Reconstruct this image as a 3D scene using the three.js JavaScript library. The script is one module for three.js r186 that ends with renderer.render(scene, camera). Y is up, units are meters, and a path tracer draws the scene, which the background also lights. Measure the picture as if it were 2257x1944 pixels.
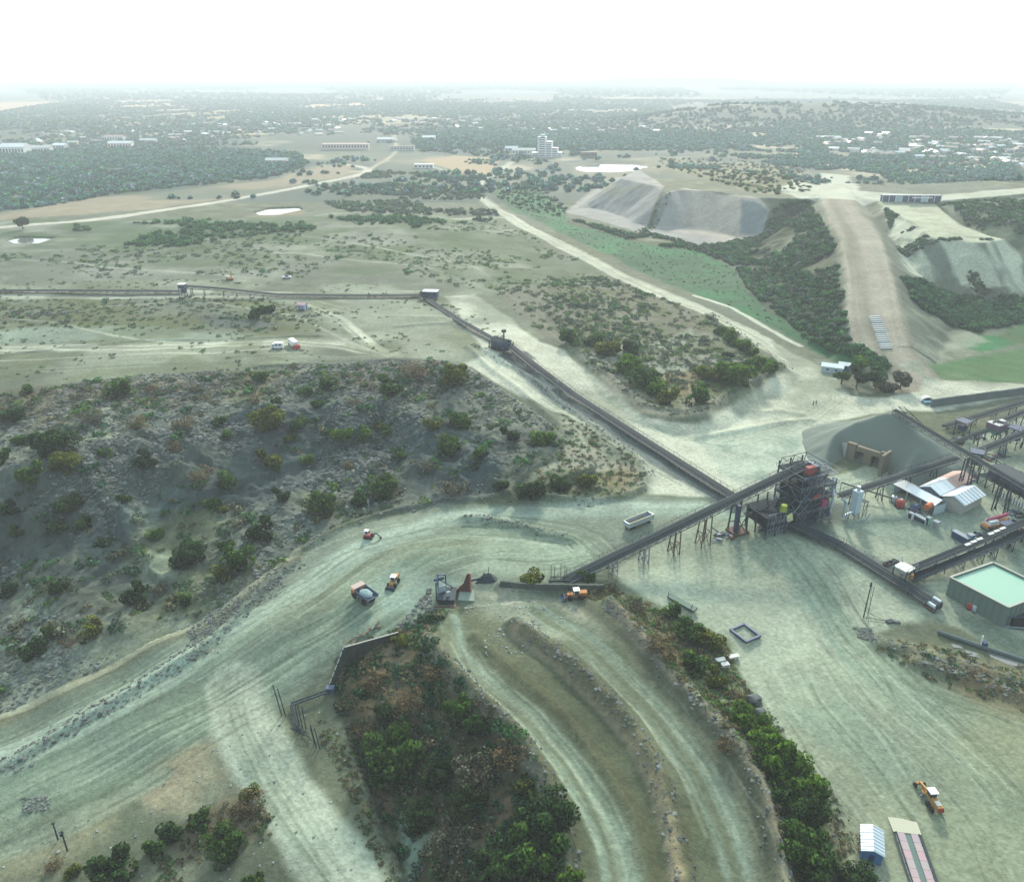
import * as THREE from 'three';
import { mergeGeometries, mergeVertices } from 'three/addons/utils/BufferGeometryUtils.js';

// ---------------------------------------------------------------- camera, sky, sun, exposure
const CAM_H = 120, PITCH = 24.5 * Math.PI / 180, FOC = 1625.8, CX = 1036, CY = 892.5;
const scene = new THREE.Scene();
const camera = new THREE.PerspectiveCamera(2 * Math.atan(CY / FOC) * 180 / Math.PI, 1024 / 881, 1, 40000);
camera.position.set(0, CAM_H, 0);
camera.lookAt(0, CAM_H - Math.sin(PITCH) * 100, -Math.cos(PITCH) * 100);
scene.add(camera);
const renderer = new THREE.WebGLRenderer({ antialias: true });
renderer.setSize(1024, 881);
renderer.toneMapping = THREE.LinearToneMapping;
renderer.toneMappingExposure = 2.1;
renderer.shadowMap.enabled = true;
const SUN_AZ = 9 * Math.PI / 180, SUN_EL = 25 * Math.PI / 180;
const sunDir = new THREE.Vector3(Math.sin(SUN_AZ) * Math.cos(SUN_EL), Math.sin(SUN_EL), -Math.cos(SUN_AZ) * Math.cos(SUN_EL));
{ // hazy white evening sky, brightest round the veiled sun
  const W = 512, Hh = 256, data = new Float32Array(W * Hh * 4);
  for (let j = 0; j < Hh; j++) for (let i = 0; i < W; i++) {
    const el = ((j + 0.5) / Hh - 0.5) * Math.PI, az = ((i + 0.5) / W - 0.5) * 2 * Math.PI;
    const x = Math.cos(az) * Math.cos(el), y = Math.sin(el), z = Math.sin(az) * Math.cos(el);
    const c = x * sunDir.x + y * sunDir.y + z * sunDir.z, ang = Math.acos(Math.min(1, Math.max(-1, c)));
    const glow = 0.75 * Math.exp(-Math.pow(ang / 0.75, 2)) + 0.22 * Math.max(0, c);
    const up = Math.max(0, y), hz = Math.exp(-up * 5);
    const b = (0.46 + 0.32 * hz + glow * .95) * (0.62 + 0.38 * Math.min(1, Math.max(0, y / 0.05))), w = Math.min(1, hz * 0.6 + glow * 0.8);
    const k = (j * W + i) * 4;
    data[k] = b * (0.80 * (1 - w) + 1.0 * w); data[k + 1] = b * (1.01 * (1 - w) + 0.99 * w); data[k + 2] = b * (1.14 * (1 - w) + 0.95 * w); data[k + 3] = 1;
  }
  const sky = new THREE.DataTexture(data, W, Hh, THREE.RGBAFormat, THREE.FloatType);
  sky.mapping = THREE.EquirectangularReflectionMapping; sky.magFilter = THREE.LinearFilter; sky.minFilter = THREE.LinearFilter; sky.needsUpdate = true;
  scene.background = sky; scene.environment = sky;
}
const sun = new THREE.DirectionalLight(0xfff0dc, 3.7);
sun.position.copy(sunDir).multiplyScalar(900).add(new THREE.Vector3(0, 0, -350)); sun.target.position.set(0, 0, -350);
sun.castShadow = true; sun.shadow.radius = 12; sun.shadow.mapSize.set(2048, 2048);
Object.assign(sun.shadow.camera, { left: -600, right: 600, top: 600, bottom: -600, near: 1, far: 2500 });
scene.add(sun, sun.target);
scene.fog = new THREE.FogExp2(new THREE.Color().setRGB(0.83, 0.93, 0.98), 0.00021);

// ---------------------------------------------------------------- small tools
const V3 = THREE.Vector3;
let SEED = 12345;
const rnd = () => { SEED = (SEED * 1664525 + 1013904223) >>> 0; return SEED / 4294967296; };
const rr = (a, b) => a + (b - a) * rnd();
const clamp = (x, a = 0, b = 1) => x < a ? a : x > b ? b : x;
const lerp = (a, b, t) => a + (b - a) * t;
const sstep = (a, b, x) => { const t = clamp((x - a) / (b - a)); return t * t * (3 - 2 * t); };
const PERM = new Float32Array(65536); { let s = 777; for (let i = 0; i < 65536; i++) { s = (s * 1664525 + 1013904223) >>> 0; PERM[i] = s / 4294967296; } }
const hsh = (i, j) => PERM[((i * 73 + (j * 12289) + ((i ^ (j * 7)) * 31)) & 65535)];
function vn(x, y) {
  const i = Math.floor(x), j = Math.floor(y); let a = x - i, b = y - j; a = a * a * (3 - 2 * a); b = b * b * (3 - 2 * b);
  const p = hsh(i, j), q = hsh(i + 1, j), r = hsh(i, j + 1), s = hsh(i + 1, j + 1);
  return p + (q - p) * a + (r - p) * b + (p - q - r + s) * a * b;
}
function fbm(x, y, o = 4) { let s = 0, a = 0.5, n = 0; for (let k = 0; k < o; k++) { s += a * vn(x, y); n += a; a *= 0.5; const t = x * 1.62 + y * 1.18; y = y * 1.62 - x * 1.18; x = t + 17.3; } return s / n; }
const count = {};
function numbered(name) { const n = count[name] = (count[name] ?? -1) + 1; return n ? name + '_' + String(n).padStart(3, '0') : name; }
function tag(o, label, category, group, kind) { if (label) o.userData.label = label; if (category) o.userData.category = category; if (group) o.userData.group = group; if (kind) o.userData.kind = kind; return o; }
function place(o) { o.name = numbered(o.name); scene.add(o); return o; }
function shadow(o) { o.traverse(m => { if (m.isMesh) { m.castShadow = true; m.receiveShadow = true; } }); return o; }
// point at height h seen at a place of the picture (view units); d = metres ahead
function ray(u, v) { const a = (u - CX) / FOC, b = (CY - v) / FOC; return [a, -Math.sin(PITCH) + b * Math.cos(PITCH), Math.cos(PITCH) + b * Math.sin(PITCH)]; }
function P(u, v, h = 0) { const r = ray(u, v), t = (h - CAM_H) / r[1]; return [r[0] * t, r[2] * t, h]; }
const PL = a => a.map(p => P(p[0], p[1], p[2] ?? 0));
// ---------------------------------------------------------------- terrain heights
function segs(pts) { let x0 = 1e9, x1 = -1e9, d0 = 1e9, d1 = -1e9; for (const p of pts) { x0 = Math.min(x0, p[0]); x1 = Math.max(x1, p[0]); d0 = Math.min(d0, p[1]); d1 = Math.max(d1, p[1]); } return { x0, x1, d0, d1 }; }
let NEAR_H = 0, NEAR_T = 0;
function lineDist(pts, x, d, closed) { // distance to a polyline; NEAR_H = its height there, NEAR_T = place along it
  let best = 1e18; const n = pts.length;
  for (let i = 0; i < (closed ? n : n - 1); i++) {
    const a = pts[i], b = pts[(i + 1) % n], ex = b[0] - a[0], ey = b[1] - a[1], px = x - a[0], py = d - a[1];
    let t = (px * ex + py * ey) / (ex * ex + ey * ey + 1e-9); t = t < 0 ? 0 : t > 1 ? 1 : t;
    const qx = px - ex * t, qy = py - ey * t, q = qx * qx + qy * qy;
    if (q < best) { best = q; NEAR_H = a[2] + (b[2] - a[2]) * t; NEAR_T = (i + t) / (n - 1); }
  }
  return Math.sqrt(best);
}
function inside(pts, x, d) { let c = false; for (let i = 0, j = pts.length - 1; i < pts.length; j = i++) { const a = pts[i], b = pts[j]; if ((a[1] > d) !== (b[1] > d) && x < (b[0] - a[0]) * (d - a[1]) / (b[1] - a[1]) + a[0]) c = !c; } return c; }
const CTRL = PL([
  [1610, 780, 0], [1470, 920, 0], [1377, 1150, -1], [1745, 1100, 0], [2020, 1056, 0], [1930, 872, 0], [2072, 826, 0], [1423, 1010, 0], [1285, 918, 0.5], [1193, 845, 2], [1056, 762, 5], [930, 700, 8], [1285, 800, 1], [1745, 780, 0],
  [845, 633, 9], [643, 698, 10], [367, 643, 10], [0, 643, 11], [0, 771, 12], [275, 735, 11.5], [551, 725, 11], [780, 716, 9.5], [0, 551, 11], [413, 551, 11], [826, 551, 9], [1010, 597, 8], [1150, 690, 5], [-200, 780, 12], [-200, 600, 11],
  [0, 1470, -12], [180, 1377, -9], [367, 1276, -5], [551, 1166, -2], [734, 1065, -0.5], [1010, 1028, 0], [1285, 1010, 0], [-200, 1560, -14],
  [826, 1100, 0], [780, 1212, 0], [597, 1240, -2], [367, 1423, -8], [505, 1470, -6], [180, 1606, -11], [0, 1745, -13], [597, 1650, -8], [734, 1785, -10], [275, 1785, -11.5], [650, 1900, -10.5], [200, 1950, -13],
  [1100, 1240, 0.5], [1100, 1100, 0], [1000, 1150, 0],
  [1470, 1240, -2], [1515, 1377, -3], [1650, 1470, -3.5], [1790, 1745, -5], [2020, 1745, -5], [2020, 1470, -3], [1836, 1330, -2], [2072, 1330, -2], [2200, 1900, -6],
  [1330, 597, 1], [1470, 661, 0], [1193, 514, 2], [964, 395, 4], [1010, 440, 4],
  [1377, 551, -2], [1650, 707, -2], [1975, 716, -3], [1101, 431, 1], [2072, 700, -3],
  [826, 459, 10], [459, 459, 10], [92, 459, 9], [180, 440, 8], [-200, 450, 8],
  [459, 386, 3], [734, 320, 0], [0, 413, 2], [1193, 349, -2], [1470, 303, 0], [2020, 303, 3], [0, 320, 0], [1010, 275, 0], [1500, 260, 0], [500, 260, 0],
]);
const SLOPE_T = PL([[-200, 830, 12], [-60, 806, 12], [0, 797, 12], [150, 774, 11.8], [300, 758, 11.5], [450, 748, 11], [620, 737, 10.5], [800, 729, 9.7], [880, 727, 9.2], [940, 736, 8.4], [1000, 775, 7], [1060, 815, 5.8], [1120, 860, 4.8], [1137, 890, 4.5], [1128, 922, 4.2], [1080, 945, 3.6], [1045, 975, 3], [1032, 1000, 2.2]]);
const SLOPE_B = PL([[-200, 1560, -14], [-60, 1480, -12.5], [0, 1448, -12], [120, 1390, -10], [250, 1330, -8], [400, 1262, -5.2], [500, 1190, -3.2], [600, 1112, -1.6], [700, 1062, -0.8], [800, 1036, -0.3], [900, 1020, 0], [1000, 1012, 0]]);
const RAMP_L = PL([[905, 1230, 0.5], [880, 1270, 1], [865, 1300, 1], [900, 1350, 1], [960, 1410, 1], [1040, 1490, 1], [1090, 1560, 0.5], [1130, 1640, 0], [1145, 1720, -0.5], [1150, 1790, -1], [1155, 1950, -1.2]]);
const RAMP_R = PL([[1160, 1205, 0.3], [1230, 1225, 1], [1290, 1290, 1], [1350, 1370, 1], [1430, 1450, 1], [1500, 1530, 0.8], [1550, 1620, 0.3], [1570, 1700, 0], [1590, 1790, -0.5], [1610, 1950, -0.6]]);
const GULLY = PL([[683, 1354, -6.2], [668, 1400, -6], [690, 1450, -7], [720, 1530, -9], [745, 1600, -10.5], [775, 1700, -12], [820, 1790, -12.8], [860, 1950, -13.5]]);
const YARD_E = PL([[1225, 1185, -1], [1330, 1230, -1.5], [1400, 1262, -2], [1470, 1300, -2.2], [1500, 1370, -2.6], [1550, 1470, -3.2], [1620, 1560, -3.8], [1685, 1640, -4.3], [1705, 1700, -4.7], [1705, 1800, -5], [1720, 1950, -5.5]]);
const LOBE = PL([[1135, 832, 3.4], [1200, 872, 2.2], [1275, 922, 1.4], [1305, 960, 0.9], [1300, 985, 0.6], [1262, 1003, 0.6], [1190, 1012, 0.7], [1100, 1010, 0.9], [1050, 1000, 1.6], [1075, 950, 2.8], [1128, 915, 3.4], [1140, 880, 3.6]]);
const ISLAND = PL([[1150, 700, 5.5], [1230, 775, 4.3], [1300, 832, 4], [1370, 846, 4], [1430, 836, 4], [1480, 800, 4], [1560, 765, 3.6], [1585, 742, 3.4], [1540, 712, 3.4], [1440, 640, 3.5], [1330, 600, 4], [1200, 560, 5], [1080, 580, 7]]);
const DUMP = PL([[1252, 360, 27], [1330, 377, 27], [1350, 392, 25.5], [1372, 383, 27], [1450, 388, 27], [1530, 400, 27], [1600, 402, 28], [1690, 400, 29], [1690, 385, 29], [1560, 350, 27], [1400, 340, 26], [1300, 338, 25]]);
const DUMP_RAMP = PL([[1690, 378, 30], [1705, 420, 28.5], [1742, 480, 25], [1762, 560, 18], [1773, 640, 11], [1790, 700, 6], [1826, 745, 2.5], [1852, 780, 0]]);
const DUMP_BACK = PL([[1745, 400, 29], [1790, 410, 29], [1880, 408, 29], [2072, 392, 31], [2300, 380, 33], [2300, 350, 33], [2072, 362, 31], [1800, 375, 29], [1690, 370, 29]]);
const DUMP_R = PL([[1770, 405, 28.5], [1890, 408, 28], [1905, 424, 27.3], [1945, 455, 26.5], [2000, 476, 26], [2036, 484, 25.5], [1990, 492, 25.5], [1885, 482, 26], [1850, 452, 27], [1800, 425, 28]]);
const RIDGE_R = PL([[1925, 412, 29], [2072, 400, 31], [2300, 388, 33], [2300, 440, 25], [2072, 455, 26]]);
function emb(pts, slope, wob) { const b = segs(pts); let top = -1e9; for (const p of pts) top = Math.max(top, p[2]); const r = (top + 6) / slope + 10; return { pts, slope, wob, x0: b.x0 - r, x1: b.x1 + r, d0: b.d0 - r, d1: b.d1 + r }; }
const EMBS = [emb(DUMP, 0.72, 0.25), emb(DUMP_R, 0.72, 0.6), emb(DUMP_BACK, 0.6, 0.4), emb(RIDGE_R, 0.5, 0.4), emb(LOBE, 0.35, 0.3), emb(ISLAND, 0.42, 0.3)];
const RAMP_EMB = emb(DUMP_RAMP, 0.62, 0.5);
// windrows and little banks: [line, height, half width]
const RIDGES = [
  [[[-60, 1488], [0, 1460], [120, 1400], [250, 1340], [400, 1270], [470, 1225], [540, 1165], [600, 1122]], 1.1, 1.3],
  [[[600, 1108], [700, 1062], [800, 1032], [900, 1016], [1000, 1010], [1100, 1013], [1200, 1018], [1270, 1008], [1306, 988], [1312, 962], [1285, 925], [1200, 872], [1120, 820], [1040, 770], [960, 733]], 1.2, 1.4],
  [[[945, 738], [1000, 778], [1060, 818], [1120, 862], [1137, 890], [1128, 920], [1080, 945], [1045, 972]], 1.0, 1.6],
  [[[1040, 1272], [1120, 1330], [1200, 1400], [1280, 1490], [1330, 1580], [1360, 1680], [1380, 1790], [1395, 1900]], 3.0, 2.1],
  [[[925, 1280], [985, 1385], [1075, 1455], [1160, 1545], [1215, 1630], [1255, 1720], [1290, 1900]], -.7, 3.2],
  [[[1110, 1245], [1200, 1305], [1330, 1440], [1420, 1560], [1480, 1680], [1520, 1800], [1545, 1900]], -.7, 3.2],
  [[[868, 1305], [900, 1350], [960, 1410], [1040, 1490], [1090, 1560], [1130, 1640], [1145, 1720], [1150, 1790], [1155, 1900]], 2.5, 1.9],
  [[[1235, 1230], [1290, 1290], [1350, 1370], [1430, 1450], [1500, 1530], [1550, 1620], [1570, 1700], [1590, 1790], [1605, 1900]], 2.5, 1.9],
  [[[955, 1290], [1045, 1372], [1135, 1452], [1225, 1562], [1285, 1662], [1325, 1792], [1340, 1900]], .7, 1.0],
  [[[1190, 1225], [1270, 1300], [1345, 1390], [1425, 1470], [1495, 1555], [1540, 1640], [1560, 1720], [1575, 1820]], .8, 1.1],
  [[[940, 1052], [990, 1054], [1050, 1068], [1110, 1084], [1155, 1092]], 1.5, 2.0],
  [[[1010, 1185], [1080, 1192], [1150, 1195], [1215, 1192]], 1.6, 1.5],
  [[[1415, 886], [1500, 872], [1570, 858], [1640, 850]], 0.9, 2.0],
  [[[1545, 836], [1580, 832], [1620, 838]], 0.9, 2.5],
  [[[1140, 702], [1230, 780], [1300, 838], [1370, 853], [1435, 842], [1480, 806], [1560, 770], [1592, 742], [1545, 708], [1440, 636]], 0.9, 1.6],
  [[[800, 695], [850, 690], [905, 686], [925, 670]], 0.8, 1.4],
  [[[0, 768], [150, 748], [300, 738], [500, 728], [650, 722]], 0.8, 2],
  [[[1780, 1290], [1900, 1320], [2072, 1370], [2200, 1405]], 1.3, 2.0],
  [[[1860, 1330], [1960, 1358], [2072, 1395], [2200, 1440]], 1.2, 2.0],
  [[[1030, 722], [1060, 755], [1090, 785], [1128, 808]], 0.9, 1.5],
].map(([l, a, w]) => { const pts = PL(l); const b = segs(pts); const r = w * 3; return { pts, a, w, x0: b.x0 - r, x1: b.x1 + r, d0: b.d0 - r, d1: b.d1 + r }; });
// ditches and ponds (sunken, flat floor)
const PONDS = {
  far: PL([[1160, 341, -3.5], [1185, 333, -3.5], [1230, 330, -3.5], [1275, 331, -3.5], [1305, 334, -3.5], [1318, 341, -3.5], [1290, 347, -3.5], [1240, 349, -3.5], [1190, 348, -3.5]]),
  mid: PL([[517, 430, 7], [545, 422, 7], [600, 420, 7], [608, 425, 7], [560, 435, 7], [530, 436, 7]]),
  left: PL([[14, 486, 8.2], [40, 480, 8.2], [105, 482, 8.2], [75, 493, 8.2], [30, 493, 8.2]]),
};
const bandPoly = (t, b) => t.concat(b.slice().reverse());
const BANDS = [
  { t: SLOPE_T, b: SLOPE_B, prof: t => t < .34 ? t / .34 * .19 : t < .55 ? .19 + sstep(.33, .56, t) * .68 : .87 + (t - .55) / .45 * .13, rough: 1, face: 1 },
  { t: RAMP_L, b: GULLY, prof: t => Math.pow(t, 0.8), rough: 0.5 },
  { t: RAMP_R, b: YARD_E, prof: t => t, rough: 0.35 },
  { t: RAMP_L, b: RAMP_R, prof: t => t, rough: 0.05 },
].map(o => { o.poly = bandPoly(o.t, o.b); Object.assign(o, segs(o.poly)); return o; });
function hillsFar(x, d) {
  let h = 0;
  const g = (cx, cd, sx, sd, a) => { const p = (x - cx) / sx, q = (d - cd) / sd; h += a * Math.exp(-p * p - q * q); };
  g(720, 2250, 330, 420, 38); g(1150, 2300, 420, 520, 32); g(500, 2200, 150, 200, 16);
  g(2500, 11500, 900, 800, 70); g(1500, 11800, 700, 700, 40);
  return h;
}
const nearPond = Object.values(PONDS).map(pts => ({ pts, ...segs(pts) }));
function rawHeight(x, d) {
  let sw = 0, sh = 0;
  for (const c of CTRL) { const q = (c[0] - x) ** 2 + (c[1] - d) ** 2 + 36, w = 1 / (q * Math.sqrt(q)); sw += w; sh += w * c[2]; }
  let h = sh / sw; h *= 1 - sstep(1200, 2200, d);
  h += (fbm(x * 0.012 + 5, d * 0.012, 4) - 0.5) * 2.0;
  h += (fbm(x * 0.09, d * 0.09 + 9, 3) - 0.5) * 0.5;
  if (d > 900) h += hillsFar(x, d) + (fbm(x * 0.003, d * 0.003, 3) - 0.5) * 10 * sstep(900, 2000, d);
  for (const o of BANDS) if (x > o.x0 && x < o.x1 && d > o.d0 && d < o.d1 && inside(o.poly, x, d)) {
    const db = lineDist(o.b, x, d), hb = NEAR_H, dt = lineDist(o.t, x, d), ht = NEAR_H, t = db / (db + dt + 1e-6);
    const wobT = o.face ? t + (fbm(x * .03, d * .03 + 5, 3) - .5) * .2 : t, fc = sstep(.27, .36, wobT) * sstep(.64, .54, wobT); const m = Math.min(1, Math.min(db, dt) / 8) * (o.face ? .5 + .75 * fc : 1);
    h = hb + (ht - hb) * clamp(o.prof(clamp(o.face ? t + (fbm(x * .03, d * .03 + 5, 3) - .5) * .2 * Math.min(1, 6 * t * (1 - t)) : t))) + o.rough * m * ((fbm(x * 0.05 + 3, d * 0.05, 4) - 0.5) * 6.5 + (0.5 - Math.abs(fbm(x * 0.07 + 60, d * 0.035, 3) - 0.5) * 4) * 2.2 + (fbm(x * 0.25, d * 0.25, 3) - 0.5) * 3 + (vn(x * .8, d * .8) - .5) * 1.1);
  }
  for (const o of EMBS) if (x > o.x0 && x < o.x1 && d > o.d0 && d < o.d1) {
    let q = lineDist(o.pts, x, d, true); const ht = NEAR_H; const inn = inside(o.pts, x, d); if (inn) q = 0;
    q *= 1 + o.wob * (fbm(x * 0.06, d * 0.06 + 40, 3) - 0.5);
    const e = ht - o.slope * q + (fbm(x * 0.15, d * 0.15, 3) - 0.5) * 0.8; if (inn) h = Math.max(h, e); else if (e > h) h = e;
  }
  { const o = RAMP_EMB; if (x > o.x0 && x < o.x1 && d > o.d0 && d < o.d1) { let q = Math.max(0, lineDist(o.pts, x, d) - 12); q *= 1 + o.wob * (fbm(x * 0.05, d * 0.05 + 40, 3) - 0.5); const e = NEAR_H - o.slope * q; if (e > h) h = e; } }
  for (const o of RIDGES) if (x > o.x0 && x < o.x1 && d > o.d0 && d < o.d1) { const q = lineDist(o.pts, x, d) / o.w; if (q < 3) h += o.a * Math.exp(-q * q) * (0.72 + 0.4 * fbm(x * 0.25, d * 0.25, 2) + 0.16 * vn(x * 1.1, d * 1.1)); }
  for (const o of nearPond) if (x > o.x0 - 30 && x < o.x1 + 30 && d > o.d0 - 40 && d < o.d1 + 40) { let q = lineDist(o.pts, x, d, true); if (inside(o.pts, x, d)) q = -q; const f = o.pts[0][2]; h = lerp(f - 1.2 + Math.max(0, q) * 0.3 - (q < 0 ? 0.5 : 0), h, sstep(-1, 12, q)); if (q > 2 && q < 12 && h < f + 0.6) h = f + 0.6; }
  return h;
}
const GA = { x0: -480, x1: 492, d0: 72, d1: 828, s: 1.5 }; GA.nx = Math.round((GA.x1 - GA.x0) / GA.s) + 1; GA.nd = Math.round((GA.d1 - GA.d0) / GA.s) + 1;
GA.h = new Float32Array(GA.nx * GA.nd);
for (let j = 0; j < GA.nd; j++) for (let i = 0; i < GA.nx; i++) GA.h[j * GA.nx + i] = rawHeight(GA.x0 + i * GA.s, GA.d0 + j * GA.s);
function hgt(x, d) {
  const a = (x - GA.x0) / GA.s, b = (d - GA.d0) / GA.s;
  if (a < 0 || b < 0 || a >= GA.nx - 1 || b >= GA.nd - 1) return rawHeight(x, d);
  const i = a | 0, j = b | 0, p = a - i, q = b - j, k = j * GA.nx + i, H = GA.h;
  return (H[k] * (1 - p) + H[k + 1] * p) * (1 - q) + (H[k + GA.nx] * (1 - p) + H[k + GA.nx + 1] * p) * q;
}
// the ground point seen at a place of the picture
function G(u, v) {
  const r = ray(u, v); let t = 60, dt = 6, prev = t;
  for (let k = 0; k < 900; k++) { if (CAM_H + r[1] * t < hgt(r[0] * t, r[2] * t)) break; prev = t; dt = Math.max(3, t * 0.012); t += dt; if (t > 14000) break; }
  let a = prev, b = t; for (let k = 0; k < 14; k++) { const m = (a + b) / 2; if (CAM_H + r[1] * m < hgt(r[0] * m, r[2] * m)) b = m; else a = m; }
  return [r[0] * b, r[2] * b, CAM_H + r[1] * b];
}
const GL = a => a.map(p => G(p[0], p[1]));
const pxm = d => FOC / Math.hypot(d, CAM_H); // view units per metre at distance d ahead
// ---------------------------------------------------------------- ground colours: soils, tracks, dust, grass
const C = { dust: [.285, .335, .275], pale: [.47, .52, .45], pad: [.175, .228, .187], teal: [.275, .36, .31], olive: [.13, .165, .085], rock: [.135, .18, .165], brown: [.165, .145, .09], grass: [.030, .205, .085], dry: [.32, .29, .19], scrub: [.165, .205, .16], dark: [.055, .085, .065], mauve: [.47, .46, .415], peach: [.42, .40, .29] };
function makeMap(x0, x1, d0, d1, n) { return { x0, x1, d0, d1, n, sx: (x1 - x0) / n, sd: (d1 - d0) / n, c: new Float32Array(n * n * 3) }; }
const MA = makeMap(-480, 492, 72, 828, 2048), MB_ = makeMap(-2600, 2900, 60, 5000, 1536), MC = makeMap(-250.5, 249, 72, 372, 2048), MAPS = [MA, MB_, MC];
function fill(m, fn) { let k = 0; const o = [0, 0, 0]; for (let j = 0; j < m.n; j++) { const d = m.d0 + (j + .5) * m.sd; for (let i = 0; i < m.n; i++) { fn(m.x0 + (i + .5) * m.sx, d, o); m.c[k++] = o[0]; m.c[k++] = o[1]; m.c[k++] = o[2]; } } }
const mixTo = (o, c, a) => { o[0] += (c[0] - o[0]) * a; o[1] += (c[1] - o[1]) * a; o[2] += (c[2] - o[2]) * a; };
function over(m, b, r, fn) {
  const i0 = Math.max(0, Math.floor((b.x0 - r - m.x0) / m.sx)), i1 = Math.min(m.n - 1, Math.ceil((b.x1 + r - m.x0) / m.sx)), j0 = Math.max(0, Math.floor((b.d0 - r - m.d0) / m.sd)), j1 = Math.min(m.n - 1, Math.ceil((b.d1 + r - m.d0) / m.sd));
  for (let j = j0; j <= j1; j++) for (let i = i0; i <= i1; i++) {
    const x = m.x0 + (i + .5) * m.sx, d = m.d0 + (j + .5) * m.sd, q = fn(x, d); if (!q) continue;
    const k = (j * m.n + i) * 3, c = q.c, a = q.a; m.c[k] += (c[0] - m.c[k]) * a; m.c[k + 1] += (c[1] - m.c[k + 1]) * a; m.c[k + 2] += (c[2] - m.c[k + 2]) * a;
  }
}
const RES = { c: [0, 0, 0], a: 0 };
const fits = (m, b, r) => b.x1 + r > m.x0 && b.x0 - r < m.x1 && b.d1 + r > m.d0 && b.d0 - r < m.d1;
// an area with an uneven edge; c2 mixes in by noise of size n2
function area(pts, c, o = {}) {
  const { a = 1, soft = 3, warp = 8, c2 = null, n2 = 0.05, k2 = 1, thr = 0.45, sharp = 0.12, patch = 0, np = 0.04, world = false, streak = 0, dir = 0 } = o;
  if (!world) pts = GL(pts); const b = segs(pts), r = soft + warp, cs = Math.cos(dir), sn = Math.sin(dir);
  for (const m of MAPS) if (fits(m, b, r)) over(m, b, r, (x, d) => {
    let q = lineDist(pts, x, d, true); if (inside(pts, x, d)) q = -q; if (q > r) return null;
    if (q > -r) q += (fbm(x * 0.07, d * 0.07, 4) - 0.5) * 2 * warp;
    let al = a * sstep(soft, -soft, q); if (al <= 0) return null;
    if (patch) al *= sstep(patch - .1, patch + .1, fbm(x * np + 7, d * np + 3, 4));
    let t = 0; if (c2) { const xx = streak ? (x * cs + d * sn) : x, dd = streak ? (-x * sn + d * cs) * streak : d; t = k2 * sstep(thr - sharp, thr + sharp, fbm(xx * n2 + 31, dd * n2 + 11, 5)); }
    RES.c[0] = lerp(c[0], c2 ? c2[0] : 0, t); RES.c[1] = lerp(c[1], c2 ? c2[1] : 0, t); RES.c[2] = lerp(c[2], c2 ? c2[2] : 0, t); RES.a = al; return RES;
  });
}
// a wheel-worn track: streaks run along the line; hw = half width in metres at start and end
function track(pts, hw, c, c2, o = {}) {
  const { a = 1, soft = 0.35, freq = 0.55, along = 0.012, warp = 0.15, world = false, contrast = 1 } = o; if (!world) pts = GL(pts);
  const [h0, h1] = Array.isArray(hw) ? hw : [hw, hw], r = Math.max(h0, h1) * (1 + soft + warp * 2), b = segs(pts); const len = [0]; for (let i = 1; i < pts.length; i++) len[i] = len[i - 1] + Math.hypot(pts[i][0] - pts[i - 1][0], pts[i][1] - pts[i - 1][1]);
  for (const m of MAPS) if (fits(m, b, r)) over(m, b, r, (x, d) => {
    let best = 1e18, lat = 0, s = 0;
    for (let i = 0; i < pts.length - 1; i++) { const p = pts[i], e = pts[i + 1], ex = e[0] - p[0], ey = e[1] - p[1], px = x - p[0], py = d - p[1], L = len[i + 1] - len[i]; let t = (px * ex + py * ey) / (L * L); t = clamp(t); const qx = px - ex * t, qy = py - ey * t, q = qx * qx + qy * qy; if (q < best) { best = q; lat = (px * ey - py * ex) / L; s = len[i] + t * L; } }
    const hwid = lerp(h0, h1, s / len[len.length - 1]) * (1 + warp * (fbm(s * .05, 3.3, 3) - .5) * 2), q = Math.sqrt(best); lat = Math.sign(lat) * q;
    const al = a * sstep(hwid * (1 + soft), hwid * (1 - soft), q + (fbm(x * .2, d * .2, 3) - .5) * hwid * soft * 1.2); if (al <= 0) return null;
    let t = fbm(lat * freq + 50, s * along, 4); t = clamp((t - .5) * 2.6 * contrast + .5);
    for (let k = 0; k < 3; k++) RES.c[k] = lerp(c[k], c2[k], t); RES.a = al; return RES;
  });
}
const baseCol = (x, d, o) => {
  const a = fbm(x * .008, d * .008, 5), b = fbm(x * .05 + 9, d * .05, 4), e = fbm(x * .35, d * .35, 3);
  o[0] = C.scrub[0]; o[1] = C.scrub[1]; o[2] = C.scrub[2]; mixTo(o, C.olive, sstep(.45, .65, a * .5 + b * .5) * .75); mixTo(o, C.dust, sstep(.55, .75, b) * .5); const k = .82 + .36 * e; o[0] *= k; o[1] *= k; o[2] *= k;
};
fill(MA, baseCol); fill(MC, baseCol);
fill(MB_, (x, d, o) => {
  const a = fbm(x * .0022, d * .0016, 5), b = fbm(x * .009 + 9, d * .009, 4), e = fbm(x * .03, d * .03, 3);
  o[0] = .085; o[1] = .145; o[2] = .13; mixTo(o, [.28, .30, .23], sstep(.5, .66, a) * .6); mixTo(o, [.46, .44, .35], sstep(.56, .68, b * .6 + a * .4) * .8); mixTo(o, C.olive, sstep(.5, .6, e) * .4);
  if (d > 2300) mixTo(o, [.42, .38, .27], sstep(.5, .62, fbm(x * .0012 + 4, d * .0006, 3)) * .8);
});
const OL = { c2: C.olive, n2: .045, thr: .5, sharp: .1 };
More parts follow.
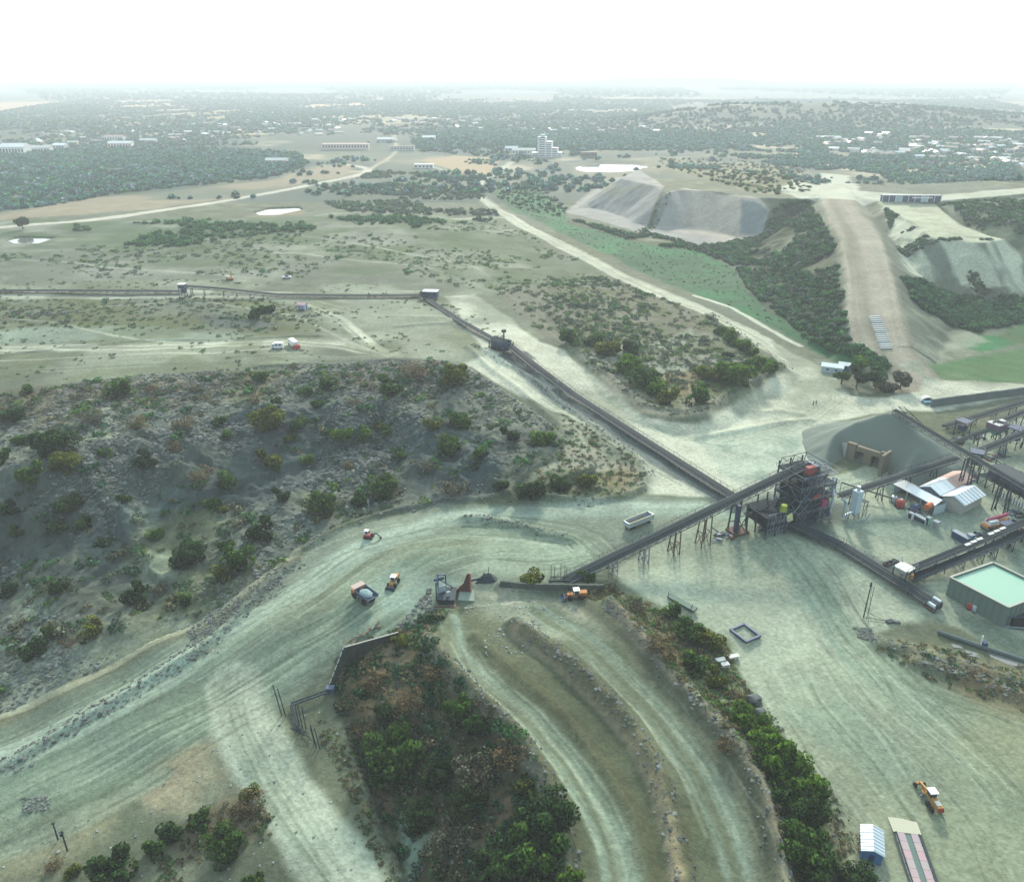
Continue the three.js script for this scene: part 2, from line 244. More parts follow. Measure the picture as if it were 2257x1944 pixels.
// northern scrub and the bare bench by the long conveyor
area([[-200, 455], [200, 442], [500, 440], [780, 440], [1000, 442], [1200, 540], [1400, 650], [1500, 720], [1400, 700], [1250, 620], [1000, 600], [850, 560], [400, 540], [-200, 530]], [.19, .235, .19], { a: .9, c2: [.10, .165, .085], n2: .05, thr: .46, sharp: .16 });
area([[-200, 455], [500, 440], [1000, 442], [1400, 650], [1250, 620], [1000, 600], [400, 540], [-200, 530]], [.30, .335, .29], { a: .6, patch: .56, np: .045 });
area([[-200, 500], [100, 505], [400, 510], [700, 520], [850, 560], [900, 590], [400, 580], [-200, 585]], [.27, .31, .27], { a: .75, c2: C.scrub, n2: .02, soft: 6 });
area([[-200, 460], [500, 445], [1000, 445], [1250, 570], [1350, 640], [1000, 598], [850, 560], [400, 540], [-200, 535]], [.10, .165, .085], { a: .55, patch: .5, np: .03 });
area([[150, 455], [500, 440], [640, 438], [800, 440], [1000, 445], [820, 465], [560, 470], [350, 500], [150, 495]], [.10, .165, .09], { a: .7, patch: .48, np: .035 });
area([[-200, 560], [400, 566], [820, 576], [960, 560], [1030, 640], [1080, 700], [990, 728], [860, 727], [620, 737], [300, 757], [0, 797], [-200, 830]], C.dust, { a: .85, c2: C.scrub, n2: .03, thr: .55 });
area([[-200, 608], [200, 604], [560, 606], [650, 632], [640, 662], [560, 672], [350, 668], [-200, 655]], C.scrub, { a: .9, c2: C.olive, n2: .06, thr: .47, soft: 5 });
area([[-200, 668], [250, 660], [500, 680], [300, 692], [-200, 690]], C.teal, { a: .6, soft: 4 });
track([[-200, 700], [100, 704], [300, 702], [480, 694], [600, 692], [700, 700], [790, 718]], [6, 6], C.pale, C.dust, { along: .004 });
track([[620, 618], [690, 645], [740, 690], [775, 718], [800, 726]], 3.2, C.pale, C.dust);
track([[-200, 590], [0, 588], [400, 590], [850, 590]], 2.6, [.38, .43, .38], C.dust);
track([[-200, 601], [0, 601], [360, 602], [480, 602], [840, 606]], 2.6, [.38, .43, .38], C.dust);
track([[-200, 770], [0, 752], [300, 735], [600, 722], [800, 722]], 5, C.dust, C.scrub, { a: .6 });
area([[-200, 560], [400, 566], [820, 576], [1000, 640], [1060, 700], [860, 726], [620, 735], [300, 757], [-200, 800]], C.olive, { a: .45, patch: .53, np: .05 });
for (const [l, w] of [[[[-80, 640], [120, 655], [300, 690], [480, 700]], 1.4], [[[200, 620], [420, 612], [600, 640], [700, 690], [780, 722]], 1.2], [[[-80, 735], [200, 722], [420, 716], [560, 706]], 1.6], [[[640, 610], [760, 640], [900, 640], [980, 690]], 1.3], [[[-80, 525], [150, 532], [420, 555], [600, 575]], 2], [[[300, 520], [600, 512], [860, 540], [1000, 590]], 1.6], [[[560, 470], [760, 500], [960, 540], [1080, 640], [1160, 700]], 1.6]]) track(l, w, C.pale, C.scrub, { a: .6, soft: .6 });
// the rocky slope
area(BANDS[0].poly, [.10, .14, .14], { world: true, soft: 2, warp: 3, c2: [.175, .21, .175], n2: .045, thr: .53, sharp: .12 });
area(BANDS[0].poly, [.30, .36, .29], { world: true, soft: 2, warp: 3, a: .55, patch: .6, np: .022 });
area(BANDS[0].poly, C.olive, { world: true, soft: 2, warp: 3, a: .75, patch: .54, np: .05 });
area(BANDS[0].poly, [.10, .125, .13], { world: true, soft: 2, warp: 3, a: .6, patch: .57, np: .028 });
area([[-50, 800], [300, 765], [600, 745], [900, 735], [1000, 780], [900, 800], [600, 800], [300, 830], [100, 870], [-50, 900]], [.15, .135, .10], { a: .7, patch: .42, np: .05, soft: 6 });
const washed = [.26, .34, .27];
for (const w of [[[300, 940], [318, 975], [320, 1060], [300, 1080], [285, 1010], [262, 985]], [[250, 960], [300, 980], [305, 1080], [270, 1090], [240, 1020]], [[275, 1125], [345, 1118], [370, 1140], [320, 1170], [280, 1160]], [[0, 1170], [40, 1150], [110, 1230], [150, 1300], [100, 1330], [30, 1260]], [[160, 890], [240, 870], [230, 900], [150, 915]], [[180, 1000], [240, 1010], [235, 1060], [190, 1050]], [[880, 880], [1000, 870], [1020, 900], [900, 915]], [[20, 1240], [80, 1330], [60, 1380], [0, 1350]]]) area(w, washed, { soft: 2.5, warp: 3, a: .8, c2: C.scrub, n2: .15 });

area(LOBE, C.scrub, { world: true, soft: 3, c2: [.30, .33, .27], n2: .08, thr: .5 });
area([[1100, 960], [1200, 960], [1270, 970], [1260, 1000], [1100, 1005]], C.olive, { a: .7, soft: 3 });
area([[1230, 950], [1275, 955], [1270, 990], [1240, 985]], [.30, .25, .14], { a: .5 });
// green valley and dumps
area([[985, 380], [1060, 372], [1140, 425], [1160, 450], [1300, 490], [1420, 508], [1490, 545], [1515, 590], [1590, 640], [1700, 700], [1800, 740], [1700, 742], [1640, 702], [1550, 655], [1420, 600], [1340, 570], [1250, 524], [1150, 480], [1040, 430]], C.grass, { c2: [.035, .15, .075], n2: .04, soft: 2.5, warp: 4 });
area([[1840, 745], [1960, 726], [2072, 700], [2300, 670], [2300, 780], [2072, 772], [1990, 775], [1880, 758]], C.grass, { c2: [.09, .20, .09], n2: .03, soft: 2.5, warp: 5 });
area([[1940, 700], [2072, 650], [2300, 620], [2300, 690], [2072, 700], [1990, 715]], [.085, .16, .075], { c2: C.grass, soft: 3 });
area([[1870, 775], [1960, 745], [2072, 755], [2300, 760], [2300, 790], [2000, 790]], [.25, .30, .20], { a: .8, patch: .5, np: .02 });
area([[1860, 690], [1960, 672], [2000, 690], [1930, 715], [1850, 730]], C.dust, { a: .8 });
area([[1142, 430], [1250, 356], [1345, 378], [1292, 470]], C.mauve, { soft: 1.5, warp: 2, c2: [.31, .335, .33], n2: .01 });
area([[1298, 470], [1345, 393], [1385, 381], [1530, 399], [1557, 425], [1540, 472], [1420, 496]], C.mauve, { soft: 1.5, warp: 2, c2: [.31, .335, .33], n2: .01 });
area([[1500, 405], [1557, 425], [1540, 475], [1500, 470]], [.24, .29, .30], { soft: 2, warp: 2 });
area([[1340, 396], [1360, 396], [1305, 470], [1285, 470]], C.dark, { a: .4, patch: .45, np: .12, soft: 2, warp: 3 });
area([[1240, 350], [1540, 395], [1680, 395], [1640, 350], [1500, 330], [1300, 325]], [.24, .26, .18], { c2: C.olive, n2: .05, thr: .5, soft: 4 });
area([[1150, 440], [1300, 485], [1420, 502], [1560, 465], [1580, 410], [1640, 402], [1690, 500], [1702, 600], [1722, 710], [1650, 690], [1520, 590], [1490, 540], [1420, 508], [1290, 492], [1140, 450]], C.dark, { c2: [.10, .14, .08], n2: .03, soft: 2 });
area([[1560, 520], [1630, 450], [1660, 440], [1600, 500]], [.22, .25, .20], { a: .7, soft: 3 });
track(DUMP_RAMP.map(p => p), [13, 14], [.37, .375, .325], [.25, .26, .215], { world: true, freq: .16, along: .004, soft: .18 });
area([[1740, 395], [1760, 400], [1800, 560], [1790, 580], [1752, 460]], [.36, .385, .33], { a: .55, soft: 3 });
area([[1575, 386], [1680, 352], [1740, 386], [1890, 396], [2072, 380], [2300, 370], [2300, 384], [2072, 392], [1900, 410], [1770, 410], [1690, 402], [1620, 402]], C.pale, { soft: 2, warp: 2, a: .9 });
area(DUMP_R, [.41, .46, .37], { world: true, soft: 2, warp: 1 });
area([[1790, 420], [1850, 456], [1885, 486], [1990, 496], [2040, 490], [2090, 580], [2072, 602], [1990, 600], [1900, 572], [1830, 548], [1805, 480]], [.46, .52, .44], { soft: 3, c2: [.20, .25, .21], n2: .09, thr: .58, streak: .25, sharp: .1 });
area([[1822, 562], [1870, 568], [1960, 600], [2072, 603], [2300, 600], [2300, 650], [2072, 652], [1980, 672], [1900, 642], [1850, 612]], C.dark, { c2: [.05, .12, .06], soft: 3 });
area([[1908, 414], [2072, 399], [2300, 395], [2300, 560], [2090, 560], [2042, 488], [1970, 462]], [.12, .18, .12], { c2: [.28, .33, .27], n2: .05, thr: .57, soft: 3 });
// island of scrub between the roads
area(ISLAND, [.235, .265, .225], { world: true, soft: 2, warp: 3, c2: C.olive, n2: .05, thr: .47 });
area([[1010, 580], [1200, 550], [1330, 600], [1450, 650], [1400, 700], [1300, 690], [1150, 690], [1040, 640]], [.20, .215, .17], { a: .6, patch: .45, np: .04 });
area([[1230, 780], [1300, 835], [1370, 850], [1435, 838], [1480, 803], [1400, 790], [1370, 830], [1300, 800], [1200, 720]], [.25, .27, .225], { a: .85 });
area([[1340, 755], [1420, 760], [1430, 790], [1380, 800]], [.28, .24, .15], { a: .8, soft: 3 });
for (const w of [[[1240, 690], [1300, 700], [1330, 690], [1400, 665], [1405, 690], [1320, 710], [1250, 712]], [[1320, 735], [1390, 740], [1370, 755], [1320, 752]]]) area(w, C.dust, { soft: 2, warp: 3 });
area([[395, 640], [480, 636], [490, 650], [560, 655], [540, 668], [420, 665]], [.11, .15, .155], { a: .75, soft: 3 });
// roads
track([[1035, 328], [990, 358], [962, 378], [966, 395], [1000, 420], [1060, 458], [1160, 508], [1250, 556], [1350, 600], [1450, 643], [1540, 692], [1600, 735], [1650, 775], [1690, 810]], [4.5, 7.5], C.pale, [.36, .40, .33], { soft: .2 });
track([[1405, 598], [1480, 622], [1560, 668], [1620, 700]], 1.6, C.pale, C.pale);
track([[-200, 478], [0, 460], [100, 452], [250, 437], [400, 415], [500, 398], [600, 380], [700, 360], [742, 350], [745, 341], [720, 336], [690, 332]], 7, [.53, .54, .49], [.46, .475, .42]);
track([[745, 342], [780, 325], [802, 306], [800, 285], [796, 268]], 4, [.40, .40, .33], [.36, .36, .3]);
track([[870, 336], [920, 352], [960, 368]], 3.5, C.pale, C.dust);
track([[920, 443], [970, 440], [1015, 440]], 3.5, C.pale, C.dust);
track([[640, 436], [700, 431], [800, 427], [900, 440]], 2.2, C.dust, C.dust, { a: .7 });
area([[500, 440], [520, 428], [600, 424], [620, 430], [560, 440]], C.dry, { a: .6 });
area([[-200, 425], [250, 395], [480, 372], [560, 362], [640, 335], [720, 335], [700, 356], [600, 374], [300, 425], [-200, 462]], [.30, .285, .215], { soft: 6, warp: 8, c2: C.scrub, n2: .012, thr: .55 });
area([[850, 325], [920, 315], [1010, 320], [1000, 340], [975, 365], [940, 352]], [.38, .33, .22], { soft: 5, warp: 6 });
area([[-600, 215], [-200, 208], [300, 203], [500, 208], [700, 195], [900, 205], [700, 220], [300, 224], [-200, 228]], [.55, .45, .33], { soft: 40, warp: 60, a: .9 });
area([[430, 268], [480, 264], [560, 263], [540, 272], [450, 274]], [.5, .44, .3], { soft: 10, warp: 12 });
area([[1400, 258], [1560, 250], [1700, 255], [1500, 268]], [.46, .44, .33], { soft: 14, warp: 20, a: .8 });
area([[1480, 262], [1700, 255], [2100, 262], [2400, 270], [2400, 372], [2000, 360], [1700, 345], [1550, 310]], [.20, .225, .165], { soft: 10, warp: 20, c2: [.44, .43, .34], n2: .02, thr: .54, sharp: .05 });
area([[1640, 375], [1660, 350], [1720, 355], [1740, 385]], C.pale, { soft: 3, warp: 3, a: .9 });
area([[1190, 395], [1260, 380], [1290, 372], [1300, 382], [1220, 402]], [.36, .37, .28], { a: .7, soft: 4 });
area([[1150, 330], [1330, 318], [1420, 325], [1330, 352], [1170, 358]], [.25, .27, .2], { a: .6 });
// corridor, junction, yards, pad
area([[985, 724], [945, 735], [1000, 774], [1130, 834], [1205, 871], [1290, 924], [1314, 970], [1310, 1000], [1480, 1012], [1500, 960], [1440, 900], [1368, 858], [1300, 844], [1225, 784], [1140, 706], [1090, 690], [1040, 650], [960, 596], [900, 600]], C.pale, { soft: 1.5, warp: 2, c2: C.dust, n2: .03, thr: .55 });
area([[1480, 1005], [1360, 860], [1438, 852], [1490, 806], [1596, 752], [1600, 738], [1560, 690], [1640, 730], [1705, 772], [1730, 800], [1800, 805], [1870, 790], [1858, 760], [1830, 740], [1858, 728], [1880, 760], [2072, 778], [2300, 780], [2300, 800], [2072, 800], [1900, 830], [1800, 832], [1700, 852], [1645, 880], [1650, 960], [1600, 1000]], C.pale, { soft: 1.5, warp: 3, c2: C.dust, n2: .03, thr: .55 });
area([[1225, 1155], [1500, 1005], [1700, 960], [2072, 845], [2300, 830], [2300, 1340], [2072, 1330], [1880, 1245], [1745, 1295], [1800, 1400], [2072, 1480], [2300, 1500], [2300, 1950], [1715, 1950], [1705, 1700], [1690, 1640], [1500, 1370], [1470, 1300], [1330, 1228]], [.36, .425, .355], { soft: 1.2, warp: 2, c2: [.30, .365, .30], n2: .02, thr: .5 });
area([[1520, 1010], [1700, 1000], [1800, 930], [2072, 860], [2300, 830], [2300, 1240], [2072, 1210], [1960, 1130], [1700, 1080]], [.22, .31, .275], { a: .55, patch: .45, np: .02, soft: 5 });
area([[1750, 1310], [1830, 1290], [2072, 1350], [2300, 1400], [2300, 1470], [2072, 1440], [1900, 1380]], [.215, .235, .165], { c2: C.brown, n2: .06, soft: 2.5 });
area([[1880, 1245], [2072, 1330], [2300, 1400], [2300, 1320], [2072, 1290], [1920, 1230]], [.20, .265, .22], { a: .8, soft: 3 });
area([[600, 1122], [700, 1068], [900, 1022], [1200, 1022], [1310, 1004], [1500, 1006], [1225, 1155], [1120, 1190], [1000, 1180], [905, 1225], [790, 1290], [697, 1320], [600, 1420], [500, 1480], [300, 1560], [0, 1640], [-150, 1680], [-150, 1530], [0, 1468], [250, 1345], [470, 1230]], C.pad, { soft: 1, warp: 2, c2: [.23, .285, .24], n2: .03, thr: .5 });
area([[-150, 1680], [0, 1640], [300, 1560], [500, 1480], [600, 1410], [668, 1400], [690, 1450], [720, 1530], [745, 1600], [775, 1700], [820, 1790], [860, 1950], [-150, 1950]], [.225, .26, .20], { soft: 1.5, warp: 3, c2: [.155, .19, .14], n2: .05, thr: .5 });
area([[250, 1580], [330, 1540], [410, 1520], [430, 1570], [390, 1640], [300, 1670], [250, 1660]], C.peach, { a: .7, soft: 3 });
area([[0, 1690], [120, 1660], [300, 1600], [260, 1680], [150, 1750], [0, 1785]], [.37, .385, .28], { a: .55, soft: 4 });
track([[-80, 1740], [120, 1680], [260, 1610], [330, 1570]], 2.4, [.33, .38, .30], [.24, .29, .23], { freq: 1.6 });
area([[300, 1780], [330, 1690], [420, 1650], [520, 1600], [545, 1650], [560, 1700], [420, 1740], [350, 1850]], C.brown, { a: .7, patch: .42, np: .1, soft: 3 });
track([[-80, 1500], [120, 1405], [250, 1345], [400, 1275], [470, 1232], [600, 1125]], 2.2, C.brown, C.scrub, { a: .75 });
track([[-80, 1480], [120, 1398], [250, 1336], [400, 1266], [500, 1195], [600, 1115]], 1.2, [.36, .40, .32], [.30, .33, .26], { a: .9 });
track([[-80, 1580], [0, 1540], [200, 1440], [400, 1335], [560, 1235], [700, 1130], [800, 1085], [900, 1052], [1050, 1036], [1250, 1030], [1420, 1030], [1500, 1040]], [4.6, 4.6], [.36, .45, .395], C.teal, { freq: .4, soft: .4, a: .95 });
track([[-80, 1690], [100, 1600], [300, 1500], [450, 1420], [600, 1320], [720, 1250], [800, 1160], [880, 1110], [1000, 1085], [1150, 1110], [1180, 1150]], [9, 6], [.19, .27, .215], [.31, .40, .325], { freq: .7, soft: .6, a: .7 });
track([[420, 1330], [520, 1280], [650, 1215], [740, 1150], [830, 1110], [950, 1100], [1080, 1120]], 4, [.24, .27, .19], [.29, .36, .28], { a: .5, soft: .7 });
area([[740, 1180], [800, 1160], [900, 1180], [860, 1240], [780, 1260], [720, 1240]], [.28, .385, .345], { a: .7, soft: 4 });
area([[980, 1080], [1120, 1085], [1220, 1100], [1200, 1150], [1080, 1170], [960, 1150]], [.33, .41, .34], { a: .7, soft: 4 });
track([[470, 1380], [490, 1450], [540, 1550], [600, 1640], [680, 1760], [760, 1900]], [6.5, 6.5], [.41, .475, .41], [.335, .40, .335], { freq: .3, soft: .2 });
area([[640, 1440], [720, 1530], [745, 1600], [775, 1700], [830, 1900], [800, 1900], [740, 1700], [700, 1600], [650, 1500]], [.26, .22, .11], { a: .75, patch: .46, np: .12, soft: 2 });
area([[780, 1640], [870, 1640], [850, 1700], [900, 1720], [880, 1760], [800, 1740]], [.24, .35, .30], { a: .8, soft: 2 });
// ramp, gully, bush bank
area(BANDS[1].poly, [.15, .125, .08], { world: true, soft: 1.5, warp: 2, c2: [.095, .10, .06], n2: .07, thr: .5 });
area([[700, 1370], [790, 1290], [880, 1240], [900, 1260], [860, 1320], [790, 1400], [720, 1440]], [.24, .20, .125], { c2: [.16, .15, .10], n2: .12, thr: .5, soft: 2 });
area([[800, 1650], [860, 1640], [880, 1680], [850, 1790], [800, 1800]], [.26, .36, .31], { a: .75, soft: 1.5, warp: 2 });
area(BANDS[2].poly, [.20, .185, .115], { world: true, soft: 1.5, warp: 3, c2: C.olive, n2: .08, thr: .48 });
area(BANDS[3].poly, [.165, .195, .14], { world: true, soft: 1, warp: 1, c2: [.125, .155, .105], n2: .06 });
area([[960, 1190], [1160, 1205], [1240, 1230], [1240, 1290], [1100, 1280], [960, 1260]], [.27, .325, .27], { a: .7, soft: 3, c2: [.38, .41, .35], n2: .2, thr: .58 });
track([[912, 1255], [925, 1320], [985, 1385], [1075, 1455], [1160, 1545], [1215, 1630], [1255, 1720], [1290, 1900]], [3.6, 4.6], [.265, .345, .29], [.185, .225, .165], { soft: .4, freq: .6 });
track([[960, 1290], [1050, 1370], [1140, 1450], [1230, 1560], [1290, 1660], [1330, 1790], [1345, 1900]], [1.6, 2.4], [.10, .115, .07], [.17, .195, .135], { soft: .6, a: .9 });
track([[1090, 1235], [1200, 1305], [1330, 1440], [1420, 1560], [1480, 1680], [1520, 1800], [1545, 1900]], [3.5, 4.5], [.255, .33, .28], [.165, .205, .15], { soft: .5, freq: .6 });
track([[1040, 1272], [1120, 1330], [1200, 1400], [1280, 1490], [1330, 1580], [1360, 1680], [1380, 1790], [1395, 1900]], 1.6, [.33, .30, .21], [.24, .24, .18], { soft: .4 });
track([[868, 1305], [900, 1350], [960, 1410], [1040, 1490], [1090, 1560], [1130, 1640], [1145, 1720], [1150, 1790], [1155, 1900]], 1.8, [.31, .30, .22], [.22, .24, .19], { soft: .5 });
track([[1235, 1230], [1290, 1290], [1350, 1370], [1430, 1450], [1500, 1530], [1550, 1620], [1570, 1700], [1590, 1790], [1605, 1900]], 1.7, [.30, .27, .20], [.20, .215, .20], { soft: .5 });
track([[1180, 1215], [1260, 1290], [1330, 1375], [1410, 1455], [1480, 1540], [1525, 1620], [1545, 1700], [1560, 1800]], 2.3, [.10, .12, .085], [.16, .185, .14], { soft: .6, a: .9 });
track([[880, 1270], [905, 1335], [965, 1398], [1050, 1480], [1105, 1560], [1150, 1650], [1170, 1790], [1175, 1900]], 1.3, [.10, .115, .07], [.17, .19, .13], { soft: .6, a: .8 });
track([[1060, 1270], [1140, 1330], [1220, 1400], [1300, 1490], [1350, 1580], [1380, 1680], [1400, 1790]], 1.4, [.11, .125, .08], [.17, .19, .13], { soft: .6, a: .8 });
track([[950, 745], [1003, 782], [1062, 824], [1112, 864], [1128, 892], [1118, 918], [1072, 942], [1040, 968]], 1.6, [.09, .12, .11], [.15, .18, .15], { soft: .5, a: .85 });
// wheel marks in the yards
track([[1530, 1055], [1600, 1120], [1680, 1245], [1740, 1330], [1850, 1420], [1960, 1520], [2072, 1640], [2200, 1800]], [4, 7], [.23, .335, .285], [.33, .42, .35], { soft: .6, freq: .6, a: .75 });
track([[1560, 1060], [1640, 1160], [1720, 1290], [1790, 1360], [1950, 1440], [2200, 1540]], [2.2, 4], [.20, .275, .215], [.34, .42, .35], { soft: .5, a: .7 });
track([[1640, 1400], [1700, 1460], [1800, 1540], [1920, 1700], [1990, 1850]], [5, 7], [.255, .34, .28], [.36, .44, .37], { soft: .7, a: .55, freq: .5 });
area([[1560, 1400], [1700, 1330], [1900, 1420], [2300, 1500], [2300, 1950], [1640, 1950], [1600, 1540]], [.265, .305, .225], { a: .65, soft: 14, warp: 10, c2: [.23, .28, .22], n2: .03 });
area([[1600, 1440], [1700, 1400], [1800, 1480], [1850, 1560], [1700, 1540]], [.26, .345, .285], { a: .6, soft: 3 });
area([[1900, 1500], [2072, 1480], [2300, 1500], [2300, 1640], [2072, 1600]], [.27, .31, .215], { a: .6, soft: 6 });
area([[1850, 1650], [2000, 1640], [2300, 1700], [2300, 1900], [1850, 1900]], [.28, .345, .255], { a: .5, soft: 6 });
area([[1400, 885], [1640, 850], [1650, 960], [1500, 990], [1420, 900]], [.36, .44, .385], { a: .75, soft: 4, c2: [.24, .33, .29], n2: .12, thr: .6 });
area([[1640, 860], [1700, 870], [1640, 960], [1600, 990], [1590, 950]], [.46, .53, .46], { a: .7, soft: 4 });
// what shows beside the boarded conveyor: spilt dark ore
track([[1035, 722], [1090, 775], [1200, 850], [1330, 930], [1490, 1025]], 3.8, [.095, .13, .145], [.19, .24, .235], { soft: .5, a: .85 });
track([[850, 600], [930, 650], [1010, 695], [1050, 722]], 2.4, [.18, .22, .22], C.dust, { soft: .5, a: .7 });
track([[-200, 595], [380, 597], [860, 598]], 1.6, [.15, .19, .19], [.25, .3, .28], { soft: .5, a: .8 });
track([[1600, 1060], [1700, 1105], [1840, 1180], [1900, 1225]], 3.2, [.12, .165, .165], [.27, .34, .30], { soft: .5, a: .7 });
area([[1030, 722], [1060, 715], [1140, 790], [1160, 815], [1125, 805]], [.085, .12, .125], { a: .9, soft: 2 });
area([[1500, 1020], [1560, 1000], [1700, 1020], [1720, 1060], [1640, 1080], [1520, 1060]], [.09, .125, .12], { a: .75, soft: 4 });
// broken rock: speckle with real grain size
for (const m of MAPS) if (m !== MB_) for (const [pts, amp] of [[BANDS[0].poly, .6], [BANDS[1].poly, .2], [BANDS[2].poly, .35], [LOBE, .3], [ISLAND, .25]]) over(m, segs(pts), 0, (x, d) => { if (!inside(pts, x, d)) return null; const f = sstep(.38, .6, fbm(x * .04 + 11, d * .04, 4)) * .7 + .3, e = (vn(x * 1.05 + 5, d * 1.05) * .55 + vn(x * 2.3, d * 2.3 + 9) * .45) - .5, c = 1 - Math.abs(vn(x * .45 + 30, d * .3) - .5) * 9; const q = e * 2.4 - Math.max(0, c) * .55; RES.a = clamp(Math.abs(q) * amp * f, 0, .75); const hi = q > 0; RES.c[0] = hi ? .40 : .035; RES.c[1] = hi ? .46 : .055; RES.c[2] = hi ? .43 : .06; return RES; });
for (const m of MAPS) if (m !== MB_) { const o = BANDS[0]; over(m, segs(o.poly), 0, (x, d) => { if (!inside(o.poly, x, d)) return null; const db = lineDist(o.b, x, d), dt = lineDist(o.t, x, d), t = db / (db + dt) + (fbm(x * .03, d * .03 + 5, 3) - .5) * .2; const f = sstep(.27, .35, t) * sstep(.64, .56, t), n = fbm(x * .05 + 9, d * .05, 3); if (f <= .5 && n < .4) return null; RES.a = f > .5 ? .62 * f : .2 * (1 - f) * sstep(.4, .5, n); const k = f > .5; RES.c[0] = k ? .085 : .31; RES.c[1] = k ? .125 : .35; RES.c[2] = k ? .135 : .27; return RES; }); }
// single wheel marks
SEED = 4242;
function tyres(line, n, spread, dark, light, a = .3) { const pts = GL(line); for (let i = 0; i < n * .7; i++) { const off = rr(-spread, spread), wob = rr(0, 100), s0 = rr(0, .45), s1 = rr(.6, 1), q = []; for (let k = 0; k <= 12; k++) { const t = lerp(s0, s1, k / 12) * (pts.length - 1), j = Math.min(pts.length - 2, Math.floor(t)), f = t - j, ex = pts[j + 1][0] - pts[j][0], ey = pts[j + 1][1] - pts[j][1], l = Math.hypot(ex, ey), o = off + (fbm(k * .15 + wob, i * 3.1, 2) - .5) * spread * .5; q.push([lerp(pts[j][0], pts[j + 1][0], f) - ey / l * o, lerp(pts[j][1], pts[j + 1][1], f) + ex / l * o]); } track(q, rr(.2, .45), rnd() < .5 ? dark : light, rnd() < .6 ? dark : light, { world: true, a: a * rr(.5, 1.3), soft: .8, freq: 1.5, along: .03 }); } }
const TD = [.115, .16, .12], TL = [.42, .50, .415];
tyres([[-80, 1600], [100, 1520], [300, 1420], [450, 1330], [600, 1240], [740, 1140], [850, 1090]], 46, 12, TD, TL);
tyres([[-80, 1700], [150, 1590], [350, 1480], [500, 1400], [650, 1310], [760, 1240], [860, 1180]], 34, 10, TD, TL);
tyres([[600, 1150], [760, 1090], [900, 1060], [1060, 1060], [1180, 1090], [1220, 1130], [1120, 1150], [980, 1140], [860, 1180]], 36, 8, TD, TL, .35);
tyres([[1540, 1060], [1640, 1170], [1720, 1300], [1830, 1420], [1980, 1560], [2140, 1740]], 44, 10, TD, TL);
tyres([[1600, 1300], [1660, 1420], [1760, 1540], [1880, 1680], [1960, 1850]], 30, 12, TD, TL, .35);
tyres([[1740, 1320], [1860, 1400], [2000, 1450], [2160, 1500]], 14, 5, TD, TL);
tyres([[925, 1280], [970, 1370], [1070, 1450], [1150, 1540], [1210, 1630], [1250, 1720], [1280, 1880]], 26, 4, TD, TL);
tyres([[1100, 1240], [1200, 1310], [1330, 1440], [1420, 1560], [1480, 1680], [1530, 1850]], 26, 5, TD, TL);
tyres([[480, 1400], [500, 1470], [560, 1580], [620, 1670], [700, 1790], [760, 1880]], 16, 5, TD, TL, .3);
tyres([[985, 745], [1100, 815], [1200, 875], [1300, 940], [1400, 1000]], 14, 5, [.25, .3, .24], TL, .4); tyres([[1100, 700], [1230, 800], [1340, 870], [1480, 900], [1620, 860], [1700, 800], [1620, 740], [1500, 660]], 16, 4, [.25, .3, .24], TL, .4);
tyres([[1250, 1160], [1400, 1120], [1500, 1080], [1560, 1120], [1500, 1200], [1400, 1220]], 18, 9, [.26, .34, .28], TL, .35);
// fine grain everywhere near
for (const m of [MA, MC]) for (let j = 0, k = 0; j < m.n; j++) for (let i = 0; i < m.n; i++, k += 3) { const x = m.x0 + (i + .5) * m.sx, d = m.d0 + (j + .5) * m.sd, e = vn(x * 1.4, d * 1.4) * .5 + vn(x * 3.1 + 7, d * 3.1) * .5 + fbm(x * .16, d * .16, 3) * .5 - .75 + (fbm(x * .045 + 2, d * .045, 5) - .5) * .7, f = clamp(1 + e * .52, .5, 1.45); m.c[k] *= f; m.c[k + 1] *= f; m.c[k + 2] *= f; }
const ALB = [.535, .52, .50];
function mapTexture(m) {
  const d = new Uint8Array(m.n * m.n * 4), enc = v => 255 * (v <= .0031308 ? v * 12.92 : 1.055 * Math.pow(v, 1 / 2.4) - .055);
  for (let q = 0; q < m.c.length; q += 3) { let l = 0; for (let k = 0; k < 3; k++) { m.c[q + k] = .31 * Math.pow(m.c[q + k] / .31, 1.32); l += m.c[q + k] / 3; } for (let k = 0; k < 3; k++) m.c[q + k] = Math.max(.01, l + (m.c[q + k] - l) * 1.0); }
  for (let i = 0, k = 0, q = 0; i < m.n * m.n; i++) { d[k++] = clamp(enc(m.c[q++] * ALB[0]), 0, 255); d[k++] = clamp(enc(m.c[q++] * ALB[1]), 0, 255); d[k++] = clamp(enc(m.c[q++] * ALB[2]), 0, 255); d[k++] = 255; }
  const t = new THREE.DataTexture(d, m.n, m.n, THREE.RGBAFormat); t.colorSpace = THREE.SRGBColorSpace; t.magFilter = THREE.LinearFilter; t.minFilter = THREE.LinearFilter; t.needsUpdate = true; return t;
}
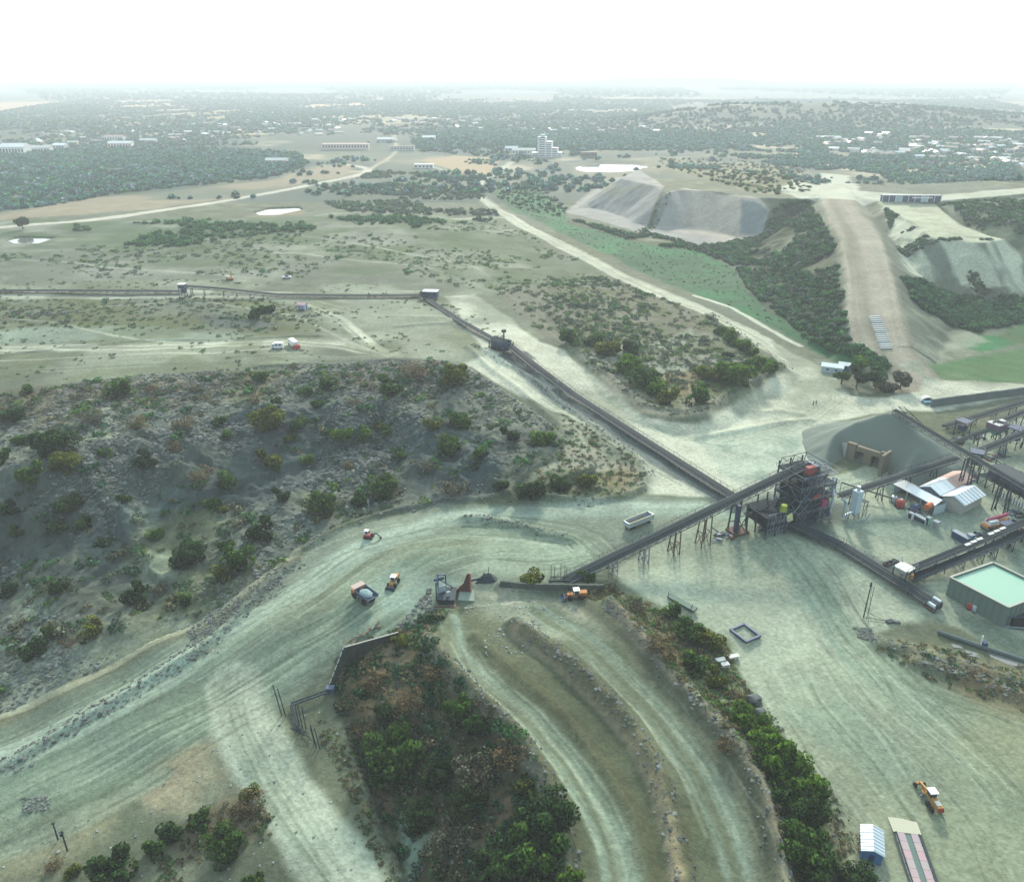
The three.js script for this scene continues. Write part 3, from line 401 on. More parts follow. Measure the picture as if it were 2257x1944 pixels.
// gravel relief, a tile of 24 m
const gravel = (() => {
  const n = 512, d = new Uint8Array(n * n * 4), w = (x, p) => ((x % p) + p) % p;
  const tv = (x, y, p) => { const i = Math.floor(x), j = Math.floor(y); let a = x - i, b = y - j; a = a * a * (3 - 2 * a); b = b * b * (3 - 2 * b); const h = (u, v) => hsh(w(u, p) + p * 3, w(v, p) + 5); return lerp(lerp(h(i, j), h(i + 1, j), a), lerp(h(i, j + 1), h(i + 1, j + 1), a), b); };
  for (let j = 0; j < n; j++) for (let i = 0; i < n; i++) { const u = i / n, v = j / n; const s = .35 * tv(u * 16, v * 16, 16) + .3 * tv(u * 40, v * 40, 40) + .35 * tv(u * 96, v * 96, 96); const k = (j * n + i) * 4; d[k] = d[k + 1] = d[k + 2] = clamp(s * 255, 0, 255); d[k + 3] = 255; }
  const t = new THREE.DataTexture(d, n, n, THREE.RGBAFormat); t.wrapS = t.wrapT = THREE.RepeatWrapping; t.magFilter = THREE.LinearFilter; t.channel = 1; t.needsUpdate = true; return t;
})();
function groundGeo(x0, x1, d0, d1, sx, sd, hf, m, skip) {
  const nx = Math.round((x1 - x0) / sx) + 1, nd = Math.round((d1 - d0) / sd) + 1, p = new Float32Array(nx * nd * 3), uv = new Float32Array(nx * nd * 2), uv1 = new Float32Array(nx * nd * 2), idx = [];
  for (let j = 0; j < nd; j++) for (let i = 0; i < nx; i++) { const x = x0 + i * sx, d = d0 + j * sd, k = j * nx + i; p[k * 3] = x; p[k * 3 + 1] = hf(x, d, i, j); p[k * 3 + 2] = -d; uv[k * 2] = clamp((x - m.x0) / (m.x1 - m.x0), .001, .999); uv[k * 2 + 1] = clamp((d - m.d0) / (m.d1 - m.d0), .001, .999); uv1[k * 2] = x / 24; uv1[k * 2 + 1] = d / 24; }
  for (let j = 0; j < nd - 1; j++) for (let i = 0; i < nx - 1; i++) { if (skip && skip(x0 + i * sx, d0 + j * sd)) continue; const a = j * nx + i, b = a + 1, c = a + nx, e = c + 1; idx.push(a, b, e, a, e, c); }
  const g = new THREE.BufferGeometry(); g.setAttribute('position', new THREE.BufferAttribute(p, 3)); g.setAttribute('uv', new THREE.BufferAttribute(uv, 2)); g.setAttribute('uv1', new THREE.BufferAttribute(uv1, 2)); g.setIndex(idx); g.computeVertexNormals(); return g;
}
const nearMat = new THREE.MeshPhysicalMaterial({ specularIntensity: .2, map: mapTexture(MA), roughness: .95, bumpMap: gravel, bumpScale: .12 });
const farMat = new THREE.MeshPhysicalMaterial({ specularIntensity: .2, map: mapTexture(MB_), roughness: .95 });
const frontMat = new THREE.MeshPhysicalMaterial({ specularIntensity: .2, map: mapTexture(MC), roughness: .95, bumpMap: gravel, bumpScale: .12 });
const gFront = new THREE.Mesh(groundGeo(-250.5, 249, 72, 372, .75, .75, (x, d) => rawHeight(x, d), MC), frontMat); gFront.name = 'yard_ground'; tag(gFront, null, null, null, 'structure'); place(gFront); gFront.receiveShadow = gFront.castShadow = true;
const inFront = (x, d) => x > -250.5 && x < 249 && d > 72 && d < 372;
const gNear = new THREE.Mesh(groundGeo(GA.x0, GA.x1, GA.d0, GA.d1, GA.s, GA.s, (x, d, i, j) => GA.h[j * GA.nx + i] - (inFront(x, d) ? .1 : 0), MA, (x, d) => inFront(x - 1.6, d - 1.6) && inFront(x + 3.1, d + 3.1)), nearMat); gNear.name = 'ground'; tag(gNear, null, null, null, 'structure'); place(gNear); gNear.receiveShadow = true; gNear.castShadow = true;
const gMid = new THREE.Mesh(groundGeo(-2600, 2900, -260, 5000, 12, 12, (x, d) => rawHeight(x, d) - (x > GA.x0 && x < GA.x1 && d > GA.d0 && d < GA.d1 ? .35 : 0), MB_, (x, d) => x > GA.x0 + 14 && x < GA.x1 - 28 && d > GA.d0 + 14 && d < GA.d1 - 28), farMat); gMid.name = 'terrain'; tag(gMid, null, null, null, 'structure'); place(gMid); gMid.receiveShadow = true;
const plainMat = new THREE.MeshPhysicalMaterial({ specularIntensity: .2, color: new THREE.Color().setRGB(.06, .10, .085), roughness: 1 });
const gFar = new THREE.Mesh(groundGeo(-16000, 16000, -2600, 17000, 140, 140, (x, d) => rawHeight(x, d) - (x > -2600 && x < 2900 && d > -260 && d < 5000 ? 3 : 0.5), MB_, (x, d) => x > -2400 && x < 2500 && d > -100 && d < 4700), plainMat); gFar.name = 'distant_plain'; tag(gFar, null, null, null, 'structure'); place(gFar);
// ---------------------------------------------------------------- mesh building
class MB {
  constructor() { this.g = []; }
  add(g, m) { g = g.index ? g.toNonIndexed() : g.clone(); for (const k of Object.keys(g.attributes)) if (k !== 'position' && k !== 'normal') g.deleteAttribute(k); if (m) g.applyMatrix4(m); this.g.push(g); return this; }
  box(x, y, z, sx, sy, sz, ry = 0, rx = 0, rz = 0) { return this.add(new THREE.BoxGeometry(sx, sy, sz), new THREE.Matrix4().makeRotationFromEuler(new THREE.Euler(rx, ry, rz, 'YXZ')).setPosition(x, y, z)); }
  beam(p, q, w, h = w) { const a = new V3(...p), b = new V3(...q), L = a.distanceTo(b), m = new THREE.Matrix4(), dir = b.clone().sub(a).normalize(); let up = Math.abs(dir.y) > .95 ? new V3(1, 0, 0) : new V3(0, 1, 0); const rt = new V3().crossVectors(up, dir).normalize(); up = new V3().crossVectors(dir, rt); m.makeBasis(rt, up, dir).setPosition(a.add(b).multiplyScalar(.5)); return this.add(new THREE.BoxGeometry(w, h, L), m); }
  tube(p, q, r, n = 8, r2 = r) { const a = new V3(...p), b = new V3(...q), L = a.distanceTo(b), m = new THREE.Matrix4().compose(a.clone().add(b).multiplyScalar(.5), new THREE.Quaternion().setFromUnitVectors(new V3(0, 1, 0), b.clone().sub(a).normalize()), new V3(1, 1, 1)); return this.add(new THREE.CylinderGeometry(r2, r, L, n), m); }
  wheel(x, y, z, r, w, ry = 0) { const m = new THREE.Matrix4().makeRotationFromEuler(new THREE.Euler(0, ry, Math.PI / 2, 'YXZ')).setPosition(x, y, z); const s = [[r * .45, -w / 2], [r * .86, -w / 2], [r, -w * .34], [r, w * .34], [r * .86, w / 2], [r * .45, w / 2]].map(p => new THREE.Vector2(...p)); return this.add(new THREE.LatheGeometry(s, 18), m).add(new THREE.CylinderGeometry(r * .46, r * .46, w * .7, 12), m); }
  // outline in the (a, y) plane pushed along the third axis; axis 'x' = thickness along x, outline gives (z, y)
  slab(out, x0, x1) { const sh = new THREE.Shape(out.map(p => new THREE.Vector2(p[0], p[1]))); const g = new THREE.ExtrudeGeometry(sh, { depth: x1 - x0, bevelEnabled: false }); return this.add(g, new THREE.Matrix4().makeBasis(new V3(0, 0, -1), new V3(0, 1, 0), new V3(1, 0, 0)).setPosition(x0, 0, 0)); }
  hull8(c) { const f = [[0, 1, 2, 3], [7, 6, 5, 4], [0, 4, 5, 1], [1, 5, 6, 2], [2, 6, 7, 3], [3, 7, 4, 0]], p = []; for (const q of f) for (const k of [0, 1, 2, 0, 2, 3]) p.push(...c[q[k]]); const g = new THREE.BufferGeometry(); g.setAttribute('position', new THREE.Float32BufferAttribute(p, 3)); g.computeVertexNormals(); return this.add(g); }
  build(name, mat, parent) { const m = new THREE.Mesh(mergeGeometries(this.g), mat); m.name = name; m.castShadow = m.receiveShadow = true; if (parent) parent.add(m); return m; }
}
const lin = (r, g, b) => new THREE.Color().setRGB(r, g, b);
const noiseTex = (() => { const n = 256, d = new Uint8Array(n * n * 4); for (let j = 0; j < n; j++) for (let i = 0; i < n; i++) { const s = .62 + .38 * (fbm(i * .06, j * .02, 4) * .6 + vn(i * .5, j * .3) * .4), k = (j * n + i) * 4; d[k] = d[k + 1] = d[k + 2] = 255 * s; d[k + 3] = 255; } const t = new THREE.DataTexture(d, n, n, THREE.RGBAFormat); t.wrapS = t.wrapT = THREE.RepeatWrapping; t.magFilter = THREE.LinearFilter; t.needsUpdate = true; return t; })();
const mat = (r, g, b, rough = .8, metal = 0, o = {}) => new THREE.MeshPhysicalMaterial({ color: lin(r, g, b), roughness: rough, metalness: metal, specularIntensity: rough > .5 ? .3 : 1, ...o });
const M = {
  steel: mat(.022, .038, .046, .78, 0), steelLt: mat(.16, .205, .24, .65, .1), rust: mat(.085, .055, .045, .85), redbox: mat(.22, .055, .05, .75), belt: mat(.010, .020, .026, .95), ore: mat(.022, .036, .040, .97), galv: mat(.34, .42, .46, .45, .4), blueSteel: mat(.055, .08, .13, .6, .2),
  white: mat(.58, .62, .62, .65), offwhite: mat(.43, .46, .44, .75), roofWhite: mat(.60, .67, .69, .55), roofPink: mat(.38, .27, .24, .75), blue: mat(.05, .13, .27, .6), navy: mat(.03, .05, .11, .7), paleBlue: mat(.33, .42, .47, .6), red: mat(.32, .05, .04, .65), orange: mat(.27, .12, .045, .7), yellow: mat(.29, .17, .055, .7), rubber: mat(.018, .019, .02, .9), glass: mat(.03, .04, .05, .12), concrete: mat(.30, .32, .285, .9), concreteTan: mat(.145, .135, .10, .9), dkconc: mat(.10, .145, .125, .9), wood: mat(.11, .085, .06, .9), plank: mat(.5, .54, .55, .8), teal: mat(.06, .22, .2, .7), skin: mat(.16, .09, .06, .8), cloth: mat(.05, .06, .10, .9), magenta: mat(.24, .035, .10, .65), green: mat(.22, .30, .03, .7), purple: mat(.11, .075, .115, .8),
};
function leafCloud(n, lobes, leaf, seed, opts = {}) {
  SEED = seed; const p = [], nn = [], c = [];
  for (let k = 0; k < n; k++) {
    const L = lobes[(rnd() * lobes.length) | 0]; let x, y, z, q; do { x = rr(-1, 1); y = rr(-1, 1); z = rr(-1, 1); q = x * x + y * y + z * z; } while (q > 1 || q < .12);
    const s = Math.pow(q, -.28); x *= s; y *= s; z *= s; const X = L[0] + x * L[3], Y = Math.max(.02, L[1] + y * L[3] * (L[4] || .85)), Z = L[2] + z * L[3];
    const a = new V3(rr(-1, 1), rr(-1, 1), rr(-1, 1)).normalize(), b = new V3(rr(-1, 1), rr(-1, 1), rr(-1, 1)).cross(a).normalize(), w = leaf * rr(.6, 1.4), h = leaf * rr(.6, 1.4);
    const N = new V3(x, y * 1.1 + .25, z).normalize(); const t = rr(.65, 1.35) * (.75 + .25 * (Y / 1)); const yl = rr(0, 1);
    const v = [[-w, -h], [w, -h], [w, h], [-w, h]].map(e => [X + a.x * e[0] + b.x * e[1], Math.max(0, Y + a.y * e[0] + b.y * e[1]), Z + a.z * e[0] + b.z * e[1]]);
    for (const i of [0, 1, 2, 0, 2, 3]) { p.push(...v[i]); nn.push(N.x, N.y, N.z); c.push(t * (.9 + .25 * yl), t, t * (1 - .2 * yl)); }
  }
  const g = new THREE.BufferGeometry(); g.setAttribute('position', new THREE.Float32BufferAttribute(p, 3)); g.setAttribute('normal', new THREE.Float32BufferAttribute(nn, 3)); g.setAttribute('color', new THREE.Float32BufferAttribute(c, 3)); return g;
}
const lobesOf = (seed, n, spread, r, y) => { SEED = seed; const a = []; for (let i = 0; i < n; i++) a.push([rr(-spread, spread), rr(y[0], y[1]), rr(-spread, spread), rr(r[0], r[1]), .85]); return a; };
// crowns of about one metre radius; scaled to size
const CROWNS = [
  leafCloud(1500, lobesOf(11, 9, .5, [.28, .52], [.3, 1.0]), .05, 101), leafCloud(1500, lobesOf(12, 11, .58, [.24, .48], [.25, .85]), .05, 102),
  leafCloud(1400, lobesOf(13, 8, .5, [.26, .46], [.3, 1.25]), .05, 103), leafCloud(1300, lobesOf(14, 12, .72, [.2, .38], [.15, .65]), .048, 104),
];
const BIGCROWNS = [leafCloud(4200, lobesOf(21, 16, .6, [.2, .42], [.2, 1.0]), .03, 201), leafCloud(4200, lobesOf(22, 18, .64, [.18, .4], [.2, .85]), .03, 202)];
const DRYCROWN = [leafCloud(800, lobesOf(15, 8, .55, [.3, .5], [.25, .8]), .03, 105), leafCloud(750, lobesOf(16, 10, .68, [.22, .42], [.15, .6]), .03, 106)];
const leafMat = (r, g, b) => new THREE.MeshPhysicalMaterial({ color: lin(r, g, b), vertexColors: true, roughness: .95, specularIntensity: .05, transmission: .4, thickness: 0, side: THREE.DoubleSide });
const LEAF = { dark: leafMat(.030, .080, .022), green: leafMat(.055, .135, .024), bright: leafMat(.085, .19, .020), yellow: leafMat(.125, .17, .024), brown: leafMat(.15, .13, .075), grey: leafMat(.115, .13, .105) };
const trunkMat = M.wood;
function plantProto(kind, ci, color) {
  const o = new THREE.Group(); const tree = kind === 'tree'; o.name = kind === 'dry' ? 'dry_bush' : tree ? 'small_tree' : 'bush';
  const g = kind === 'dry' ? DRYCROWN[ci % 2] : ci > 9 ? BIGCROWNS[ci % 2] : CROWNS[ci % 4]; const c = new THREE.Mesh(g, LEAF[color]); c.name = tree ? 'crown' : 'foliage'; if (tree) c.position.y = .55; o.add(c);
  const m = new MB(); SEED = 500 + ci; const top = tree ? 1.0 : .5; m.tube([0, -.25, 0], [0, tree ? .7 : .3, 0], tree ? .09 : .07, 6, .05); for (let i = 0; i < 4; i++) { const a = i * 1.6 + ci; m.tube([0, tree ? .55 : .1, 0], [Math.cos(a) * .4, top + rr(-.1, .3), Math.sin(a) * .4], .04, 5, .015); }
  const t = m.build(tree ? 'trunk' : 'stem', trunkMat, o); return shadow(o);
}
const PROTO = {};
function plant(u, v, wView, kind, color, label, group, opt = {}) {
  const g = opt.at || G(u, v), w = (wView / pxm(g[1])) / 2 * (opt.k || (kind === 'tree' ? 1.0 : 1.25)); const ci = (Math.floor(u + v) % 4) + (wView > 58 && kind === 'bush' ? 10 : 0), key = kind + color + ci; const proto = PROTO[key] || (PROTO[key] = plantProto(kind, ci, color));
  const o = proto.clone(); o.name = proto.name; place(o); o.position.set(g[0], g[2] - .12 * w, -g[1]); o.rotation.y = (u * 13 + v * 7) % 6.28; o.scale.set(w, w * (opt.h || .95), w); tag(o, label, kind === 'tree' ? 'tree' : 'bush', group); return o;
}
// ---------------------------------------------------------------- bushes and trees one can tell apart (source pixels, centre and width)
const K = 1 / 1.0893;
const sp = (u, v, w, kind, color, label, group, opt) => plant(u * K, (v + w * .28) * K, w * K, kind, color, label, group, opt);
const SLOPE = [];
const GS = 'small shrubs scattered over the rocky slope', GSL = 'small green shrub scattered on the rocky slope left of the haul road';
for (const [u, v, w, c, l, k] of [
  [152, 1110, 58, 'dark', 'rounded dark bush above the washed-out pale gully, left part of the slope'], [122, 1150, 60, 'green', 'wide green bush just below the rounded dark bush on the left slope'], [184, 1155, 42, 'green'], [230, 1190, 46, 'green'],
  [319, 1012, 50, 'dark', 'dark round bush at the head of the pale gully on the rocky slope'], [341, 1176, 36, 'bright', 'bright green bush at the foot of the pale gully on the slope'], [422, 1220, 72, 'dark', 'big dark spreading bush in the middle of the lower rocky slope'], [500, 1195, 44, 'green'], [525, 1228, 74, 'green', 'large ragged green bush on the lower slope, right of the big dark one'], [490, 1262, 48, 'yellow', 'yellowish bush just below the large ragged one near the haul road'],
  [581, 1165, 62, 'dark', 'wide dark bush at the right foot of the slope above the haul road'], [133, 1293, 46, 'dark', 'small very dark round bush standing alone low on the left slope'], [301, 1306, 58, 'dark', 'tall dark green bush low on the slope above the roadside bank'], [358, 1290, 48, 'grey', 'grey leafless bush right beside the tall dark one low on the slope', 'dry'], [409, 1320, 36, 'green'], [27, 1300, 46, 'dark', 'upright dark bush at the left edge of the picture, lower slope'],
  [74, 1424, 56, 'dark', 'dark bush by the roadside bank in the lower left corner of the slope'], [111, 1388, 36, 'green'], [203, 1385, 58, 'yellow', 'olive bush on the bank over the haul road, second from the left'], [145, 1412, 40, 'brown', 'brown dry bush between two green ones on the roadside bank', 'dry'],
  [24, 1118, 40, 'dark'], [34, 1170, 36, 'green'], [8, 1006, 46, 'green', 'green bush cut by the left edge of the picture on the upper slope'], [140, 1015, 66, 'yellow', 'low yellow-green spreading bush on the upper left slope'], [74, 1042, 56, 'bright', 'bright low bush on the left slope under the yellow-green one'], [47, 968, 36, 'green'], [114, 975, 92, 'dark', 'largest dark thicket on the upper left slope'], [27, 912, 46, 'dark', 'dark round bush near the left edge just under the top road'],
  [402, 928, 50, 'brown'], [480, 924, 40, 'green'], [591, 924, 78, 'yellow', 'wide olive bush high on the middle of the slope'], [638, 964, 26, 'yellow'], [443, 1045, 56, 'brown', 'brown dry shrub in the middle of the grey rubble', 'dry'], [500, 1060, 50, 'green'], [466, 1107, 36, 'green'], [490, 1118, 30, 'yellow'], [618, 1090, 40, 'dark'], [591, 1012, 58, 'yellow', 'olive bush in the middle of the grey rubble face'], [676, 1015, 32, 'bright'],
  [755, 955, 44, 'bright', 'left bush of the bright row in the middle of the slope'], [803, 955, 40, 'bright', 'middle bush of the bright row in the middle of the slope'], [836, 935, 38, 'yellow', 'right upper bush of the bright row in the middle of the slope'], [851, 952, 24, 'green'], [711, 1105, 64, 'green', 'broad green bush above the lamp pole at the slope foot'], [796, 1097, 46, 'dark', 'dark bush beside the lamp pole at the slope foot'], [850, 1068, 66, 'green', 'large bush at the slope foot right of the lamp pole'], [1014, 924, 54, 'green', 'green bush on the upper right part of the slope'], [948, 938, 42, 'yellow'], [988, 976, 58, 'green', 'green bush on the slope under the yellowish small ones'], [1120, 957, 44, 'dark'], [1196, 962, 50, 'bright', 'bright round bush inside the curved earth bank'], [938, 1026, 46, 'grey', 'dark leafless bush on the rubble face right of centre', 'dry'], [1005, 1060, 76, 'grey', 'wide grey thicket along the foot of the rubble face', 'dry'], [1235, 1063, 48, 'dark', 'dark bush on the scrubby lobe beside the curved track'], [1103, 1072, 40, 'dark'], [1170, 1076, 60, 'dark', 'low dark bush at the foot of the scrubby lobe'], [1290, 1060, 50, 'yellow', 'yellowish bush at the right tip of the scrubby lobe'],
  [856, 852, 58, 'green', 'round green bush below the top road, right half of the slope'], [915, 818, 62, 'brown', 'brown thicket at the top edge of the slope beside the road', 'dry'], [1003, 826, 66, 'yellow', 'wide olive bush at the right end of the slope top edge'], [725, 846, 40, 'green'], [675, 864, 30, 'green'], [572, 827, 36, 'green'], [610, 880, 30, 'green'], [260, 858, 54, 'green', 'dark green bush at the slope top edge, left half'], [430, 850, 40, 'grey'], [340, 850, 36, 'brown'], [660, 930, 40, 'green'], [560, 880, 34, 'brown'], [500, 960, 30, 'green'], [380, 985, 36, 'brown'], [270, 1100, 34, 'green'], [610, 1030, 28, 'green'], [770, 1020, 32, 'brown'], [880, 1000, 36, 'green'], [1060, 1000, 36, 'green'], [700, 885, 34, 'green'], [780, 880, 30, 'brown'], [200, 920, 46, 'grey'], [300, 930, 44, 'brown'], [230, 1000, 30, 'green'], [60, 860, 30, 'green'], [170, 870, 34, 'grey'],
]) SLOPE.push([u, v, w, c, l, k]);
const usedLabel = new Set();
for (const [u, v, w, c, l, k] of SLOPE) {
  const dry = c === 'brown' || c === 'grey'; let lab = l;
  if (!l) for (const n of SLOPE.filter(e => e[4]).sort((a, b) => Math.hypot(a[0] - u, a[1] - v) - Math.hypot(b[0] - u, b[1] - v))) {
    const du = u - n[0], dv = v - n[1], side = Math.abs(du) > Math.abs(dv) ? (du < 0 ? 'left of' : 'right of') : (dv < 0 ? 'above' : 'below'); let q = n[4].split(' ').slice(0, 9); while (/^(the|a|at|of|on|in|just|above|below|under|beside|by|to|from|between|right|left|low|inside|high|second|cut|its|upper|lower|over|well|along|next|near|standing)$/.test(q[q.length - 1].replace(',', ''))) q.pop();
    lab = `small ${dry ? 'leafless' : c === 'bright' ? 'bright' : c === 'yellow' ? 'yellowish' : 'green'} shrub just ${side} the ${q.join(' ').replace(/,$/, '')}`; if (!usedLabel.has(lab)) break;
  }
  usedLabel.add(lab); sp(u, v, w, k || (dry ? 'dry' : 'bush'), c, lab, l ? null : dry ? 'leafless shrubs scattered over the rocky slope' : GS);
}
// gully left of the ramp
for (const [u, v, w, c, l, k] of [
  [880, 1650, 120, 'green', 'large green bush in the gully, left of its centre'], [850, 1690, 80, 'dark', 'dark bush hanging at the lower left of the large gully bush'], [1056, 1595, 60, 'dark', 'dark round bush near the upper right rim of the gully'], [1010, 1560, 66, 'green', 'green bush on the gully side just above the dark round one'], [850, 1560, 60, 'dark', 'dark bush on the upper left side of the gully'], [930, 1790, 70, 'dark', 'dark bush beside the pale puddle in the gully'], [1210, 1800, 110, 'dark', 'tall dark bush on the gully side under the ramp edge'], [1180, 1880, 130, 'green', 'big green bush at the bottom of the gully side below the ramp'], [1100, 1910, 100, 'dark', 'dark thicket at the bottom edge of the picture in the gully'], [1050, 1700, 100, 'grey', 'grey leafless thicket in the middle of the gully', 'dry'], [1120, 1660, 80, 'brown', 'brown thicket on the gully side beside the ramp bank', 'dry'], [970, 1700, 70, 'dark', 'dark bush in the middle of the gully floor'], [900, 1540, 66, 'brown', 'brown shrub below the dark retaining wall', 'dry'], [820, 1500, 56, 'brown', 'dry brown shrub at the left top of the gully', 'dry'], [960, 1480, 56, 'brown', 'rusty brown shrub by the ramp bank at the gully top', 'dry'], [800, 1610, 54, 'brown', 'brown shrub at the left rim of the gully', 'dry'], [1160, 1720, 60, 'yellow', 'yellowish bush on the gully side near the ramp bank'], [885, 1405, 50, 'yellow', 'olive bush in front of the dark wall near the crusher'], [1000, 1840, 90, 'grey', 'grey thicket low in the gully beside the puddle', 'dry'], [1255, 1930, 60, 'bright', 'bright bush at the bottom edge beside the ramp'], [1030, 1760, 70, 'dark', 'dark low bush between the grey thickets of the gully'],
  // bank right of the ramp
  [1480, 1345, 44, 'green', 'small green bush at the top of the bank right of the ramp'], [1520, 1385, 64, 'green', 'green bush on the bank beside the square steel frame'], [1560, 1405, 62, 'yellow', 'olive bush on the bank left of the square steel frame'], [1530, 1460, 60, 'green', 'green bush on the bank left of the white pallets'], [1575, 1490, 50, 'yellow', 'olive bush on the bank just below the white pallets'], [1635, 1570, 60, 'bright', 'bright bush on the bank below a dark boulder'], [1680, 1605, 70, 'bright', 'bright bush in the middle of the bank beside the yard'], [1700, 1660, 110, 'bright', 'largest bright green bush on the bank right of the ramp'], [1760, 1720, 120, 'bright', 'wide bright bush below the largest one on the ramp bank'], [1740, 1770, 90, 'dark', 'dark shaded bush under the wide bright one on the bank'], [1790, 1780, 80, 'green', 'green bush at the yard side of the ramp bank'], [1760, 1860, 110, 'green', 'tall green bush on the bank left of the small hut'], [1790, 1920, 90, 'dark', 'dark bush at the bottom edge left of the hut'], [1620, 1530, 44, 'brown', 'brown shrub on the bank above the bright bushes', 'dry'], [1440, 1410, 50, 'brown', 'brown dry shrub at the top of the ramp bank', 'dry'], [1470, 1440, 50, 'brown', 'second brown dry shrub down the top of the ramp bank', 'dry'], [1400, 1330, 46, 'grey', 'grey shrub behind the parked loader on the bank', 'dry'], [1345, 1290, 44, 'grey', 'grey shrub beside the foot of the long inclined conveyor', 'dry'], [1600, 1640, 46, 'brown', 'brown shrub at the ramp edge beside the bright bushes', 'dry'], [1900, 1860, 40, 'brown', 'rusty brown shrub behind the small hut', 'dry'], [1540, 1440, 40, 'brown', 'rusty shrub between pallets and steel frame', 'dry'], [1890, 1935, 70, 'dark', 'dark bush in front of the small hut'],
  // lower left corner
  [440, 1800, 60, 'green', 'green bush at the left of the clump by the branch road'], [500, 1850, 80, 'green', 'large green bush of the clump by the branch road'], [375, 1830, 50, 'dark', 'dark bush at the lower left of the roadside clump'], [550, 1770, 66, 'brown', 'brown dry bush of the clump by the branch road', 'dry'], [340, 1870, 46, 'green', 'small green bush below the roadside clump'], [550, 1745, 40, 'yellow', 'yellowish small bush at the tip of the roadside clump'], [250, 1920, 110, 'dark', 'dark thicket at the bottom edge, lower left corner'], [120, 1905, 44, 'brown', 'rusty small shrub near the two thin poles', 'dry'], [560, 1935, 50, 'green', 'green bush at the bottom edge beside the branch road'], [160, 1915, 40, 'yellow', 'olive shrub beside the dark corner thicket'],
  // around the crusher
  [1172, 1272, 54, 'yellow', 'bright olive bush behind the dark wall near the crusher'], [1295, 1262, 46, 'green', 'green bush at the lower end of the inclined conveyor'],
  // island and road sides
  [1385, 800, 60, 'bright', 'bright bush at the left of the row across the scrub island'], [1420, 830, 64, 'green', 'green bush in the middle of the row across the scrub island'], [1450, 850, 56, 'bright', 'bright bush near the right end of the island row'], [1475, 875, 50, 'yellow', 'yellow-green bush at the low end of the island row'], [1540, 870, 62, 'green', 'dark green bush at the front tip of the scrub island'], [1610, 820, 80, 'bright', 'wide bright bush on the right side of the scrub island'], [1660, 810, 60, 'green', 'green bush at the right tip of the scrub island'], [1310, 745, 50, 'green', 'green bush at the upper left of the island row'], [1340, 765, 50, 'yellow', 'olive bush second in the island row'], [1390, 765, 40, 'dark', 'upright dark bush beside the pale patch on the island'], [1605, 778, 30, 'dark', 'small dark round bush at the right side of the island'], [1560, 820, 50, 'yellow', 'olive bush in the middle right of the scrub island'],
  [1255, 742, 44, 'green', 'green bush beside the right track by the drive station'],
]) sp(u, v, w, k || 'bush', c, l);
// roadside row on the island's right edge
for (let i = 0; i < 12; i++) { const t = i / 11; sp(1590 + 105 * t + rr(-6, 6), 728 + 78 * t + rr(-5, 5), rr(28, 40), 'bush', i % 3 ? 'bright' : 'green', ['first', 'second', 'third', 'fourth', 'fifth', 'sixth', 'seventh', 'eighth', 'ninth', 'tenth', 'eleventh', 'last'][i] + ' roadside bush from the left along the right edge of the scrub island', 'bushes along the right edge of the scrub island'); }
// trees by the junction
sp(1888, 838, 62, 'tree', 'dark', 'dark broad-crowned tree in front at the road junction'); sp(1855, 832, 50, 'tree', 'green', 'green tree at the left of the junction group'); sp(1893, 812, 50, 'tree', 'bright', 'brighter tree behind the dark one at the junction'); sp(1930, 845, 50, 'tree', 'dark', 'dark tree at the right of the junction group'); sp(1985, 842, 56, 'tree', 'grey', 'greyish thin tree standing right of the junction group'); sp(1955, 850, 40, 'bush', 'grey', 'grey bush between the trees at the junction');
sp(50, 495, 36, 'tree', 'dark', 'lone dark tree beside the left small pond'); sp(570, 690, 40, 'bush', 'green', 'green bush on the plateau above the parked trucks'); sp(590, 680, 30, 'bush', 'dark', 'dark bush right of the green one above the trucks');

// ---------------------------------------------------------------- uncountable cover
function scatterIn(poly, n, fn) { const pts = poly; const b = segs(pts); let k = 0, guard = 0; while (k < n && guard++ < n * 30) { const x = rr(b.x0, b.x1), d = rr(b.d0, b.d1); if (!inside(pts, x, d)) continue; if (fn(x, d)) k++; } }
class Spread { constructor(name, geo, mt, kind = 'stuff') { Object.assign(this, { name, geo, mt, kind, m: [], c: [] }); } put(x, y, z, sx, sy, sz, ry, col) { this.m.push(new THREE.Matrix4().compose(new V3(x, y, z), new THREE.Quaternion().setFromEuler(new THREE.Euler(0, ry, 0)), new V3(sx, sy, sz))); this.c.push(col); } done(label, cat) { const im = new THREE.InstancedMesh(this.geo, this.mt, this.m.length); this.m.forEach((m, i) => { im.setMatrixAt(i, m); im.setColorAt(i, this.c[i]); }); im.name = this.name; im.castShadow = im.receiveShadow = true; tag(im, label, cat, null, 'stuff'); place(im); return im; } }
const tufty = leafCloud(130, lobesOf(31, 6, .65, [.25, .45], [.15, .6]), .09, 301), clumpGeo = leafCloud(150, lobesOf(32, 8, .65, [.3, .5], [.25, .9]), .13, 302), farGeo = leafCloud(70, lobesOf(33, 6, .6, [.3, .5], [.3, 1]), .2, 303);
const plainLeaf = leafMat(1, 1, 1);
const rock = (() => { const g = new THREE.IcosahedronGeometry(1, 1).toNonIndexed(); const p = g.attributes.position; for (let i = 0; i < p.count; i++) { const k = .72 + .5 * hsh(Math.round(p.getX(i) * 40), Math.round(p.getY(i) * 40 + p.getZ(i) * 90)); p.setXYZ(i, p.getX(i) * k, p.getY(i) * k * .75, p.getZ(i) * k); } g.deleteAttribute('uv'); g.computeVertexNormals(); return g; })();
SEED = 99;
const rocks = new Spread('rubble', rock, mat(1, 1, 1, .95));
const rockAt = (x, d, s, pale = 1) => { const g = rr(.06, .15) * pale; s *= .8; rocks.put(x, hgt(x, d) + s * .1, -d, s * rr(.7, 1.3), s * rr(.6, 1), s * rr(.7, 1.3), rr(0, 6), lin(g * .84, g * 1.0, g * .93)); };
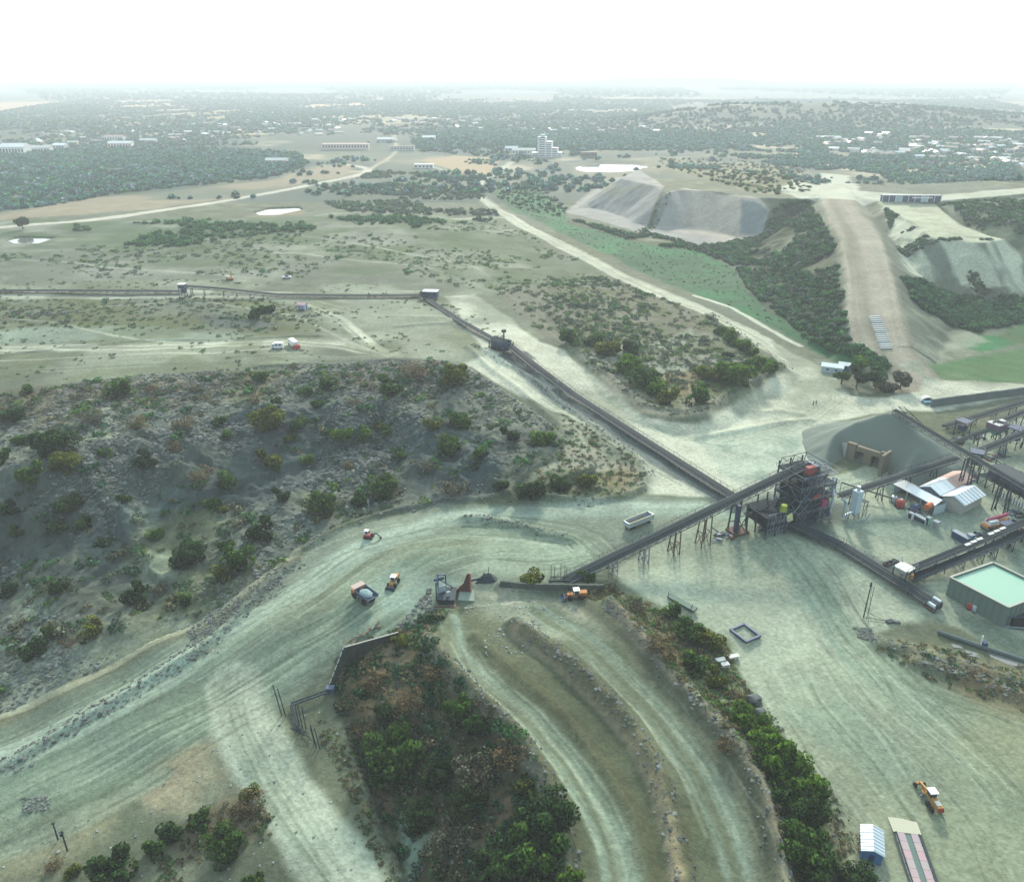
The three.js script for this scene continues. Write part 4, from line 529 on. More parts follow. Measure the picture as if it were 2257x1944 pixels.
scatterIn(BANDS[0].poly, 30000, (x, d) => { const f = fbm(x * .04 + 11, d * .04, 4), o = BANDS[0], db = lineDist(o.b, x, d), dt = lineDist(o.t, x, d), t = db / (db + dt); if (rnd() > sstep(.36, .62, f) * (t > .28 && t < .6 ? 1 : .3)) return false; rockAt(x, d, .18 + .75 * Math.pow(rnd(), 4)); return true; });
const alongLine = (line, n, w, fn) => { const pts = GL(line); let L = [0]; for (let i = 1; i < pts.length; i++) L[i] = L[i - 1] + Math.hypot(pts[i][0] - pts[i - 1][0], pts[i][1] - pts[i - 1][1]); for (let k = 0; k < n; k++) { const s = rnd() * L[L.length - 1]; let i = 1; while (L[i] < s) i++; const t = (s - L[i - 1]) / (L[i] - L[i - 1]); const q = (rnd() + rnd() + rnd() - 1.5) * w; const ex = pts[i][0] - pts[i - 1][0], ey = pts[i][1] - pts[i - 1][1], l = Math.hypot(ex, ey); fn(lerp(pts[i - 1][0], pts[i][0], t) - ey / l * q, lerp(pts[i - 1][1], pts[i][1], t) + ex / l * q); } };
for (const [r, n, w] of [[0, 900, 3.5], [1, 700, 2], [3, 600, 2.2], [6, 700, 2.2], [7, 800, 2.4], [10, 200, 2], [11, 250, 2], [14, 600, 3], [17, 250, 2.5], [18, 250, 2.5]]) { const pts = RIDGES[r].pts, save = GL; alongWorld(pts, n, w, (x, d) => rockAt(x, d, .15 + .5 * Math.pow(rnd(), 3))); }
function alongWorld(pts, n, w, fn) { let L = [0]; for (let i = 1; i < pts.length; i++) L[i] = L[i - 1] + Math.hypot(pts[i][0] - pts[i - 1][0], pts[i][1] - pts[i - 1][1]); for (let k = 0; k < n; k++) { const s = rnd() * L[L.length - 1]; let i = 1; while (L[i] < s) i++; const t = (s - L[i - 1]) / (L[i] - L[i - 1]), q = (rnd() + rnd() + rnd() - 1.5) * w, ex = pts[i][0] - pts[i - 1][0], ey = pts[i][1] - pts[i - 1][1], l = Math.hypot(ex, ey); fn(lerp(pts[i - 1][0], pts[i][0], t) - ey / l * q, lerp(pts[i - 1][1], pts[i][1], t) + ex / l * q); } }
alongLine([[560, 1170], [480, 1225], [380, 1290]], 900, 5, (x, d) => rockAt(x, d, .12 + .4 * Math.pow(rnd(), 3)));
scatterIn(GL([[930, 1225], [1060, 1215], [1150, 1250], [1080, 1320], [980, 1330]]), 380, (x, d) => { rockAt(x, d, .1 + .36 * Math.pow(rnd(), 4), 2.2); return true; });
scatterIn(GL([[880, 1250], [800, 1280], [770, 1300], [830, 1240], [870, 1190]]), 260, (x, d) => { rockAt(x, d, .2 + .6 * Math.pow(rnd(), 3)); return true; });
scatterIn(BANDS[2].poly, 700, (x, d) => { rockAt(x, d, .12 + .4 * Math.pow(rnd(), 3)); return true; });
scatterIn(BANDS[1].poly, 900, (x, d) => { rockAt(x, d, .12 + .4 * Math.pow(rnd(), 3)); return true; });
scatterIn(GL([[0, 1650], [480, 1490], [650, 1410], [740, 1600], [780, 1800], [0, 1800]]), 420, (x, d) => { rockAt(x, d, .08 + .3 * Math.pow(rnd(), 4), 1.9); return true; });
alongLine([[10, 633], [80, 636], [155, 636]], 90, 8, (x, d) => rockAt(x, d, .4 + .9 * rnd(), .6));
scatterIn(GL([[1728, 1268], [1765, 1272], [1775, 1300], [1740, 1292]]), 130, (x, d) => { rockAt(x, d, .25 + .5 * rnd() * rnd(), 1.1); return true; });
scatterIn(GL([[40, 1615], [100, 1612], [105, 1640], [45, 1645]]), 130, (x, d) => { rockAt(x, d, .15 + .4 * rnd() * rnd(), 1.1); return true; });
for (const [u, v, s, l] of [[1526, 1420, 1.5, 'dark boulder at the edge of the bush bank beside the yard'], [1538, 1445, 1.2, 'smaller dark boulder just below the first at the bank edge']]) { const m = new THREE.Mesh(rock, mat(.07, .085, .09, .95)); m.name = 'boulder'; const g = G(u, v); m.position.set(g[0], g[2] + s * .3, -g[1]); m.scale.set(s * 1.2, s, s); m.castShadow = m.receiveShadow = true; tag(m, l, 'boulder'); place(m); }
rocks.done('loose grey-green rocks and rubble strewn over the slope, banks and road edges', 'rubble');
// low scrub
const scrub = new Spread('low_scrub', tufty, plainLeaf);
const tints = [[.022, .088, .046], [.040, .135, .044], [.078, .175, .040], [.11, .12, .07], [.08, .125, .10], [.15, .14, .08]];
const scrubAt = (x, d, s, pick) => { const t = tints[pick[(rnd() * pick.length) | 0]], k = rr(1.1, 1.9); s *= .82 * (.6 + .8 * rnd()); scrub.put(x, hgt(x, d) - .05, -d, s, s * rr(.5, .9), s, rr(0, 6), lin(t[0] * k, t[1] * k, t[2] * k)); return true; };
scatterIn(BANDS[0].poly, 750, (x, d) => { if (fbm(x * .03, d * .03 + 60, 4) < .47) return false; return scrubAt(x, d, rr(.4, 1.5), [0, 1, 1, 3, 4, 4, 3, 2]); });
scatterIn(BANDS[0].poly, 420, (x, d) => { if (fbm(x * .03, d * .03 + 60, 4) < .45) return false; return scrubAt(x, d, rr(1.6, 3.2), [0, 0, 1, 1, 2, 4, 3]); });
scatterIn(GL([[-40, 803], [300, 765], [600, 745], [930, 738], [1000, 780], [900, 805], [600, 800], [300, 830], [100, 880], [-40, 905]]), 600, (x, d) => scrubAt(x, d, rr(.6, 2.0), [0, 1, 3, 4, 4, 3]));
scatterIn(BANDS[1].poly, 900, (x, d) => scrubAt(x, d, rr(.4, 2.1), [0, 0, 0, 3, 3, 1]));
scatterIn(BANDS[2].poly, 1300, (x, d) => scrubAt(x, d, rr(.3, 1.2), [1, 2, 3, 5, 3, 5]));
scatterIn(GL([[-60, 560], [400, 566], [820, 576], [990, 650], [1040, 700], [860, 722], [620, 732], [300, 752], [-60, 795]]), 650, (x, d) => fbm(x * .04, d * .04, 3) > .46 && scrubAt(x, d, rr(.4, 1.5), [1, 4, 2, 0]));
scatterIn(GL([[1170, 700], [1235, 770], [1300, 828], [1370, 845], [1435, 832], [1480, 798], [1560, 762], [1500, 740], [1380, 800], [1260, 740]]), 260, (x, d) => scrubAt(x, d, rr(.4, 1.2), [2, 5, 3, 1]));
scatterIn(LOBE, 450, (x, d) => scrubAt(x, d, rr(.4, 1.2), [1, 3, 4, 5]));
scatterIn(ISLAND, 1100, (x, d) => { if (fbm(x * .035, d * .035, 3) < .44) return false; return scrubAt(x, d, rr(.6, 2.6), [1, 2, 4, 4, 4]); });
scatterIn(GL([[1010, 575], [1200, 550], [1330, 600], [1450, 650], [1400, 700], [1300, 690], [1150, 690], [1040, 640]]), 380, (x, d) => scrubAt(x, d, rr(.7, 2.6), [1, 4, 4, 2]));
scatterIn(GL([[-60, 500], [300, 480], [560, 465], [820, 460], [1000, 445], [1200, 540], [1350, 620], [1250, 615], [1000, 598], [850, 560], [500, 560], [-60, 560]]), 1300, (x, d) => { if (fbm(x * .02, d * .02, 4) < .47) return false; return scrubAt(x, d, rr(.6, 2.6), [1, 2, 4, 4, 1]); });
scatterIn(GL([[-40, 608], [200, 604], [560, 606], [650, 632], [640, 662], [560, 672], [350, 668], [-40, 655]]), 500, (x, d) => scrubAt(x, d, rr(.6, 1.8), [0, 1, 3, 4]));
scatterIn(GL([[300, 1785], [330, 1690], [420, 1650], [520, 1590], [545, 1650], [560, 1700], [420, 1740], [350, 1800]]), 160, (x, d) => scrubAt(x, d, rr(.4, 1.1), [3, 5, 1, 5]));
scatterIn(GL([[640, 1440], [720, 1530], [745, 1600], [775, 1700], [830, 1800], [790, 1800], [740, 1700], [700, 1600], [650, 1500]]), 260, (x, d) => scrubAt(x, d, rr(.25, .7), [5, 3, 2, 5]));
scatterIn(GL([[1760, 1310], [1830, 1290], [2072, 1350], [2120, 1380], [2120, 1450], [2072, 1440], [1900, 1385]]), 190, (x, d) => scrubAt(x, d, rr(.35, 1.1), [1, 3, 4, 5, 0]));
scatterIn(GL([[1500, 1380], [1700, 1690], [1715, 1800], [1740, 1800], [1720, 1650], [1560, 1440]]), 200, (x, d) => scrubAt(x, d, rr(.25, .6), [1, 4, 5]));
scrub.done('low dry scrub, small leafless shrubs and grass tufts dotted over slopes and waste ground', 'scrub');
// dump slopes, valley sides
const thick = new Spread('bush_cover', clumpGeo, plainLeaf);
const nearWater = (x, d) => nearPond.some(o => x > o.x0 - 22 && x < o.x1 + 22 && d > o.d0 - 60 && d < o.d1 + 20);
const thickAt = (x, d, s, pick) => { if (nearWater(x, d)) return false; const t = tints[pick[(rnd() * pick.length) | 0]], k = rr(.9, 1.9); thick.put(x, hgt(x, d) - .2, -d, s, s * rr(.7, 1.05), s, rr(0, 6), lin(t[0] * k, t[1] * k, t[2] * k)); return true; };
const inV = a => GL(a);
scatterIn(inV([[1155, 445], [1290, 478], [1300, 468], [1420, 498], [1540, 472], [1570, 420], [1640, 404], [1690, 500], [1702, 600], [1722, 712], [1650, 690], [1520, 590], [1490, 540], [1420, 508], [1290, 492]]), 2600, (x, d) => { if (fbm(x * .03, d * .03, 3) < .36) return false; return thickAt(x, d, rr(1, 2.8), [0, 0, 1, 1, 4, 4]); });
scatterIn(inV([[1822, 562], [1870, 568], [1960, 600], [2072, 603], [2120, 600], [2120, 650], [2072, 652], [1980, 672], [1900, 642], [1850, 612]]), 1000, (x, d) => thickAt(x, d, rr(1.2, 2.8), [0, 0, 1, 0]));
scatterIn(inV([[1908, 414], [2072, 399], [2120, 398], [2120, 560], [2090, 560], [2042, 488], [1970, 462]]), 800, (x, d) => fbm(x * .03, d * .03, 3) > .42 && thickAt(x, d, rr(1, 2.6), [0, 1, 1, 4]));
scatterIn(inV([[1790, 420], [1850, 456], [1885, 486], [2040, 492], [2080, 580], [1990, 600], [1900, 572], [1830, 548], [1805, 480]]), 420, (x, d) => fbm(x * .05, d * .05, 3) > .52 && thickAt(x, d, rr(.7, 1.8), [0, 4, 1]));
scatterIn(inV([[1340, 396], [1362, 394], [1305, 472], [1283, 470]]), 45, (x, d) => thickAt(x, d, rr(.6, 1.4), [4, 4, 1]));
scatterIn(inV([[1700, 700], [1800, 738], [1790, 762], [1690, 715], [1640, 690]]), 200, (x, d) => thickAt(x, d, rr(1, 2.2), [0, 1, 1]));
scatterIn(inV([[1250, 352], [1540, 395], [1640, 390], [1640, 345], [1500, 325], [1330, 320]]), 900, (x, d) => thickAt(x, d, rr(1.2, 2.8), [4, 1, 3, 0]));
scatterIn(inV([[1030, 372], [1060, 365], [1150, 420], [1140, 440], [1060, 425], [1005, 400]]), 260, (x, d) => thickAt(x, d, rr(1, 2.4), [1, 0, 4]));
scatterIn(inV([[150, 455], [500, 440], [640, 438], [800, 432], [1000, 445], [820, 465], [560, 470], [350, 500], [150, 495]]), 650, (x, d) => fbm(x * .02, d * .02, 3) > .45 && thickAt(x, d, rr(1.2, 3.2), [0, 1, 1, 1]));
scatterIn(inV([[760, 345], [940, 360], [980, 400], [1010, 436], [700, 430], [640, 400]]), 1100, (x, d) => fbm(x * .015, d * .015, 3) > .42 && thickAt(x, d, rr(1.4, 3.2), [0, 1, 4, 4]));
scatterIn(inV([[1000, 392], [1060, 376], [1140, 428], [1160, 452], [1300, 492], [1420, 510], [1490, 547], [1515, 592], [1590, 642], [1690, 700], [1640, 700], [1550, 653], [1420, 596], [1340, 566], [1250, 520], [1150, 476], [1040, 426]]), 700, (x, d) => thickAt(x, d, rr(.3, .8), [1, 1, 2]));
thick.done('dense dark bushes covering the dump slopes and the valley sides', 'bushes');
// woods and town trees fading into the haze
const woods = new Spread('woodland', farGeo, plainLeaf);
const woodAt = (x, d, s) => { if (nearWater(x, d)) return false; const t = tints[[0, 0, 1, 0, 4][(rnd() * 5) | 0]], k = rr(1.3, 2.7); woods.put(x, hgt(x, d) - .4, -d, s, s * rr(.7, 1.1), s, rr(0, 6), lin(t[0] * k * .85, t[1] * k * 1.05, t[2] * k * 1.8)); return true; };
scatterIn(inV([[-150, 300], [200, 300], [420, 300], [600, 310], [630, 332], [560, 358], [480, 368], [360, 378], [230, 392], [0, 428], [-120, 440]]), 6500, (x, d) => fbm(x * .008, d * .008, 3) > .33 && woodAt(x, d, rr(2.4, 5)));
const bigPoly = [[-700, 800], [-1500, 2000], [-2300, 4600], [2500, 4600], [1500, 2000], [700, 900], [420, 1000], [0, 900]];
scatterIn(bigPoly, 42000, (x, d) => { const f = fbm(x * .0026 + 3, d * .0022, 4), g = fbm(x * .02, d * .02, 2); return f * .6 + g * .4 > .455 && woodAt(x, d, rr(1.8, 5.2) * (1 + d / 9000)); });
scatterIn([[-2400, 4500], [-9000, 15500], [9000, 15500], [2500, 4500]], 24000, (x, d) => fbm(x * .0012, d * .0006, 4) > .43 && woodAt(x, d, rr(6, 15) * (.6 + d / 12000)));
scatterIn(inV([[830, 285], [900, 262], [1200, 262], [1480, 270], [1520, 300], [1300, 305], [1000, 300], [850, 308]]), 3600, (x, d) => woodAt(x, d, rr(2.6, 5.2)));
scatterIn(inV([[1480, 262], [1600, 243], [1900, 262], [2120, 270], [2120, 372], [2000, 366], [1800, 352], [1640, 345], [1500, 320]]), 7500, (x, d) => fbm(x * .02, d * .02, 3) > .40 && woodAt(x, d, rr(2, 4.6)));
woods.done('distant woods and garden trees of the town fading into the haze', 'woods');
// ---------------------------------------------------------------- conveyors, plant, sheds
const gp = (u, v, up = 0) => { const g = G(u, v); return [g[0], g[2] + up, -g[1]]; };
const pp = (u, v, h) => { const g = P(u, v, h); return [g[0], h, -g[1]]; };
const gy = (x, z) => hgt(x, -z);
const yaw = (p, q) => Math.atan2(-(q[2] - p[2]), q[0] - p[0]); // turns local +x towards q
function thing(name, label, category, pos, ry = 0, group) { const o = new THREE.Group(); o.name = numbered(name); scene.add(o); o.position.set(...pos); o.rotation.y = ry; tag(o, label, category, group); return o; }
// belt conveyor along a 3-D line; parts: belt, stringers, rollers, walkway, handrail, trestles
function conveyor(label, pts, o = {}) {
  const { w = 1.6, deep = 0, legs = 0, walk = 1, rail = true, step = 3, low = .5, mt = M.steel, group, trestles = [], ore = true, legMat = M.steel } = o;
  const p0 = pts[0], t = thing('belt_conveyor', label, 'conveyor', p0, 0, group); const L = p => [p[0] - p0[0], p[1] - p0[1], p[2] - p0[2]];
  const belt = new MB(), fr = new MB(), roll = new MB(), wk = new MB(), hr = new MB(), oreb = new MB(); let hasOre = 0;
  for (let i = 0; i < pts.length - 1; i++) {
    const a = new V3(...L(pts[i])), b = new V3(...L(pts[i + 1])), len = a.distanceTo(b), dir = b.clone().sub(a).normalize(), rt = new V3().crossVectors(dir, new V3(0, 1, 0)).normalize(), up = new V3().crossVectors(rt, dir);
    const at = (s, x, y) => { const q = a.clone().addScaledVector(dir, s).addScaledVector(rt, x).addScaledVector(up, y); return [q.x, q.y, q.z]; };
    belt.beam(at(0, -w * .28, .16), at(len, -w * .28, .16), w * .5, .06); belt.beam(at(0, w * .16, .1), at(len, w * .16, .1), w * .55, .06); if (deep || low > .3) belt.beam(at(0, 0, -.3), at(len, 0, -.3), w * .85, .05);
    if (ore) { oreb.beam(at(0, 0, .2), at(len, 0, .2), w * .4, .12); hasOre = 1; }
    for (const s of [-1, 1]) fr.beam(at(0, s * w * .55, 0), at(len, s * w * .55, 0), .16, .34);
    if (deep) for (const s of [-1, 1]) { fr.beam(at(0, s * w * .55, -deep), at(len, s * w * .55, -deep), .16, .16); for (let q = 0; q < len; q += step) { fr.beam(at(q, s * w * .55, 0), at(q, s * w * .55, -deep), .11); fr.beam(at(q, s * w * .55, -deep), at(Math.min(len, q + step), s * w * .55, 0), .09); } }
    for (let q = .5; q < len; q += step * .6) roll.beam(at(q, -w * .55, .05), at(q, w * .55, .05), .14);
    for (let k = 0; k < walk; k++) { const s = k ? -1 : 1, c = s * (w * .55 + .55); wk.beam(at(0, c, -.05), at(len, c, -.05), .85, .06); if (rail) { for (const y of [.55, 1.05]) hr.beam(at(0, c + s * .42, y), at(len, c + s * .42, y), .07); for (let q = 0; q < len; q += step) hr.beam(at(q, c + s * .42, 0), at(q, c + s * .42, 1.05), .07); } }
    if (legs) for (let q = legs * .5; q < len; q += legs) { const c = a.clone().addScaledVector(dir, q), gyv = gy(c.x + p0[0], c.z + p0[2]) - p0[1], H = c.y - gyv - deep; if (H < .25) continue; const lb = new MB(); const sp = H > 4 ? H * .12 : .0; lb.beam(at(q, -w * .6, -deep - .12), at(q, w * .6, -deep - .12), .18); const foot = s => { const e = at(q, s * (w * .55), -deep); return [e[0] + rt.x * s * sp, gyv - .3, e[2] + rt.z * s * sp]; }; for (const s of [-1, 1]) lb.beam(foot(s), at(q, s * w * .55, -deep), H > 4 ? .26 : .16); if (H > 2) { lb.beam(at(q, -w * .55, -deep - .2), at(q, w * .55, -deep - .2), .18); lb.beam(foot(-1), at(q, w * .55, -deep - H * .1), .12); lb.beam(foot(1), at(q, -w * .55, -deep - H * .1), .12); } lb.build('trestle', legMat, t); }
    for (const [frac, m2, spread] of (i === 0 ? trestles : [])) { const q = frac * len, c = a.clone().addScaledVector(dir, q), gyv = gy(c.x + p0[0], c.z + p0[2]) - p0[1]; for (const e of [-spread, spread]) { const lb = new MB(); const H = at(q + e, 0, -deep)[1] - gyv; if (H < .6) continue; for (const s of [-1, 1]) { const f = at(q + e * 1.3, s * w * .75, 0); f[1] = gyv - .4; lb.beam(f, at(q + e, s * w * .55, -deep), .3); } const m = at(q + e, -w * .6, 0), n = at(q + e, w * .6, 0); m[1] = n[1] = gyv + H * .5; lb.beam(m, n, .18); const f1 = at(q + e, -w * .65, 0); f1[1] = gyv; lb.beam(f1, n, .14); const f2 = at(q + e, w * .65, 0); f2[1] = gyv; lb.beam(f2, m, .14); lb.beam(at(q + e, -w * .6, -deep - .1), at(q + e, w * .6, -deep - .1), .2); lb.build('trestle', m2, t); } }
  }
  belt.build('belt', M.belt, t); fr.build('frame', mt, t); roll.build('rollers', M.steelLt, t).userData.kind = 'stuff'; if (walk) wk.build('walkway', mt, t); if (walk && rail) hr.build('handrail', mt, t); if (hasOre) oreb.build('carried_ore', M.ore, t);
  return t;
}
conveyor('long low dark conveyor running level across the far left plateau to the first transfer tower', [gp(-160, 593, 1.3), gp(100, 592, 1.3), gp(368, 594, 1.4)], { w: 2.4, deep: .8, legs: 8, step: 6, walk: 1, rail: true });
conveyor('dark conveyor from the left transfer tower to the corner transfer house, left end raised', [gp(376, 600, 6), gp(440, 601, 5), gp(560, 602, 1.8), gp(700, 602, 1.2), gp(850, 603, 1.6)], { w: 2, legs: 7, step: 4, deep: 1.4, walk: 1, rail: true });
conveyor('dark conveyor sloping from the corner transfer house down to the drive station', [gp(856, 604, 1.8), gp(930, 652, 1.3), gp(1008, 698, 1.8)], { w: 2, legs: 6, step: 4, deep: .5, walk: 1, rail: true });
conveyor('long straight dark conveyor with walkways running diagonally from the drive station to the plant', [gp(1020, 703, 3.2), gp(1080, 748, 2.2), gp(1160, 806, 1.7), gp(1300, 896, 1.5), gp(1494, 1022, 1.8)], { w: 2.1, legs: 5, step: 3, deep: .5, walk: 2, rail: true });
const C3A = pp(1118, 1187, -1.2), C3B = pp(1632, 939, 17.5);
conveyor('long inclined truss conveyor on trestles climbing from the crusher to the top of the plant', [C3A, C3B], { w: 1.9, deep: 1.5, walk: 2, step: 2.6, trestles: [[.22, M.steelLt, .6], [.34, M.steelLt, .6], [.46, M.rust, .8], [.58, M.rust, 1.2]], legMat: M.rust });
conveyor('dark ground-level conveyor leaving the plant down to the right towards the green reservoir', [gp(1580, 1064, 2.4), gp(1700, 1112, 1.6), gp(1880, 1226, 1.6)], { w: 2.1, legs: 5, deep: .5, walk: 2 });
conveyor('inclined conveyor from the plant rising right past the sheds to the stockpile side', [pp(1700, 1003, 4.5), pp(1938, 926, 8.5)], { w: 1.4, deep: 1.2, walk: 2, legs: 11 });
conveyor('conveyor crossing behind the stacker towards the right edge of the picture', [pp(1960, 921, 4), pp(2130, 852, 9)], { w: 1.4, deep: 1.1, walk: 2, legs: 12 });
conveyor('stacker conveyor coming down from the stockpile peak to the right edge', [pp(1812, 829, 17.6), pp(2120, 1012, 10)], { w: 1.2, deep: 1.7, walk: 1, legs: 0, trestles: [[.55, M.steel, 1.2], [.78, M.steel, 1.5]] });
conveyor('conveyor with pale rollers and white covers rising from the corner hopper to the right edge', [gp(1830, 1168, 2), pp(2110, 1040, 7)], { w: 1.4, deep: .9, walk: 1, legs: 7, mt: M.steel, ore: false });
conveyor('narrow second conveyor beside the roller conveyor above the green reservoir', [gp(1845, 1176, 1.2), pp(2000, 1108, 3.5), pp(2110, 1060, 5)], { w: 1.6, deep: .6, walk: 1, legs: 7, ore: false });
conveyor('upper right conveyor sloping down left in front of the dark wall', [pp(1912, 862, 1.5), pp(2120, 797, 7)], { w: 1.8, deep: 1, walk: 1, legs: 10 });
conveyor('short conveyor at the right edge feeding the purple screen hopper', [pp(2010, 858, 7), pp(2120, 812, 9)], { w: 1.5, deep: .8, walk: 1, legs: 9 });
conveyor('short inclined conveyor left of the purple screen hopper', [pp(1930, 895, 1.5), pp(2000, 869, 6)], { w: 1.4, deep: .6, walk: 0, legs: 6 });
{ // white covers on the roller conveyor
  const a = pp(1958, 1110, 4.2), b = pp(2040, 1072, 6), t = thing('conveyor_cover', 'row of white cover panels lying along the roller conveyor', 'cover', a, yaw(a, b)); const L = Math.hypot(b[0] - a[0], b[2] - a[2]);
  for (let i = 0; i < 7; i++) { if (i === 3) continue; const m = new MB(); m.box((i + .5) * L / 7, .5 + (b[1] - a[1]) * (i + .5) / 7, -.75, L / 7 * .94, .08, .7, 0, .12); m.build('panel', M.white, t); }
}
// transfer towers and houses
{ const p = gp(371, 601), t = thing('transfer_tower', 'small dark blue transfer tower on the long left conveyor', 'tower', p); const m = new MB(); for (const x of [-1.5, 1.5]) for (const z of [-1.5, 1.5]) m.beam([x, -.3, z], [x, 7, z], .3); for (const y of [3.2, 5.2]) { m.beam([-1.5, y, 1.5], [1.5, y, 1.5], .2); m.beam([-1.5, y, -1.5], [1.5, y, -1.5], .2); m.beam([-1.5, y, -1.5], [-1.5, y, 1.5], .2); } m.build('frame', M.blueSteel, t); const c = new MB(); c.box(0, 6.1, 0, 3.4, 2, 3.4); c.build('cladding', M.blueSteel, t); const d = new MB(); d.box(.4, 3.4, 0, 2, 2.4, 2.2); d.build('chute', M.blueSteel, t); const r = new MB(); r.box(0, 7.2, 0, 3.8, .15, 3.8); r.build('roof', M.white, t); }
{ const p = gp(858, 606), t = thing('transfer_house', 'corner transfer house with pale roof where the long conveyor turns', 'building', p, -.1); const m = new MB(); m.box(3.4, 2.6, -2, 8, 3.6, 5); m.build('wall', M.blueSteel, t); const r = new MB(); r.box(3.4, 4.5, -2, 8.6, .2, 5.6); r.build('roof', M.paleBlue, t); const f = new MB(); for (const x of [-2, 1]) for (const z of [-2.4, 1]) f.beam([x, -.4, z], [x, 4.6, z], .25); f.beam([-2, 4.5, 1], [1, 4.5, 1], .25); f.beam([-2, 2, 1], [1, 4.5, 1], .18); f.box(-.5, 3.4, -.6, 2.6, 1.8, 2.8); f.build('head_frame', M.steel, t); const w = new MB(); w.box(3, 2.9, .53, 2, 1, .08); w.box(5.8, 2.9, .53, 1.4, 1, .08); w.build('window', M.glass, t); }
{ const p = gp(1014, 708), t = thing('drive_station', 'dark conveyor drive station with a small mast on the diagonal conveyor', 'drive house', p, -.75); t.scale.setScalar(1.35); const m = new MB(); m.box(0, 2.2, 0, 6, 2.4, 3.6); m.build('housing', M.blueSteel, t); const r = new MB(); r.slab([[-2.1, 3.4], [2.1, 3.4], [0, 4.3]], -3.2, 3.2); r.build('roof', M.steel, t); const f = new MB(); for (const x of [-3.4, -1, 3.4]) for (const z of [-2.2, 2.2]) f.beam([x, -.5, z], [x, 3, z], .24); f.box(0, .9, 0, 7.6, .2, 5); f.beam([-3.4, -.3, 2.2], [3.4, 3, 2.2], .16); f.beam([2.2, 4, 1], [2.2, 7.4, 1], .3); f.box(2.2, 7.2, 1, 1.1, .9, 1.1); f.build('frame', M.steel, t); const d = new MB(); d.tube([-1.6, 1.3, 2.4], [1.2, 1.3, 2.4], .7, 12); d.build('drum', M.rubber, t); }
{ // steel plant
  const ry = yaw(C3A, C3B), a = [C3B[0] + Math.cos(ry) * 1.2, 0, C3B[2] - Math.sin(ry) * 1.2], t = thing('screening_plant', 'tall dark steel screening plant with red drive boxes at the head of the inclined conveyor', 'plant', a, ry); const y0 = -1;
  const col = (x, z, h, mt = M.steel, w = .34) => new MB().beam([x, y0, z], [x, h, z], w).build('column', mt, t);
  const X = [-6.5, -2.2, 2.2, 6.5], Z = [-5, 0, 5];
  for (const x of X) for (const z of Z) col(x, z, x > 5 ? 13.5 : 17.5, z === 5 && x > 0 ? M.steelLt : M.steel);
  for (const y of [4, 8, 12, 15.5]) { const d = new MB(); d.box(y > 13 ? -2 : 0, y, 0, y > 13 ? 9.5 : 13.6, .16, 10.8); d.build('floor_deck', M.belt, t); const b = new MB(); for (const z of Z) b.beam([-6.5, y - .25, z], [6.5, y - .25, z], .28); for (const x of X) b.beam([x, y - .25, -5], [x, y - .25, 5], .28); b.build('floor_beams', y > 11 ? M.steelLt : M.steel, t); const h = new MB(); for (const s of [-1, 1]) { h.beam([-7, y + 1.1, s * 5.6], [7, y + 1.1, s * 5.6], .08); h.beam([-7, y + .6, s * 5.6], [7, y + .6, s * 5.6], .06); h.beam([s * 7, y + 1.1, -5.6], [s * 7, y + 1.1, 5.6], .08); for (let q = -7; q <= 7; q += 2) h.beam([q, y, s * 5.6], [q, y + 1.1, s * 5.6], .07); } h.build('handrail', M.steelLt, t); }
  const br = new MB(); for (const [x0, x1] of [[-6.5, -2.2], [2.2, 6.5]]) for (const z of [-5, 5]) for (const [u, v] of [[0, 4], [4, 8], [8, 12]]) { br.beam([x0, u, z], [x1, v, z], .16); br.beam([x1, u, z], [x0, v, z], .16); } for (const x of [6.5, -6.5]) for (const [u, v] of [[0, 4], [4, 8], [8, 12]]) { br.beam([x, u, -5], [x, v, 0], .16); br.beam([x, u, 5], [x, v, 0], .16); } br.build('bracing', M.steelLt, t);
  const lat = new MB(); for (const z of [-5.1, 5.1]) for (let y = 1; y < 16; y += 1.35) lat.beam([-6.5, y, z], [y > 13 ? 2.2 : 6.5, y, z], .1); for (let x = -5.6; x < 6; x += 1.3) { lat.beam([x, 0, 5.15], [x, x > 2.3 ? 12 : 15.5, 5.15], .09); } for (const x of [6.6]) for (let y = 1.2; y < 12; y += 1.4) lat.beam([x, y, -5], [x, y, 5], .1); for (let k = 0; k < 10; k++) { const y = 1 + (k % 5) * 2.6, x = k < 5 ? -6 : 0; lat.beam([x, y, 5.2], [x + 5.4, y + 2.6, 5.2], .1); } lat.build('lattice', M.blueSteel, t); const vs = new MB(); for (let x = -17.6; x < -10; x += 1.1) vs.beam([x, 0, 5.5], [x, 6.4, 5.5], .09); for (let y = 1; y < 6.5; y += 1.2) vs.beam([-18, y, 5.5], [-10.4, y, 5.5], .09); for (let k = 0; k < 6; k++) vs.beam([-18 + k * 1.3, 0, 5.6], [-16 + k * 1.3, 5.6, 5.6], .08); vs.build('lattice', M.steelLt, t);
  const sc = new MB(); sc.hull8([[-4.5, 8.6, -3], [-4.5, 8.6, 3], [-4.5, 11, 3], [-4.5, 11, -3], [3.6, 9.6, -3], [3.6, 9.6, 3], [3.6, 11.6, 3], [3.6, 11.6, -3]]); sc.hull8([[-4, 4.8, -2.4], [-4, 4.8, 3.4], [-4, 7, 3.4], [-4, 7, -2.4], [5, 5.4, -2.4], [5, 5.4, 3.4], [5, 7.4, 3.4], [5, 7.4, -2.4]]); sc.build('vibrating_screen', M.navy, t);
  const hp = new MB(); hp.hull8([[-1, .6, -1], [-1, .6, 1], [1, .6, 1], [1, .6, -1], [-3, 3.9, -3], [-3, 3.9, 3], [3, 3.9, 3], [3, 3.9, -3]].map(p => [p[0] - 2, p[1], p[2] + 1])); hp.build('hopper', M.blueSteel, t);
